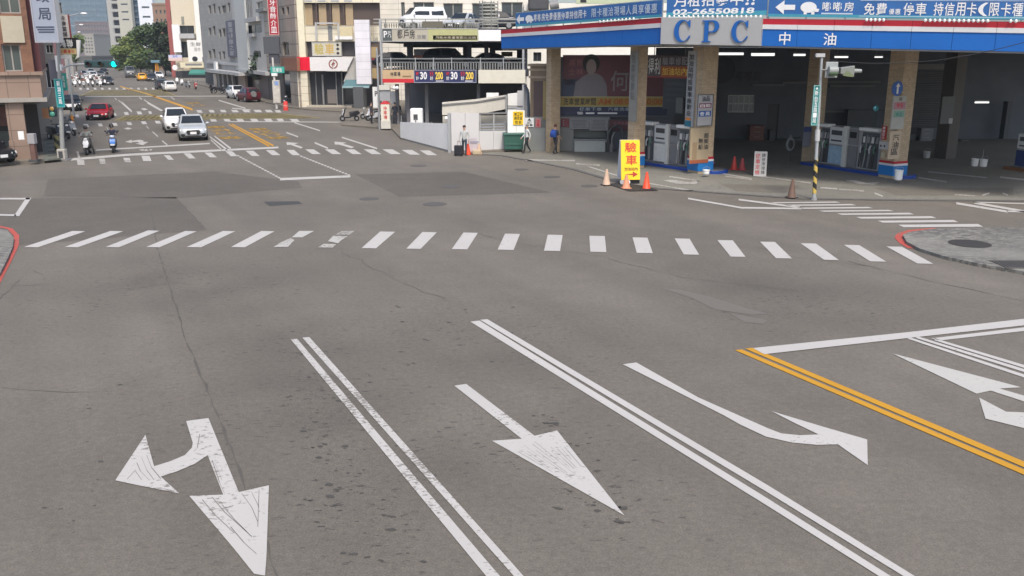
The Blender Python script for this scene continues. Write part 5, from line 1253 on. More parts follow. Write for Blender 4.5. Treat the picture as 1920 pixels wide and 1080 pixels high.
# ------------------------------------------------------------------ buildings
def FY(Y, u0, u1):
    return Fr(AT(u0, 92, Y), AT(u1, 92, Y))
def FS2(Y, u, W):
    # a front square to the street whose right end shows at pixel column u
    B = AT(u, 92, Y); ex = Vector((math.cos(STREET), math.sin(STREET), 0)); return Fr(B - ex * W, B)
def px_wins(fr, L_): return [fr.rect(*p) for p in L_]
def bay(root, fr, px, d, th, m, name):
    x0, x1, z0, z1 = fr.rect(*px, d); o = MB().box(x0, x1, -d, -d + th, z0, z1).build(name, m, root); return o
# left: brown tiled corner building with an arcade
BRT = tile("brown_tile", (.20, .095, .055), (.12, .07, .05), .25, .12, .5, .15, .006)
BGT = tile("beige_tile", (.27, .19, .145), (.14, .1, .08), 1.05, .85, .5, .08, .02, 0)
MAR = mat("maroon_paint", (.115, .035, .04), .6, var=.2)
F1 = FS2(50.8, 59, 7)
W1 = F1.len; z_a = F1.m(30, 191)[1]; z_b = F1.m(30, 139)[1]
wins = px_wins(F1, [(5, 83, 40, 134), (-6, -60, 34, 25), (-90, 83, -50, 134), (-95, -60, -52, 25)])
br_ = block("corner_building", "brown tiled corner building with beige band and street arcade at the left edge", F1, W1, 10.5, 14, wins, BRT, mat("alu_frame", (.3, .28, .26), .4), glass("window_teal", (.07, .09, .09)), dep=.25, mull=1, x0=0, z0=z_b)
b = MB(); b.box(0, W1 + .25, -.35, 14, z_a + .22, z_b - .05); b.box(0, W1 + .4, -.5, 14, z_b - .05, z_b + .12); b.build("beige_band", BGT, br_)
MB().box(0, W1 + .45, -.55, 14, z_a, z_a + .22).build("band_ledge", mat("ledge_grey", (.30, .28, .25), .6), br_)
bay(br_, F1, (3, 30, 44, 80), .1, .3, mat("ac_panel", (.42, .38, .29), .6), "ac_cover"); bay(br_, F1, (-92, 30, -48, 80), .1, .3, MATS["ac_panel"], "ac_cover")
MB().box(W1 + .002, W1 + .35, .8, 14, z_b + .13, 10.5).build("side_wall", MAR, br_)
def pillar(u, v, w, parent, fr, top):
    x = fr.m(u, v)[0]; q = MB(); q.box(x - w / 2, x + w / 2, -.25, -.25 + w, .14, top); o = q.build("pillar", BGT, parent); MB().box(x - w / 2 - .06, x + w / 2 + .06, -.31, -.19 + w, .14, 1.15).build("pillar_base", BGT, o); return x
pillar(41, 304, .85, br_, F1, z_a); pillar(-95, 304, .85, br_, F1, z_a)
MB().box(0, W1 - .2, 3.4, 3.6, .14, z_a).build("shop_front", mat("shop_dark", (.035, .03, .03), .5), br_)
bay(br_, F1, (-2, 200, 16, 236), -3.35, .05, mat("shop_poster", (.20, .09, .08), .5, var=.6, scale=2.5), "shop_poster"); bay(br_, F1, (0, 246, 24, 290), -3.3, .05, mat("shop_shutter", (.14, .15, .13), .5), "shutter")
MB().box(0, W1, 3.0, 3.05, z_a - .3, z_a).build("shop_fascia", MGREY, br_)
board("notice_board", "white paper notice taped to the beige arcade pillar", Fr(F1.o + F1.n * .26, F1.o + F1.n * .26 + F1.ex * 9), (34, 246, 45, 262), .0, .02, WHITE)
# neighbours along the left pavement
F2 = FS2(66, 97, 5)
block("apartment_building", "grey building next to the brown corner, mostly behind the tall grey-blue sign", F2, F2.len, 12, 12, px_wins(F2, [(64, 90, 72, 108), (86, 84, 100, 100), (86, 118, 102, 165)]), mat("plaster_grey", (.25, .24, .22), .7), WHITE, GLASSD, x0=0)
F3 = FS2(100, 118, 6)
block("apartment_building", "slim maroon and grey building behind the white hanging sign on the left", F3, F3.len, 16, 14, px_wins(F3, [(110, 5, 116, 25)]), mat("plum_paint", (.16, .09, .10), .7), LGREY, GLASSD)
F4 = FS2(190, 133, 12)
block("apartment_building", "pale low building down the left side of the far street", F4, F4.len, 11, 20, grid(1, F4.len - .5, 3, 10, 2, 2), mat("plaster_pale", (.3, .29, .27), .7))
g = Fr(AT(57, 90, 49.2), AT(105, 90, 49.0))
board("sign", "tall pale blue vertical sign with big dark characters and small print on the left", g, (57, -70, 103, 80), 0, .35, mat("sign_pale_blue", (.30, .33, .40), .45, var=.05), edge=LGREY, border=(mat("sign_frame", (.33, .34, .38), .5), .08),
      texts=[("局", (.26, .78, .29, .44), mat("letter_slate", (.05, .06, .10), .5), 'x', .02), ("政", (.26, .78, .51, .67), MATS["letter_slate"], 'x', .02), ("3", (.1, .92, .12, .215), MATS["letter_slate"], 'bar')])
g = FY(72, 105, 135)
board("sign", "white vertical sign with a column of dark characters behind the left signal pole", g, (111, 27, 129, 71), 0, .3, mat("sign_offwhite", (.55, .52, .5), .5), edge=mat("sign_side_red", (.3, .06, .05), .5), texts=[("永康當舖", (.3, .75, .04, .96), TXK, 'v', .02)])
g = FY(76, 100, 150)
board("sign", "black signboard with large white brush characters on the left", g, (108, 71, 146, 90), 0, .2, BLACK, texts=[("鴻聯", (.05, .78, .05, .85), TXW, 'h', .03)])
board("sign", "cream signboard with small orange characters under the black signboard", g, (109, 90.5, 143, 102), -.05, .2, mat("sign_cream_y", (.62, .5, .25), .5), texts=[("小籠湯包", (.08, .92, .2, .8), TXR)])
board("sign", "narrow white strip sign under the cream signboard", g, (112, 103.5, 133, 110), 0, .15, WHITE)
board("sign", "slanted white light box beside the black signboard", g, (139, 75, 152, 111), .1, .2, WHITE, shape=[(.45, 1), (1, 1), (.72, .42), (.55, .12), (0, 0), (.3, .2)])
# far end of the street
def tower(name, label, Y, u0, u1, vtop, m, nx, nz, fx, fz, z0=6, extra=None, gm=None, D=18, frm=None):
    fr = FY(Y, u0, u1); H_ = fr.m((u0 + u1) / 2, vtop)[1]
    return block(name, label, fr, fr.len, H_, D, grid(.5, fr.len - .5, z0, H_ - .6, nx, nz, fx, fz)[:100], m, frm or MGREY, gm or GLASSB, dep=.3, mull=0), fr
GLB = tile("glass_slab", (.13, .19, .23), (.10, .14, .17), 4.2, 3.6, .25, .15, .15, 0)
tower("office_tower", "wide blue-grey glass office block closing the far end of the street", 1050, 118, 207, -4, GLB, 9, 8, .86, .55, 12, D=40, gm=glass("slab_glass", (.10, .15, .19), .2), frm=mat("slab_frame", (.15, .2, .23), .5))
F5 = FY(1045, 135, 200); w5 = F5.rect(172, 10, 184, 34)
tower("apartment_building", "hazy reddish blocks in front of the far glass office block", 700, 146, 214, 42, mat("far_brick", (.16, .13, .13), .8), 12, 5, .4, .4, 5, D=30)
tower("apartment_building", "small pale block with balconies down the middle of the far street", 420, 158, 178, 66, mat("far_cream", (.33, .32, .29), .8), 3, 5, .5, .45, 4)
tower("apartment_building", "plain brown block in the far middle of the street", 500, 178, 209, 76, mat("far_brown", (.15, .10, .085), .8), 5, 3, .3, .4, 4)
tower("apartment_building", "low grey row at the far left side of the street", 330, 132, 170, 108, mat("far_grey", (.12, .12, .115), .8), 6, 1, .5, .4, 2)
TW1 = tower("apartment_tower", "slim grey tower with stacked dark balconies on the far right side of the street", 400, 209, 232, -90, mat("tower_grey", (.40, .40, .38), .7), 1, 14, .001, .001, 5, D=3)
for i in range(22):
    fr = TW1[1]; zz = 8 + i * 3.3
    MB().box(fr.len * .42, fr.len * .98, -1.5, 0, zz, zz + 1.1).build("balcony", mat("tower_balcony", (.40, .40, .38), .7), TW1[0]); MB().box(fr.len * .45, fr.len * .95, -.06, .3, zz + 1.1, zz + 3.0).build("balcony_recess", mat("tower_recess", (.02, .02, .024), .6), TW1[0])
tower("apartment_tower", "cream tower with thin slot windows beside the glass strip", 380, 229, 254, -90, mat("tower_cream", (.43, .42, .36), .7), 1, 9, .62, .2, 16, D=2.5)
tower("office_tower", "narrow blue glass strip tower between cream and white towers", 385, 253, 270, -90, mat("tower_teal", (.11, .16, .20), .4), 1, 14, .8, .7, 12, D=2.5, gm=glass("tower_glass", (.06, .10, .15), .1))
tower("apartment_tower", "white tower with a ladder of dark slot windows", 340, 267, 294, -90, mat("tower_white", (.70, .73, .78), .6), 1, 9, .66, .2, 9, D=2.5)
tower("apartment_building", "brown block with white trim behind the street trees", 280, 293, 330, 10, mat("far_orange", (.25, .16, .11), .7), 4, 4, .4, .4, 8)
# right side row, far to near
F6 = FY(205, 318, 332)
block("shop_building", "red faced strip building next to the tall cream one", F6, F6.len, 34, 12, px_wins(F6, [(320, 20, 326, 38)]), mat("brick_red", (.33, .10, .09), .6))
F7 = FY(196, 327, 388)
b7 = block("apartment_building", "tall cream building with dark balcony and white shop signs", F7, F7.len, 40, 20, px_wins(F7, [(337, 48, 364, 63), (338, 78, 352, 108)]), mat("cream_wall", (.62, .55, .42), .6), DGREY, GLASSD)
bay(b7, F7, (364, -40, 387, 75), .8, .8, mat("white_wall", (.80, .77, .72), .6), "stair_wall"); bay(b7, F7, (336, 63, 364, 72), 1.2, 1.2, LGREY, "balcony"); bay(b7, F7, (340, 31, 345, 46), .1, .1, mat("vent_grey", (.25, .24, .2), .6), "vent")
bay(b7, F7, (330, 133, 387, 160), .05, .05, mat("shop_dark2", (.04, .04, .045), .5), "shop_front")
board("sign", "blank white vertical sign under the tall cream building", F7, (324, 46, 338, 98), 1.0, .4, WHITE)
board("sign", "large white signboard with scattered grey marks over a pair of black discs", F7, (352, 75, 387, 116), 1.3, .3, mat("sign_cream2", (.76, .75, .71), .5), texts=[("●", (.2, .5, .02, .25), BLACK, 'x'), ("◗", (.75, .98, .0, .22), BLACK, 'x'), ("生鮮", (.15, .75, .72, .9), MGREY), ("超市", (.35, .7, .48, .66), MGREY)])
board("sign", "small lavender sign with blue words beside the white signboard", F7, (316, 103, 341, 114), 1.5, .3, mat("sign_lavender", (.55, .55, .7), .5), quads=[((0, 1, 0, .5), mat("sign_blush", (.66, .5, .46), .5))], texts=[("洗衣", (.3, .7, .55, .95), TXB)])
board("sign", "long cream fascia sign below the big white signboard", F7, (338, 117, 386, 127), 1.6, .5, mat("fascia_cream", (.66, .6, .42), .5), quads=[((.2, .85, .4, .8), MGREY)])
# grey street facade
GP, GQ = G(385, 160), G(446, 173.5); GR = G(506, 190)
F8 = Fr(GP, GQ)
GW = tile("grey_facade", (.36, .35, .33), (.27, .26, .24), 1.2, .6, .7, .06, .012)
wl = [(391, 10, 396, 26), (399, 7, 404, 25), (391, 52, 396, 66), (399, 49, 404, 66), (391, 95, 396, 110), (399, 92, 404, 110), (409, 12, 413, 27), (416, 10, 424, 25), (427, 5, 431, 22), (410, 55, 415, 70), (417, 53, 423, 69), (410, 97, 414, 113), (417, 96, 422, 111)]
b8 = block("apartment_building", "grey street building with small paired windows and a long dark vertical sign", F8, F8.len, 26, 14, px_wins(F8, [(a, c, d, e) for a, c, d, e in wl]), GW, MGREY, GLASSD, z0=F8.m(415, 136)[1])
bay(b8, F8, (386, 116, 446, 121), .25, .3, LGREY, "ledge"); bay(b8, F8, (386, 133, 447, 138), 1.6, 1.6, LGREY, "awning")
bay(b8, F8, (386, 139, 447, 172), -1.2, .1, mat("arcade_dark", (.05, .05, .05), .6), "shop_front")
for u in (402, 410, 418, 427, 436): bay(b8, F8, (u - 1.5, 139, u + 1.5, 164 + (u - 400) * .2), 0, .3, mat("arcade_post", (.36, .33, .30), .6), "arcade_post")
board("sign", "long slate vertical sign with white characters on the grey street building", F8, (425, 38, 441, 107), .35, .2, mat("sign_slate", (.10, .10, .14), .5), texts=[("臺灣健康之家", (.25, .8, .03, .97), mat("letter_grey", (.42, .42, .44), .5), 'v', .02)])
board("sign", "white stub sign at the foot of the grey street building", F8, (401, 116, 405, 136), .8, .3, WHITE)
F9 = Fr(GQ, GR)
b9 = block("apartment_building", "light grey building with one big dark window next to the red vertical sign", F9, F9.len, 30, 14, px_wins(F9, [(461, 46, 491, 63), (476, 95, 489, 108), (481, 3, 494, 16), (461, -10, 466, 36)]), mat("facade_light", (.46, .455, .43), .65), LGREY, GLASSD, z0=F9.m(475, 136)[1])
bay(b9, F9, (440, -60, 460, 132), .3, .3, mat("facade_pale", (.54, .55, .53), .6), "pilaster"); bay(b9, F9, (463, 63, 473, 69), .5, .5, LGREY, "ac_unit"); bay(b9, F9, (479, 16, 494, 22), .4, .4, MGREY, "ac_unit")
bay(b9, F9, (447, 132, 497, 138), .5, .5, LGREY, "ledge"); bay(b9, F9, (447, 138, 460, 176), .05, .3, mat("pillar_pink", (.38, .28, .23), .6), "pillar"); bay(b9, F9, (460, 138, 500, 186), -.6, .1, GLASSD, "shop_front"); bay(b9, F9, (486, 138, 504, 188), -.3, .1, mat("shop_brownish", (.12, .09, .08), .6), "shop_side")
bay(b9, F9, (458, 33, 480, 41), .6, .6, LGREY, "drain_box"); q = MB()
for u in (462, 468): a = F9.rect(u, -30, u + 2, 36, .1); q.box(a[0], a[1], -.15, -.05, a[2], a[3])
q.build("drain_pipe", MGREY, b9)
# signs sticking out over the pavement, facing up the street
pr = F9.o + F9.ex * F9.m(500, 120)[0]; g = Fr(pr, pr + F9.n * 4 + F9.ex * .2) if False else FY(100.5, 495, 530)
board("sign", "tall red vertical sign with white characters above a grey board", g, (502, -30, 521, 66), 0, .25, mat("sign_red_v", (.36, .015, .03), .45), border=(mat("sign_pink_edge", (.45, .30, .28), .5), .08), texts=[("醫美牙音齡介皿", (.2, .8, .04, .98), TXW, 'v', .03)])
board("sign", "blank slate board under the red vertical sign", g, (494, 69, 524, 101), .2, .3, mat("board_slate", (.075, .08, .09), .5)); board("sign", "narrow slate sign below the blank slate board", g, (504, 101, 523, 119), .1, .25, mat("board_slate2", (.06, .06, .075), .5))
board("street_sign", "green street name plate on the far pole before the bank", FY(92, 500, 540), (507, 125, 533, 137), 0, .08, mat("street_green2", (.03, .34, .28), .5), texts=[("民權街", (.15, .85, .15, .85), TXW)])
fp = G(519, 204); t = thing("signal_pole", "white pole with leaflets carrying the green street plate before the bank", "pole", fp)
hh = AT(519, 108, fp.y).z; MB().cyl((0, 0, 0), (-.1, 0, hh), .12, .1, 10).build("pole", mat("pole_white2", (.55, .53, .5), .5), t, smooth=40)
MB().box(-.3, .3, -.2, .2, 3.3, 3.8).build("signal_rear", WHITE, t, bevel=.05); MB().box(-.25, .5, -.25, .1, .6, 2.9).build("leaflet_panel", mat("leaflet_cream", (.5, .47, .42), .6, var=.4, scale=3), t, bevel=.03); MB().box(.0, .4, -.27, -.25, 2.4, 2.8).build("blue_plate", mat("plate_blue", (.2, .3, .55), .5), t)
# bank on the corner
BL, BC, BRR = G(505, 190), G(563, 203), G(712, 203.5)
F10 = Fr(BL, BC); F11 = Fr(BC, BRR)
TG = tile("bank_tile", (.33, .285, .24), (.13, .11, .095), 2.6, 1.3, .5, .06, .05, 0); TCR = tile("bank_cream", (.70, .64, .50), (.4, .37, .3), 1.6, .75, .5, .05, .03, 0)
bk = block("bank_building", "tiled bank building on the far corner with white fascia and tan blinds", F10, F10.len, 30, 3, px_wins(F10, [(528, 14, 533, 27), (537, 12, 542, 28), (530, 79, 542, 104)]), TG, MGREY, GLASSD, z0=F10.m(540, 134)[1])
bay(bk, F10, (505, 134, 532, 196), -.4, .2, mat("bank_side_dark", (.10, .085, .075), .6), "side_shop"); bay(bk, F10, (545, 134, 561, 203), .05, .8, TG, "pillar"); bay(bk, F10, (526, 108, 557, 132), .25, .3, mat("bank_brown_fascia", (.26, .105, .06), .5), "brown_fascia")
root = bk; o2 = F11.o - F10.o
def bbay(px, d, th, m, name, fr=F11):
    x0, x1, z0, z1 = fr.rect(*px, d); b = MB(); b.box(x0, x1, -d, -d + th, z0, z1); b.xf(Matrix.Rotation(-F10.rot, 4, 'Z') @ Matrix.Translation(o2) @ Matrix.Rotation(F11.rot, 4, 'Z'))
    return b.build(name, m, bk)
BRN = mat("bank_recess", (.085, .06, .05), .5); BLI = mat("tan_blind", (.36, .27, .165), .6, var=.12, scale=2)
bbay((563, -80, 712, 5), -.05, .3, TCR, "upper_wall"); bbay((563, 5, 712, 48), -.6, .2, BRN, "window_recess"); bbay((563, 48, 712, 78), 0, .5, TCR, "wall_band"); bbay((563, 78, 668, 106), -.5, .2, mat("bank_band_dark", (.06, .055, .06), .5), "window_recess")
bbay((557, -80, 569, 134), .25, .8, mat("bank_corner", (.72, .67, .50), .5), "corner_column"); bbay((559, 134, 578, 203), .1, .9, TCR, "pillar")
for u in (572, 598, 623, 648): bbay((u, 8, u + 14, 47), -.45, .1, BLI, "blind"); bbay((u - 3, -8, u + 12, 3), -.02, .1, LGREY, "upper_pane")
for u in (592, 618, 643): bbay((u, 5, u + 3, 48), -.3, .3, BRN, "mullion")
bbay((594, 42, 634, 45), .4, .1, LGREY, "rail_top"); bbay((591, 42, 594, 74), .4, .1, LGREY, "rail_post"); bbay((633, 42, 636, 74), .4, .1, LGREY, "rail_post")
bbay((632, 50, 661, 68), .3, .2, mat("cream_board", (.60, .52, .33), .5), "cream_board"); bbay((615, 47, 623, 76), .05, .1, MGREY, "wall_slot"); bbay((628, 68, 661, 74), .3, .6, WHITE, "ac_unit")
bbay((580, 134, 646, 198), -.8, .1, glass("bank_glass", (.035, .038, .045)), "shop_glass"); bbay((604, 140, 607, 196), -.6, .1, MGREY, "door_frame"); bbay((614, 168, 632, 194), -.7, .1, mat("bank_inside", (.16, .14, .13), .6), "counter")
for u in (592, 630, 641): bbay((u, 136, u + 1.5, 197), -.68, .1, MGREY, "mullion")
bbay((575, 198, 660, 205), .3, 2.5, mat("bank_step", (.42, .38, .31), .7), "step")
bbay((646, 134, 715, 200), -3.0, .2, mat("bank_back", (.10, .10, .11), .6), "inner_wall"); bbay((694, 40, 712, 150), -.1, .3, mat("bank_brown", (.10, .075, .06), .6), "brown_wall")
for v0, v1 in ((48, 70), (88, 108), (128, 147)): bbay((695, v0, 708, v1), .0, .12, mat("tan_panel", (.40, .30, .15), .6), "tan_panel")
bbay((694, 70, 709, 79), 0, .1, mat("blue_panel", (.16, .22, .27), .5), "blue_panel")
bbay((663, 163, 682, 232), 1.8, 1.6, mat("pier_dark", (.09, .095, .10), .6), "dark_pier")
SL = mat("slant_panel", (.42, .40, .37), .55)
x0, x1, z0, z1 = F11.rect(643, 109, 668, 153, .1); b = MB(); b.prismxz([(x0, z0), (x1, z0), (x1, z1), (x0 + (x1 - x0) * .75, z1)], -.1, .5); b.xf(Matrix.Rotation(-F10.rot, 4, 'Z') @ Matrix.Translation(o2) @ Matrix.Rotation(F11.rot, 4, 'Z')); b.build("slanted_panel", SL, bk)
board("sign", "square bright red sign panel at the left end of the white bank fascia", F11, (557, 107, 581, 132), .35, .4, mat("bank_red", (.70, .004, .03), .4, var=.03))
bs = board("sign", "white bank fascia with a brown ring emblem and a slanted right end", F11, (581, 107, 663, 133), .4, .4, mat("bank_white", (.70, .68, .67), .45), shape=[(0, 0), (.83, 0), (1, 1), (0, 1)], edge=mat("bank_white", (.70, .68, .67)))
x0, x1, z0, z1 = F11.rect(581, 107, 663, 133, .4); BW_, BH_ = x1 - x0, z1 - z0
EMB = mat("emblem_brown", (.26, .085, .05), .5); cxx, czz, er = BW_ * .535, BH_ * .5, BH_ * .34
b = MB()
for a0, a1 in ((20, 160), (200, 340)):
    pass
for i in range(32):
    a0, a1 = R(i * 11.25), R((i + 1) * 11.25)
    if i in (8, 24): continue
    b.quad(*[(cxx + r_ * math.cos(a), -.03, czz + r_ * math.sin(a)) for r_, a in ((er, a0), (er, a1), (er * .76, a1), (er * .76, a0))])
for p, q in (((-.15, -.6), (-.15, .35)), ((.15, -.35), (.15, .6)), ((-.4, -.1), (-.15, -.1)), ((.15, .1), (.4, .1)), ((-.15, .0), (.15, .2))):
    d = Vector((q[0] - p[0], 0, q[1] - p[1])).normalized(); nn_ = Vector((-d.z, 0, d.x)) * .085 * er
    P_, Q_ = Vector((cxx + p[0] * er, -.031, czz + p[1] * er)), Vector((cxx + q[0] * er, -.031, czz + q[1] * er)); b.quad(P_ + nn_, P_ - nn_, Q_ - nn_, Q_ + nn_)
b.build("emblem", EMB, bs)
board("sign", "cream sign with two golden characters and three black diamonds above the bank fascia", F11, (585, 79, 640, 105), .3, .3, mat("sign_ivory", (.55, .52, .42), .5), border=(LGREY, .06),
      texts=[("驗", (.08, .40, .1, .9), mat("letter_gold", (.48, .38, .08), .5), 'x', .03), ("車", (.45, .76, .1, .9), mat("letter_amber", (.56, .36, .08), .5), 'x', .03), ("◆", (.82, .94, .68, .92), TXK, 'x'), ("◆", (.82, .94, .39, .63), TXK, 'x'), ("◆", (.82, .94, .08, .32), TXK, 'x')])
board("sign", "tall blank white vertical sign at the right end of the bank", Fr(BC + F11.n * 1.2, BRR + F11.n * 1.2), (666, 37, 694, 158), .0, .5, tile("sign_white_ribbed", (.74, .72, .76), (.58, .57, .6), 30, .75, .5, .04, .03, 0))
aw = thing("awning", "teal roller awning under the tall blank white sign", "awning", F11.o + F11.n * 1.5, F11.rot); a = F11.rect(642, 155, 692, 165, 1.5)
MB().prismyz([(0, a[2]), (0, a[2] + .12), (1.4, a[3] + .25), (1.4, a[3])], a[0], a[1]).build("canvas", mat("awning_teal", (.08, .17, .19), .6), aw); MB().cyl((a[0], -.02, a[2] + .05), (a[1], -.02, a[2] + .05), .1, n=10).build("front_bar", mat("awning_pale", (.25, .36, .37), .5), aw)
# white block behind the car park
F12 = FY(112, 640, 1010)
block("apartment_building", "white building with large dark windows behind the car park roof", F12, F12.len, 30, 12, px_wins(F12, [(752, 4, 759, 33), (775, 4, 814, 31), (831, 6, 868, 45), (885, 6, 925, 45), (940, 4, 980, 40), (752, -60, 790, -25), (831, -60, 868, -25)]), tile("white_slab", (.76, .72, .64), (.5, .48, .42), 7, .62, .5, .04, .035, 0), mat("frame_white", (.55, .53, .48), .5), glass("blue_dark_glass", (.045, .06, .075)), mull=1)
F13 = FY(80, 985, 1300)
block("apartment_building", "low pale block behind the petrol station roof with dark rooftop gear", F13, F13.len, F13.m(1100, 20)[1], 10, px_wins(F13, [(1000, 98, 1015, 115)]), mat("pale_block", (.78, .75, .68), .6))
rg = thing("rooftop_tank", "dark rounded rooftop unit showing above the left blue banner", "tank", AT(1015, 20, 79)); a = 79 / FPX
MB().box(-1.1, .6, -.6, .6, 0, 1.2).build("casing", DGREY, rg, bevel=.15); MB().cyl((.7, -.4, .35), (1.4, -.4, .5), .4, .35, 14).build("fan_duct", MGREY, rg, smooth=40)
board("sign", "pale green rooftop sign with a dark slot, cut by the top edge", FY(78, 1060, 1300), (1080, -14, 1244, 7), 0, .3, mat("sign_pale_green", (.45, .50, .34), .5), quads=[((.05, .12, .1, .4), BLACK)])
# multi storey car park
F14 = FY(73, 712, 992)
cp = thing("car_park", "two-storey steel car park with grey rails and price boards", "car park", F14.o, F14.rot)
def cbay(px, d, th, m, name): return bay(cp, F14, px, d, th, m, name)
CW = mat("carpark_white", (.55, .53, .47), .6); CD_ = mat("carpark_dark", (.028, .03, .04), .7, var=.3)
zf1 = F14.m(850, 131)[1]; zf2 = F14.m(850, 80)[1]; zf3 = F14.m(850, 53)[1]
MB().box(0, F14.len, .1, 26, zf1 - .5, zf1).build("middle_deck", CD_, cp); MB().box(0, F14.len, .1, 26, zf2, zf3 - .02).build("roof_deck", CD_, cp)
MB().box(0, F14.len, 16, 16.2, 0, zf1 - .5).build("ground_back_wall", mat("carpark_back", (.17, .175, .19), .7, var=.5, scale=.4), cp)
cbay((897, 131, 985, 156), .25, .3, mat("carpark_cream", (.64, .61, .51), .6), "edge_beam"); cbay((897, 56, 939, 77), .2, .3, WHITE, "edge_panel")
for u in (716, 981): cbay((u - 2, 36, u + 2, 240), .15, .25, STEEL, "post")
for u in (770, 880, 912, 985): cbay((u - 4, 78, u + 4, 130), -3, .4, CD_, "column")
for u in (745, 765, 800, 985, 897): cbay((u - 3, 158, u + 3, 238), -1.5, .4, mat("carpark_column", (.16, .16, .17), .7), "column")
rw = MB(); ops = [F14.rect(*p, -16) for p in ((728, 88, 763, 106), (773, 89, 868, 110), (883, 90, 918, 108), (929, 95, 969, 108))]
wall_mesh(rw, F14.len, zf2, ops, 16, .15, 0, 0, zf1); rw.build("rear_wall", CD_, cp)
for (u0, v0, u1, v1, m) in ((773, 104, 806, 112, mat("salmon", (.65, .2, .12), .5)), (776, 92, 804, 104, LGREY), (940, 97, 961, 106, mat("tan_window", (.55, .36, .14), .5))):
    cbay((u0, v0, u1, v1), -16.3, .1, m, "rear_panel")
for v, w in ((109, 2.2), (116, 1.6)): cbay((717, v, 985, v + w), .12, .08, mat("rail_grey", (.20, .21, .21), .5, .3), "rail")
def bars(v0, v1, u0, u1, n, parent, fr, d, m=STEEL):
    b = MB()
    for i in range(n):
        a = fr.rect(u0 + (u1 - u0) * i / n, v0, u0 + (u1 - u0) * (i + .45) / n, v1, d); b.box(a[0], a[1], -d, -d + .05, a[2], a[3])
    return b.build("rail_bars", m, parent)
bars(118, 130, 718, 984, 52, cp, F14, .1, mat("bar_grey", (.20, .205, .20), .5))
for u in (732, 778, 812, 846, 900, 943): cbay((u, 108, u + 1.6, 131), .14, .08, STEEL, "rail_post")
for v, w in ((35, 2.0), (42, 1.4)): cbay((700, v, 985, v + w), .12, .08, mat("rail_pale", (.33, .33, .30), .5), "rail")
bars(44, 52, 720, 896, 40, cp, F14, .1, mat("bar_olive", (.16, .155, .12), .5))
for u in range(722, 900, 25): cbay((u, 35, u + 1.6, 53), .14, .08, MGREY, "rail_post")
cbay((792, 40, 830, 52), .3, .1, mat("cloth_olive", (.13, .12, .09), .8), "rail_cloth")
board("sign", "beige and lime name board along the upper deck of the car park", F14, (716, 53, 897, 78), .3, .15, mat("board_beige", (.40, .37, .30), .5), border=(LGREY, .05),
      quads=[((0, .105, 0, 1), mat("board_charcoal", (.07, .08, .08), .5)), ((.48, 1, .02, .98), mat("board_lime", (.42, .42, .20), .5)), ((.53, .985, .14, .46), mat("board_olive", (.12, .11, .06), .5))],
      texts=[("P", (.02, .055, .3, .8), TXW, 'x', .02), ("汽", (.06, .095, .3, .8), TXW, 'x'), ("都戶房", (.155, .345, .22, .9), TXK, 'h', .02), ("旅館", (.36, .46, .18, .52), MGREY, 'h', .02), ("月租停車優惠歡迎洽詢", (.55, .975, .2, .40), mat("letter_sand", (.45, .40, .28), .5), 'h')])
board("sign", "tan company board with red lower strip on the lower deck of the car park", F14, (717, 131, 776, 155), .3, .12, mat("board_tan", (.50, .36, .21), .5), quads=[((0, 1, 0, .3), RED)], texts=[("停車場", (.25, .58, .5, .85), TXK, 'h', .03), ("1", (.62, .95, .4, .6), mat("dim_brown", (.25, .15, .08), .5), 'bar')])
board("price_board", "navy parking price board reading 30 and 200 in white and yellow", F14, (776, 131, 893, 155), .3, .12, mat("board_navy", (.02, .025, .09), .45), border=(mat("board_edge", (.35, .37, .45), .5), .04),
      texts=[("30", (.10, .21, .25, .85), TXW, 'x', .03), ("200", (.345, .465, .25, .85), TXY, 'x', .03), ("30", (.59, .70, .25, .85), TXW, 'x', .03), ("200", (.83, .955, .25, .85), TXY, 'x', .03), ("1", (.34, .48, .08, .18), TXW, 'bar'), ("1", (.82, .96, .08, .18), TXW, 'bar'),
             ("時", (.035, .08, .55, .85), TXR, 'x'), ("計", (.035, .08, .2, .5), TXW, 'x'), ("日", (.26, .31, .55, .85), TXR, 'x'), ("計", (.26, .31, .2, .5), TXW, 'x'), ("時", (.52, .57, .55, .85), TXR, 'x'), ("計", (.52, .57, .2, .5), TXW, 'x'), ("日", (.755, .81, .55, .85), TXR, 'x'), ("計", (.755, .81, .2, .5), TXW, 'x')])
a = F14.rect(898, 10, 933, 54, 0)
cg = thing("stair_cage", "round slatted steel cage on the car park roof corner", "cage", F14.o + F14.ex * ((a[0] + a[1]) / 2) + Vector((0, 1.6, zf3)), F14.rot)
for i in range(8): MB().lathe([((a[1] - a[0]) / 2, i * .26), ((a[1] - a[0]) / 2, i * .26 + .1)], 20).build("ring_slat", mat("cage_grey", (.36, .36, .32), .5), cg)
for k in range(6): MB().cyl((math.cos(k) * (a[1] - a[0]) / 2, math.sin(k) * (a[1] - a[0]) / 2, 0), (math.cos(k) * (a[1] - a[0]) / 2, math.sin(k) * (a[1] - a[0]) / 2, 2.1), .04, n=6).build("upright", MGREY, cg)
MB().cyl((0, 0, 0), (0, 0, 2), .5, n=12).build("core", mat("cage_core", (.25, .25, .22), .6), cg)
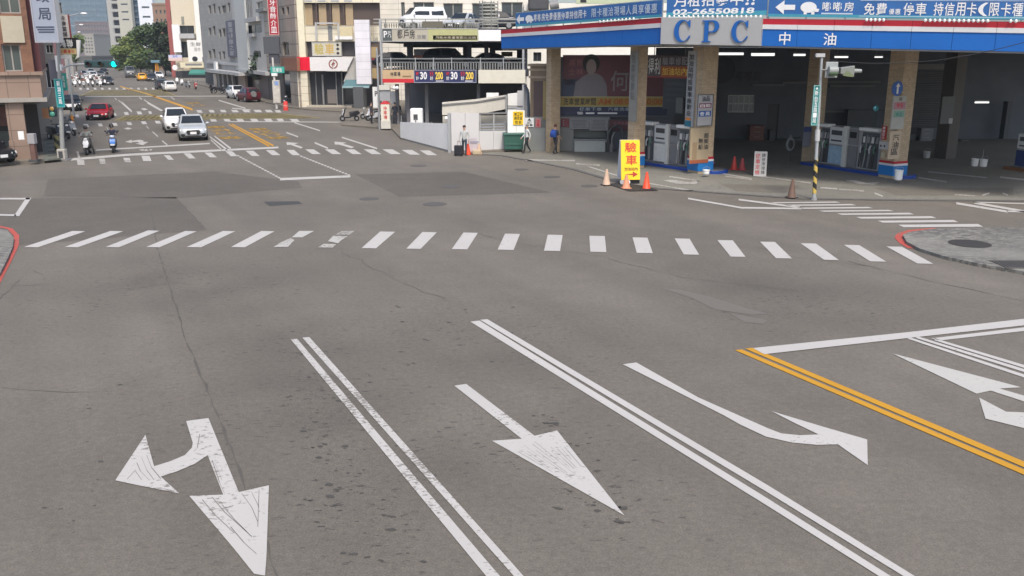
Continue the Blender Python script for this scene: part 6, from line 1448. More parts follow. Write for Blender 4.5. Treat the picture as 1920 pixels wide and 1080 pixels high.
# brown pier between car park and station
F15 = Fr(G(985, 283), G(1024, 284)); F15.o = F15.o + Vector((0, 0, 0))
pi = thing("stone_pier", "brown moulded pier with a dark recess between car park and station", "pier", F15.o, F15.rot)
a = F15.rect(992, 120, 1022, 245); MB().box(a[0], a[1], .3, 1.6, 0, a[3]).build("shaft", mat("pier_brown", (.20, .145, .095), .6, var=.2), pi)
for v0, v1, d in ((120, 124, .1), (129, 133, .06), (143, 147, .05)):
    c = F15.rect(991, v0, 1023, v1); MB().box(c[0] - d, c[1] + d, .3 - d, 1.6, c[2], c[3]).build("moulding", mat("pier_tan", (.34, .27, .19), .6), pi)
c = F15.rect(1000, 152, 1019, 221, -.2); MB().box(c[0], c[1], .27, .299, c[2], c[3]).build("recess_panel", mat("recess_dark", (.085, .055, .055), .6), pi)
c = F15.rect(1018, 152, 1024, 224, -.2); MB().box(c[0], c[1], .2, .29, c[2], c[3]).build("edge_strip", mat("pier_ochre", (.30, .23, .09), .6), pi)
lw = F15.rect(985, 239, 1034, 283); lw_o = MB().box(lw[0], lw[1], -.02, .25, 0, lw[3]).build("wash_wall", WG); lw_o.location = F15.o; lw_o.rotation_euler = (0, 0, F15.rot); tag(lw_o, "low grey wall under the brown pier, behind the walkers", "wall")
dp = thing("drain_pipe", "dark steel downpipe bent at the car park corner beside the pier", "pipe", Vector((0, 0, 0)) + AT(988, 200, 60)); q = dp.location
MB().tube([AT(984, 160, 60) - q, AT(990, 172, 60) - q, AT(991, 200, 60) - q, AT(991, 240, 60) - q], .1, 8).build("pipe", mat("pipe_blue_grey", (.16, .19, .23), .5), dp)
# white hoardings and ramp
HW = mat("hoarding_white", (.86, .85, .82), .5, var=.08, scale=.8); HW2 = mat("hoarding_bright", (.58, .57, .57), .5, var=.06, scale=.8)
def hoarding(label, A, B, vt0, vt1, m, panels=3):
    fr = Fr(G(*A), G(*B)); t = thing("hoarding", label, "fence", fr.o, fr.rot); z0 = fr.m(A[0], vt0)[1]; z1 = fr.m(B[0], vt1)[1]; L_ = fr.len
    for i in range(panels):
        s0, s1 = i / panels, (i + 1) / panels
        MB().hexa([(L_ * s0, 0, .12), (L_ * s1 - .015, 0, .12), (L_ * s1 - .015, .06, .12), (L_ * s0, .06, .12), (L_ * s0, 0, z0 + (z1 - z0) * s0), (L_ * s1 - .015, 0, z0 + (z1 - z0) * s1), (L_ * s1 - .015, .06, z0 + (z1 - z0) * s1), (L_ * s0, .06, z0 + (z1 - z0) * s0)]).build("panel", m, t)
        MB().box(L_ * s0 - .03, L_ * s0 + .03, .06, .12, 0, max(z0, z1) - .1).build("post", MGREY, t)
    MB().box(0, L_, .0, .08, .0, .12).build("footing", MGREY, t)
    return fr
h1 = hoarding("white site hoarding along the pavement left of the suitcase walker", (751, 261), (840, 285), 229, 232, HW, 3)
h2 = hoarding("bright white hoarding panel right behind the suitcase walker", (847, 286.5), (899, 285), 211, 212, HW2, 2)
h3 = hoarding("low white hoarding wall with a railed opening above, beside the dumpster", (899, 285), (952, 283), 246, 245, HW2, 2)
h4 = hoarding("white hoarding panel behind the dumpster carrying the yellow poster", (952, 284.5), (984, 284), 207, 207, HW, 2)
t = thing("gate_post", "grey steel gate post with white lamp between the white hoardings", "post", G(843, 286)); hz = AT(843, 212, G(843, 286).y).z
MB().box(-.09, .09, -.09, .09, 0, hz).build("post", STEEL, t); MB().ell((-.16, -.05, hz - .3), (.1, .1, .12), 10, 8).build("lamp", WHITE, t, smooth=60); MB().box(.1, .22, -.06, .06, 0, hz - .1).build("hinge_post", MGREY, t)
t = thing("railing", "blue-grey rails in the opening above the low hoarding wall", "railing", h3.o, h3.rot)
for v in (233, 238, 243): a = h3.rect(900, v - 1, 952, v + 1, -.1); MB().box(a[0], a[1], .1, .15, a[2], a[3]).build("rail", mat("rail_blue", (.33, .37, .42), .4, .3), t)
for u in (900, 926, 951): a = h3.rect(u - 1, 213, u + 1, 246, -.1); MB().box(a[0], a[1], .1, .16, a[2], a[3]).build("upright", LGREY, t)
a = h3.rect(899, 211, 953, 214, -.1); MB().box(a[0], a[1], .08, .18, a[2], a[3]).build("top_rail", MGREY, t)
FRP = Fr(AT(800, 200, 64), AT(990, 200, 64))
rp = thing("ramp_wall", "long white sloping ramp parapet behind the hoardings", "wall", FRP.o, FRP.rot)
def rpoly(pts, d, th, m, nm): MB().prismxz([FRP.m(u, v, d) for u, v in pts], -d, -d + th).build(nm, m, rp)
rpoly([(829, 192), (893, 186), (950, 178), (950, 204), (900, 214), (829, 216)], 0, .2, mat("ramp_white", (.60, .57, .50), .55), "parapet")
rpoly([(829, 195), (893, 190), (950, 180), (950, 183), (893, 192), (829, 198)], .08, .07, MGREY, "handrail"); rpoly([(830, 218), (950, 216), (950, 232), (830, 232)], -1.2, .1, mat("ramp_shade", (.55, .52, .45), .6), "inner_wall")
rpoly([(912, 174), (935, 174), (935, 180), (912, 184)], -.4, .1, WHITE, "panel"); rpoly([(952, 176), (970, 174), (970, 212), (952, 214)], .0, .1, HW, "panel"); rpoly([(970, 170), (980, 170), (980, 212), (970, 212)], .1, .1, HW2, "panel")
rpoly([(948, 178), (951, 178), (951, 214), (948, 214)], .15, .1, STEEL, "post"); rpoly([(952, 198), (980, 198), (980, 200), (952, 200)], .14, .05, MGREY, "brace")
mc = thing("barrier_machine", "white ticket machine standing behind the first hoarding", "machine", AT(783, 232, 66)); mc.location.z = .1
MB().box(-.5, .4, -.3, .3, 0, AT(783, 203, 66).z - .1).build("cabinet", WHITE, mc, bevel=.1); MB().box(-.25, .05, -.31, -.3, 1.0, 1.4).build("screen", DGREY, mc)
# posters and dumpster
board("sign", "yellow poster with heavy black characters on the hoarding behind the dumpster", h4, (962, 209, 981, 234), .06, .03, YS, texts=[("施工中", (.1, .9, .68, .93), TXK, 'h', .05), ("請改道", (.1, .9, .38, .64), TXK, 'h', .05), ("往右", (.15, .85, .08, .32), TXK, 'h', .05)])
board("sign", "white notice with black pictogram next to the yellow poster", F15, (984, 221, 1001, 238), .06, .03, WHITE, texts=[("▲", (.3, .7, .7, .95), TXK, 'x'), ("●●", (.1, .9, .12, .32), TXK, 'h'), ("出口", (.25, .75, .38, .62), TXK, 'h', .04)])
board("sign", "narrow pink and white warning strip beside the white pictogram notice", F15, (1004, 222, 1014, 239), .06, .03, mat("strip_pink", (.45, .2, .2), .5), texts=[("注意", (.2, .8, .1, .9), TXR, 'v', .02)])
dm = thing("dumpster", "green wheeled dumpster in front of the white hoarding", "dumpster", G(963, 284, .02), R(3)); q = 53.9 / FPX
DG_ = mat("dumpster_green", (.035, .11, .085), .5, var=.2); w, h_ = 1.22, 1.12
MB().hexa([(-w * .46, -.45, .16), (w * .46, -.45, .16), (w * .46, .45, .16), (-w * .46, .45, .16), (-w * .5, -.55, h_ * .9), (w * .5, -.55, h_ * .9), (w * .5, .55, h_ * .9), (-w * .5, .55, h_ * .9)]).build("bin_body", DG_, dm, bevel=.03)
MB().box(-w * .53, w * .53, -.6, .6, h_ * .9, h_).build("lid", DG_, dm, bevel=.03); MB().box(-w * .42, w * .42, -.52, -.47, .45, .55).build("rib", DG_, dm)
for x in (-.45, .45):
    for y_ in (-.35, .35): MB().cyl((x - .04, y_, .08), (x + .04, y_, .08), .08, n=12).build("caster", RUBBER, dm)
ba = thing("barricade", "broken white and orange traffic barricade leaning by the hoarding", "barricade", G(889, 290))
for x, m in ((-.35, CO), (.3, CP)): MB().lathe([(.18, 0), (.05, .62), (.03, .64)], 12, (x, -.1, .02)).build("cone", m, ba, smooth=40)
b = MB(); b.box(-.25, .3, -.02, .02, .2, .95); b.xf(Matrix.Rotation(R(-8), 4, 'Y')); b.build("white_board", mat("barricade_white", (.5, .45, .48), .5), ba); MB().box(-.1, .42, -.3, .2, 0, .3).build("bag", mat("sand_bag", (.45, .36, .24), .8), ba, bevel=.08); MB().box(-.22, .28, -.05, -.03, .68, .8).build("stripe", mat("grey_stripe", (.3, .3, .36), .5), ba)
# sign pillar and entrance lamps at the car park mouth
t = thing("sign_pillar", "white entrance pillar with a red roof-shaped cap and red characters", "pillar", G(724, 241, .12)); yy = G(724, 241).y; k = yy / FPX
hp = AT(724, 170, yy).z
MB().box(-.36, .36, -.2, .2, 0, AT(724, 226, yy).z).build("foot", CW, t); MB().box(-.33, .33, -.18, .18, AT(724, 226, yy).z, AT(724, 196, yy).z).build("light_box", mat("box_cream", (.66, .62, .52), .5), t); MB().prismxz([(-.38, AT(724, 196, yy).z), (.38, AT(724, 196, yy).z), (.1, AT(724, 190, yy).z), (-.1, AT(724, 190, yy).z)], -.2, .2).build("cap", mat("cap_red", (.55, .04, .05), .5), t)
MB().box(-.4, .4, -.1, .3, AT(724, 190, yy).z, hp).build("glass_booth", mat("booth_grey", (.3, .31, .32), .4), t); MB().vtext("停車場", -.14, .14, AT(724, 224, yy).z, AT(724, 199, yy).z, -.19, bold=.03).build("lettering", TXR, t)
MB().box(-.4, .4, -.2, .25, hp, hp + .35).build("head", CW, t); 
for x in (.72, .95): MB().ell((x, -.1, hp + .15), (.14, .14, .14), 10, 8).build("flood_lamp", WHITE, t, smooth=60)
MB().tube([(.3, -.05, hp + .1), (1.0, -.08, hp + .1)], .03).build("lamp_arm", MGREY, t)
lp = thing("lamp_post", "slim grey post in front of the car park corner", "post", G(712, 243)); yy = G(712, 243).y
MB().cyl((0, 0, 0), (0, 0, AT(712, 90, yy).z), .09, .07, 10).build("post", STEEL, lp, smooth=40); MB().tube([(0, 0, AT(712, 108, yy).z), (.5, 0, AT(722, 97, yy).z), (.6, 0, AT(722, 97, yy).z)], .04).build("arm", STEEL, lp)
board("sign", "white hanging panel in the car park mouth left of the pillar", FY(75, 690, 760), (699, 163, 712, 202), 0, .1, WHITE, texts=[("P", (.3, .7, .55, .8), TXK, 'x', .02)]); board("sign", "bright white panel in the car park mouth right of the pillar", FY(75, 690, 760), (733, 171, 748, 196), 0, .1, WHITE)
# ---- left signal pole and its gear
PY = G(118, 300).y; po = G(118, 300)
t = thing("signal_pole", "tall grey traffic pole with a mast arm on the left pavement corner", "pole", po); tp = AT(105, -12, PY) - po
MB().cyl((0, 0, 0), tp, .13, .09, 12).build("pole", mat("pole_grey", (.30, .31, .30), .5, .2), t, smooth=40); f = MB(); f.box(-.22, .22, -.18, .18, .05, .62); f.build("foot_box", mat("foot_beige", (.38, .36, .32), .6), t, bevel=.04); MB().box(-.12, .12, -.185, -.18, .12, .5).build("foot_recess", DGREY, t); MB().box(-.45, .4, -.35, .3, 0, .06).build("base_slab", MGREY, t)
arm = [AT(u, v, PY) - po for u, v in ((111, 137), (118, 128), (128, 123), (140, 121), (160, 120))]; MB().tube(arm, .05, 8).build("mast_arm", STEEL, t)
MB().box((AT(104, 104, PY) - po).x, (AT(109, 104, PY) - po).x, -.1, .1, AT(104, 134, PY).z, AT(104, 104, PY).z).build("white_plate", WHITE, t); MB().box((AT(111, 104, PY) - po).x, (AT(114, 104, PY) - po).x, -.1, .1, AT(104, 132, PY).z, AT(104, 121, PY).z).build("white_plate", WHITE, t)
MB().box((AT(85, 104, PY) - po).x, (AT(102, 104, PY) - po).x, .2, .6, AT(104, 150, PY).z, AT(104, 112, PY).z).build("control_box", mat("box_slate", (.09, .09, .115), .5), t)
FPL = Fr(Vector((po.x - 6, PY - .16, 0)), Vector((po.x + 6, PY - .16, 0)))
board("street_sign", "vertical teal street sign with white characters on the left traffic pole", FPL, (104.5, 148, 119, 201), .02, .05, mat("street_teal", (.0, .20, .22), .5), border=(mat("teal_edge", (.12, .4, .38), .5), .03), texts=[("新湖三路", (.28, .72, .1, .95), TXW, 'v', .02)])
board("street_sign", "second smaller mint street sign behind the teal one", Fr(FPL.o - FPL.n * .5, FPL.o - FPL.n * .5 + FPL.ex), (113, 137, 125, 170), 0, .05, mat("street_mint", (.05, .33, .27), .5), texts=[("民權", (.25, .75, .15, .85), TXW, 'v', .02)])
hd = thing("traffic_signal", "dark horizontal traffic signal showing green at the end of the left mast arm", "traffic signal", AT(160, 120, PY - .1)); q0 = hd.location.copy()
a, c = AT(160, 128, PY - .1) - q0, AT(222, 112, PY - .1) - q0; SH = mat("signal_dark", (.02, .05, .055), .5)
MB().box(a.x, c.x, -.1, .15, a.z + .03, c.z - .03).build("housing", SH, hd, bevel=.05)
for i in range(3):
    xq = a.x + (c.x - a.x) * (.16 + .36 * i); zq = (a.z + c.z) / 2; r = (c.z - a.z) * (.27 if i < 2 else .34)
    MB().cyl((xq, -.1, zq), (xq, -.13, zq), r, r, 18).build("lens", [mat("lens_off_red", (.06, .015, .015), .3), mat("lens_off_amber", (.07, .04, .01), .3), mat("lens_green_lit", (.0, .80, .68), .3, var=0, emit=1.3)][i], hd)
    v_ = MB(); n = 12; rr = r * 1.1
    for j in range(n):
        a0, a1 = R(-20 + 220 * j / n), R(-20 + 220 * (j + 1) / n)
        v_.quad((xq + rr * math.cos(a0), -.1, zq + rr * math.sin(a0)), (xq + rr * math.cos(a1), -.1, zq + rr * math.sin(a1)), (xq + rr * math.cos(a1), -.32, zq + rr * math.sin(a1)), (xq + rr * math.cos(a0), -.32, zq + rr * math.sin(a0)))
    v_.build("visor", SH, hd)
ps = thing("pedestrian_signal", "pedestrian signal with orange backing and a green lens on the left pole", "traffic signal", AT(97, 212, PY + .2)); q0 = ps.location.copy()
MB().box((AT(93, 212, PY + .2) - q0).x, (AT(105, 212, PY + .2) - q0).x, -.12, .15, AT(97, 219, PY + .2).z - q0.z, AT(97, 200, PY + .2).z - q0.z).build("housing", SH, ps, bevel=.03)
MB().ell(AT(98, 214, PY + .0) - q0, (.14, .05, .14), 12, 8).build("green_lens", mat("lens_green_dim", (.06, .25, .18), .3), ps, smooth=60); MB().ell(AT(97, 204, PY + .0) - q0, (.13, .05, .12), 12, 8).build("amber_lens", mat("lens_amber_dim", (.35, .2, .06), .3), ps, smooth=60)
MB().box((AT(79, 212, PY + 2) - q0).x, (AT(92, 212, PY + 2) - q0).x, 1.8, 2.0, AT(97, 222, PY + 2).z - q0.z, AT(97, 203, PY + 2).z - q0.z).build("orange_panel", mat("panel_orange", (.60, .30, .16), .5, var=.5, scale=2), ps)
MB().cyl((AT(108, 262, PY) - po) , (AT(108, 255, PY) - po), .1).xf(Matrix.Translation((0, 0, 0)))
hs = thing("striped_post", "short yellow and black striped post beside the left traffic pole", "post", G(109, 285, .14)); MB().cyl((0, 0, 0), (0, 0, 1.0), .16, .16, 12).build("post", stripes_mat("hazard_dull", (.03, .03, .025), (.26, .23, .10), 1.8, 'Z', 1.2), hs, smooth=40); MB().cyl((0, 0, 1.0), (0, 0, 1.05), .17, .12, 12).build("cap", DGREY, hs)
pc = thing("parking_meter", "grey post box with a reddish foot beside the arcade pillar", "post", G(66, 303, .14))
MB().box(-.12, .12, -.12, .12, 0, .95).build("post", mat("post_rust", (.14, .075, .06), .7, var=.4), pc); MB().box(-.2, .18, -.16, .16, .95, 1.5).build("box", mat("box_grey", (.3, .29, .30), .5), pc, bevel=.03); MB().box(-.25, .22, -.2, .2, 0, .12).build("foot", DGREY, pc)
bo = thing("bollard", "orange flexible bollard on the street beside the left pavement", "bollard", G(137, 235)); MB().lathe([(.13, 0), (.12, .7), (.08, .78)], 14).build("post", mat("bollard_orange", (.75, .28, .03), .5), bo, smooth=40); MB().lathe([(.2, 0), (.18, .05)], 14).build("foot", mat("bollard_foot", (.5, .2, .05), .6), bo)
bo = thing("bollard", "red barrel bollard at the corner before the bank", "bollard", G(536, 207)); MB().lathe([(.24, 0), (.26, .4), (.2, .85), (.12, .9)], 16).build("barrel", mat("bollard_red", (.70, .06, .05), .5), bo, smooth=40); MB().lathe([(.262, .35), (.245, .55)], 16).build("band", mat("band_pink", (.6, .25, .22), .5), bo, smooth=40)
# street lamps on the left kerb
for i, (Y, u, v) in enumerate(((84, 157, 25.5), (128, 152, 46.5), (170, 148, 60))):
    u0 = (124, 126, 128)[i]; base = AT(u0, 92, Y); base.z = 0; t = thing("street_lamp", ["nearest street lamp arm over the left lanes, highest in view", "middle street lamp arm over the left lanes", "farthest and lowest street lamp arm over the left lanes"][i], "street lamp", base, 0, "street lamps along the left kerb")
    e = AT(u, v, Y) - base; hz = AT(u0, v + 7 * 84 / Y, Y).z
    MB().cyl((0, 0, 0), (0, 0, hz), .11, .07, 10).build("post", STEEL, t, smooth=40); MB().tube([(0, 0, hz), (e.x * .5, 0, hz + (e.z - hz) * .6), (e.x * .8, 0, e.z)], .05).build("arm", STEEL, t); MB().ell((e.x, 0, e.z), (.32, .14, .1), 12, 6).build("lamp_head", WHITE, t, smooth=60)
# trees
tree("street_tree", "olive tree behind the signs on the left of the far street", G(144, 133), 10.5, 3.2, 2400, [LEAFS[1], LEAFS[1], LEAFS[2]], leaf=.36, trunk_h=.2)
for i, (u, Y, h_, r, lm, lab) in enumerate(((238, 262, 9, 4.4, [LEAFS[1], LEAFS[2], LEAFS[2]], "leftmost bright green crown in the right tree row"), (260, 245, 10.5, 4.8, [LEAFS[0], LEAFS[1], LEAFS[2]], "mixed green crown in front of the white slot-window tower"), (284, 228, 12, 4.6, [LEAFS[0], LEAFS[0], LEAFS[1]], "dark green crown left of the blank white vertical sign"), (306, 216, 12.5, 3.6, [mat("leaf_black", (.018, .028, .018), .7, var=.3), LEAFS[0]], "almost black crown next to the cream building"), (312, 300, 19, 4.5, [LEAFS[0], LEAFS[1]], "tall dim tree rising behind the dark crowns"), (223, 275, 6, 2.6, [LEAFS[1], LEAFS[1]], "small low green crown at the left foot of the tree row"), (322, 208, 9, 3.0, [MATS["leaf_black"], LEAFS[0]], "dark ragged crown in front of the blank white vertical sign"))):
    b_ = AT(u, 92, Y); b_.z = 0; tree("street_tree", lab, b_, h_, r, 4200, lm, leaf=.42, trunk_h=.08)
b_ = G(497, 184); tree("street_shrub_tree", "small dark shrub tree between the maroon car and the pole", b_, 5.5, 1.6, 900, [MATS["leaf_black"], LEAFS[0]], leaf=.25, group=None)

t = thing("sign_pillar", "slim orange sign pillar with a blue cap under the dark trees", "pillar", G(296, 143)); yy = G(296, 143).y
MB().box(-.35, .35, -.15, .15, 0, AT(296, 118, yy).z).build("orange_panel", mat("pillar_orange", (.80, .38, .02), .5), t); MB().box(-1.1, 1.1, -.6, .6, AT(296, 118, yy).z, AT(296, 113, yy).z).build("cap", mat("cap_blue", (.16, .28, .36), .5), t, bevel=.1); MB().box(-.22, .22, -.16, -.151, .8, AT(296, 122, yy).z).build("dark_stripe", mat("pillar_rust", (.35, .12, .02), .5), t)
t = thing("round_sign", "white round shop sign right of the orange sign pillar", "sign", AT(328, 127, 188)); f = MB(); f.lathe([(.5, -.08), (.55, 0), (.5, .08)], 20); f.xf(Matrix.Rotation(R(90), 4, 'X')); f.build("disc", WHITE, t); MB().box(-.05, .05, 0, .1, .5, 1.1).build("bracket", DGREY, t)
t = thing("shop_canopy", "small green shop canopy below the cream fascia sign", "awning", AT(370, 137, 170)); MB().prismyz([(0, -.3), (0, .0), (1.5, .6), (1.5, .4)], -1.6, 1.4).build("canvas", mat("canopy_green", (.05, .22, .17), .6), t)
# ------------------------------------------------------------------ vehicles in the street
def cpaint(n, c, metal=.25, rough=.28): return mat(n, c, rough, metal, .05, 1.5)
def carat(label, u, v, rz, paint, L=4.4, front=True, z=0.0, name="parked_car", **k):
    d = Vector((math.sin(rz), -math.cos(rz), 0)); p = G(u, v, z) - d * (L / 2 if front else -L / 2)
    return car(name, label, p, rz, paint, L=L, **k)
SILV = cpaint("car_silver", (.48, .51, .53)); CWHT = cpaint("car_white", (.72, .72, .72), .0); CRED = cpaint("car_red", (.42, .01, .015)); CBLK = cpaint("car_black", (.015, .016, .02)); CGRY = cpaint("car_grey", (.16, .165, .17)); CTAX = cpaint("car_taxi", (.80, .38, .01), 0); CMAR = cpaint("car_maroon", (.12, .02, .03)); CDRK = cpaint("car_dark", (.04, .042, .05))
TS = "cars on the street"
carat("silver SUV with dark hexagonal grille waiting just behind the far stop line", 364, 265, R(21), SILV, 4.5, name="silver_car", W=1.86, Hh=1.6, group=TS)
carat("white SUV half hidden behind the silver one in the left lanes", 335, 250, R(23), CWHT, 4.6, name="white_car", W=1.86, Hh=1.7, group=TS)
carat("low red coupe crossing toward the left lane by the far zebra", 181, 226, R(15), CRED, 4.4, name="red_car", W=1.85, Hh=1.34, kind='sedan', group=TS)
carat("black car with bright front bumper half behind the left traffic pole", 135, 209, R(24), CBLK, 4.5, name="black_car", W=1.8, Hh=1.55, grille=WHITE, group=TS)
o = car("black_car", "black car parked in the arcade at the left edge of the photo", G(-34, 303, .14), R(58), CBLK, L=4.4, W=1.8, Hh=1.45, kind='sedan')
carat("orange-yellow taxi far down the right lanes", 268, 152, STREET + math.pi, CTAX, 4.5, False, name="taxi", W=1.75, Hh=1.5, kind='sedan', group=TS, cat="taxi")
carat("dark car driving away beside the white one near the far scooters", 306, 168, STREET + math.pi, CDRK, 4.4, False, name="dark_car", W=1.75, Hh=1.55, group=TS)
carat("white car driving away in the right lane before the far zebra", 321, 172, STREET + math.pi, CWHT, 4.3, False, name="white_car", W=1.75, Hh=1.5, group=TS)
carat("grey van parked under the bright green trees", 246, 146, STREET, CGRY, 5.2, name="grey_van", W=2.0, Hh=2.4, kind='van', group=TS, cat="van")
carat("dark sedan stopped far off right of the waiting scooters", 203, 160, STREET, CDRK, 4.5, name="dark_car", W=1.8, Hh=1.45, kind='sedan', group=TS)
for i, (u, v, m, lab) in enumerate(((176, 149, CWHT, "white car behind the waiting scooters, second row"), (157, 146, SILV, "silver car at the left of the far queue"), (190, 147, CGRY, "grey car in the far queue behind the dark sedan"), (172, 141, SILV, "silver car in the last row of the far queue"), (196, 140, CBLK, "black car in the last row of the far queue"), (287, 153, CDRK, "dark car parked right of the taxi"), (300, 149, CWHT, "white car parked beyond the dark one near the cream building"))):
    carat(lab, u, v, STREET, m, 4.4, name="queued_car", W=1.78, Hh=1.52, kind=['suv', 'sedan'][i % 2], group="cars queued far down the street")
carat("white SUV parked in front of the light grey building", 455, 186, STREET + R(8), CWHT, 4.2, name="white_car", W=1.75, Hh=1.6, group="cars parked by the grey building")
t = carat("maroon SUV with a rear spare wheel parked next to the white one", 478, 192, STREET + math.pi + R(10), CMAR, 4.2, False, name="maroon_car", W=1.78, Hh=1.65, group="cars parked by the grey building")
sw = MB(); sw.cyl((.1, 2.1, .95), (.1, 2.28, .95), .34, .32, 18); so_ = sw.build("spare_wheel", MGREY, t, smooth=40)
# cars on the decks of the car park
def deck_car(label, u, Y, z, paint, rz, name="parked_car", **k):
    p = AT(u, 92, Y); p.z = z; return car(name, label, p, rz, paint, group="cars in the car park", **k)
deck_car("white van on the car park roof behind the olive cloth", 795, 77, zf3 - .12, CWHT, R(-62), name="white_van", L=3.7, W=1.55, Hh=1.85, kind='van', cat="van")
deck_car("silver car on the car park roof beside the steel cage", 868, 77, zf3 - .12, SILV, R(-25), L=4.2, W=1.75, Hh=1.42, kind='sedan')
deck_car("dark car on the car park roof half behind the steel cage", 925, 78, zf3, CDRK, R(-90), L=4.2, W=1.75, Hh=1.45, kind='sedan')
deck_car("dark grey SUV in the middle of the lower car park deck", 843, 78, zf1, CDRK, R(90), L=4.5, W=1.8, Hh=1.68)
deck_car("black car at the left end of the lower car park deck", 746, 79, zf1, CBLK, R(90), L=4.3, W=1.75, Hh=1.35, kind='sedan')
deck_car("black car at the right end of the lower car park deck", 908, 79, zf1, CBLK, R(-90), L=4.3, W=1.75, Hh=1.3, kind='sedan')
# ------------------------------------------------------------------ scooters, riders, walkers
def jacket(n, c): return mat("cloth_" + n, c, .8, var=.25, scale=9)
SWT = cpaint("scooter_white", (.72, .72, .74), 0); SBL = cpaint("scooter_blue", (.01, .16, .55), 0); SBK = cpaint("scooter_black", (.02, .02, .024), 0); SGY = cpaint("scooter_grey", (.25, .26, .27), 0); SRD = cpaint("scooter_red", (.3, .03, .03), 0)
p = G(166, 289); scooter("scooter", "white fronted scooter waiting at the far stop line on the left", p, R(16), SBK, front=SWT)
p1 = person("rider in a pale grey jacket and dark helmet on the white fronted scooter", p, R(16), STOP, jacket("pale_grey", (.36, .37, .34)), jacket("dark_olive", (.05, .05, .045)), helmet=mat("helmet_dark", (.06, .055, .05), .3))
p = G(214, 285); scooter("scooter", "blue scooter waiting in the middle of the left lane", p, R(20), SBK, front=SBL)
MB().ell((0, -.58, .98), (.13, .08, .07), 10, 6).build("headlight_cowl", mat("cowl_pale", (.6, .65, .75), .3), bpy.data.objects[0] if False else [x for x in COL.objects if x.get("label", "").startswith("blue scooter")][0], smooth=60)
person("rider in dark clothes and black helmet on the blue scooter", p, R(20), SIT, jacket("navy_dark", (.03, .035, .06)), jacket("charcoal", (.03, .03, .035)), helmet=mat("helmet_black", (.02, .02, .022), .25))
# far group waiting at the light
far = [(142, 163), (150, 161.5), (158, 164), (166, 160.5), (174, 163), (182, 160), (189, 163), (197, 160), (147, 156), (162, 155), (178, 154.5), (136, 159.5), (145, 152), (186, 153.5), (154, 150), (170, 151)]
hm = [mat("helmet_white", (.72, .72, .72), .3), mat("helmet_grey", (.3, .3, .32), .3)]
rp0 = sc0 = None
desc = ["leftmost", "second from left", "third from left", "fourth from left", "middle", "sixth from left", "second from right", "rightmost", "back row left", "back row centre", "back row right", "lone far left", "third row left", "third row right", "last row left", "last row centre"]
protoR, protoS = [], []
for k in range(3):
    protoS.append(scooter("scooter", "x", (0, 0, 0), 0, [SWT, SBK, SGY][k], group="scooters waiting far down the street", front=[SWT, SWT, None][k]))
    protoR.append(person("x", (0, 0, 0), 0, SIT, jacket(["white", "black", "rust"][k], [(.6, .6, .6), (.03, .03, .03), (.25, .1, .06)][k]), jacket("jean", (.05, .06, .09)), helmet=hm[k % 2], group="riders waiting far down the street"))
for i, (u, v) in enumerate(far):
    k = i % 3; q = G(u, v); rz = STREET + random.uniform(-.12, .12)
    place(protoS[k], q, rz, "%s %s scooter in the far cluster of waiting riders" % (desc[i], ["white", "black", "grey"][k]), first=(i < 3))
    place(protoR[k], q, rz, "%s rider, in %s, in the far cluster of waiting scooters" % (desc[i], ["white", "black", "a rust jacket"][k]), first=(i < 3))
# parked scooters
PK = [(74, 246, R(80), SRD, "reddish scooter parked behind the arcade pillar"), (104, 262, R(60), SBK, "black scooter parked left of the left traffic pole"), (124, 260, R(40), SBK, "black scooter parked just right of the left traffic pole"), (130, 254, R(55), SGY, "grey scooter tucked behind the black one by the left traffic pole"),
      (656, 227, R(-70), SBK, "white and black scooter parked left of the dark pier"), (694, 223, R(-80), SGY, "grey scooter parked right of the dark pier"), (703, 226, R(-60), SWT, "white scooter parked between dark pier and lamp post"),
      (543, 197, R(-30), SBK, "black scooter parked by the bank pillar behind the red barrel"), (397, 174, STREET + 3.1, SBK, "black scooter in front of the grey street arcade"), (367, 167, STREET, SRD, "reddish scooter parked at the kerb before the cream building"), (352, 164, STREET + .3, SGY, "grey scooter parked at the kerb before the cream building"), (341, 160, STREET, SWT, "white scooter parked nearest the white car"), (333, 157, STREET - .2, SWT, "white scooter parked behind the white car"), (425, 176, STREET + 1.2, SBK, "black scooter under the grey arcade, right one of two"), (412, 174, STREET + 1.2, SBK, "black scooter under the grey arcade, left one of two")]
for u, v, rz, m, lab in PK:
    scooter("scooter", lab, G(u, v, .12), rz, m, group="parked scooters", front=(SWT if m is SWT or u == 656 else None))
STAND = {}
WALK = dict(knL=(.09, -.16, .50), anL=(.09, -.20, .10), toL=(.1, -.36, .06), knR=(-.09, .05, .48), anR=(-.09, .26, .14), toR=(-.1, .14, .05), elL=(.22, .14, 1.12), wrL=(.22, .10, .88), elR=(-.22, -.06, 1.12), wrR=(-.21, -.24, .95))
CASE = dict(WALK); CASE.update(elR=(-.27, .02, 1.12), wrR=(-.30, -.04, .86), elL=(.27, .03, 1.12), wrL=(.27, -.06, .90), anR=(-.09, .12, .10), toR=(-.11, -.03, .05), anL=(.1, -.08, .09), toL=(.12, -.24, .045), knL=(.1, -.08, .49))
q = G(871, 291.5)
person("man in a pale open jacket and jeans pulling a black suitcase by the hoarding", q, R(-8), CASE, jacket("pale_jacket", (.42, .43, .42)), jacket("jean_dark", (.03, .05, .07)), hair=mat("hair_dark", (.02, .017, .015), .6))
su = thing("suitcase", "black wheeled suitcase beside the man in the pale jacket", "suitcase", q + Vector((-.33, -.28, .0)), R(-8))
MB().box(-.24, .24, -.14, .14, .06, .62).build("shell", mat("suitcase_black", (.012, .013, .018), .5), su, bevel=.04); MB().tube([(-.09, .1, .6), (-.09, .14, .84), (.09, .14, .84), (.09, .1, .6)], .012, 6).build("handle", DGREY, su)
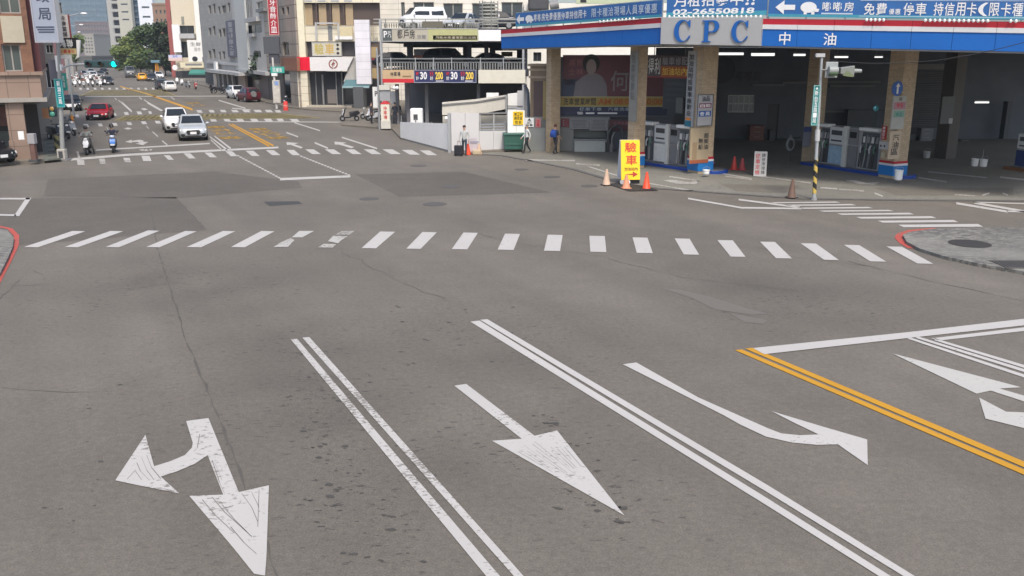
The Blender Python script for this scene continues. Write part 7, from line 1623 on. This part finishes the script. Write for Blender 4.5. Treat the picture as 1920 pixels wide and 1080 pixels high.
for x in (-.18, .18): MB().cyl((x - .03, 0, .04), (x + .03, 0, .04), .04, n=12).build("wheel", RUBBER, su)
q = G(988, 288, .02)
person("pedestrian in a white shirt and dark trousers walking left past the dumpster", q, R(-75), WALK, jacket("white_shirt", (.55, .56, .55)), jacket("black_trousers", (.02, .022, .026)), hair=mat("cap_grey", (.22, .22, .20), .7))
q = G(1041, 289, .02)
person("pedestrian carrying a blue backpack walking away past the tiled column", q, R(135), WALK, jacket("dark_top", (.05, .06, .10)), jacket("slate_trousers", (.025, .027, .04)), hair=mat("hair_brown", (.10, .03, .025), .6), sleeve=False)
bp = thing("backpack", "blue backpack on the back of the pedestrian by the tiled column", "backpack", q, R(135)); b = MB(); b.loft([[(-.16, .10, 1.0), (.16, .10, 1.0), (.16, .30, 1.0), (-.16, .30, 1.0)], [(-.18, .11, 1.2), (.18, .11, 1.2), (.17, .31, 1.2), (-.17, .31, 1.2)], [(-.14, .10, 1.44), (.14, .10, 1.44), (.12, .22, 1.44), (-.12, .22, 1.44)]])
b.build("bag", mat("bag_blue", (.02, .07, .32), .7), bp, bevel=.03); MB().box(-.12, .12, .3, .34, 1.04, 1.2).build("pocket", mat("bag_navy", (.015, .04, .18), .7), bp)
for i, (u, v, c, lab) in enumerate(((741, 233, (.03, .035, .05), "pedestrian in dark clothes standing right of the entrance pillar"), (748, 231, (.02, .02, .025), "second darker pedestrian between entrance pillar and hoarding"), (697, 232, (.06, .05, .06), "pedestrian in dark clothes beside the parked scooters"))):
    person(lab, G(u, v, .12), R(40 * i), STAND, jacket("dark%d" % i if False else ["dusk", "night", "plum"][i], c), jacket("slate_trousers", (.025, .027, .04)))
# ------------------------------------------------------------------ air
hz_ = MB().box(-700, 420, -60, 1180, -1.0, 118).build("haze", [])
hm_ = bpy.data.materials.new("haze_air"); hm_.use_nodes = True
hn = hm_.node_tree.nodes; hn.clear(); ho = hn.new("ShaderNodeOutputMaterial"); pv = hn.new("ShaderNodeVolumePrincipled")
pv.inputs["Color"].default_value = (.80, .87, .95, 1); pv.inputs["Density"].default_value = .00032; pv.inputs["Anisotropy"].default_value = .2
hm_.node_tree.links.new(pv.outputs[0], ho.inputs["Volume"]); hz_.data.materials.append(hm_); hz_["kind"] = "stuff"
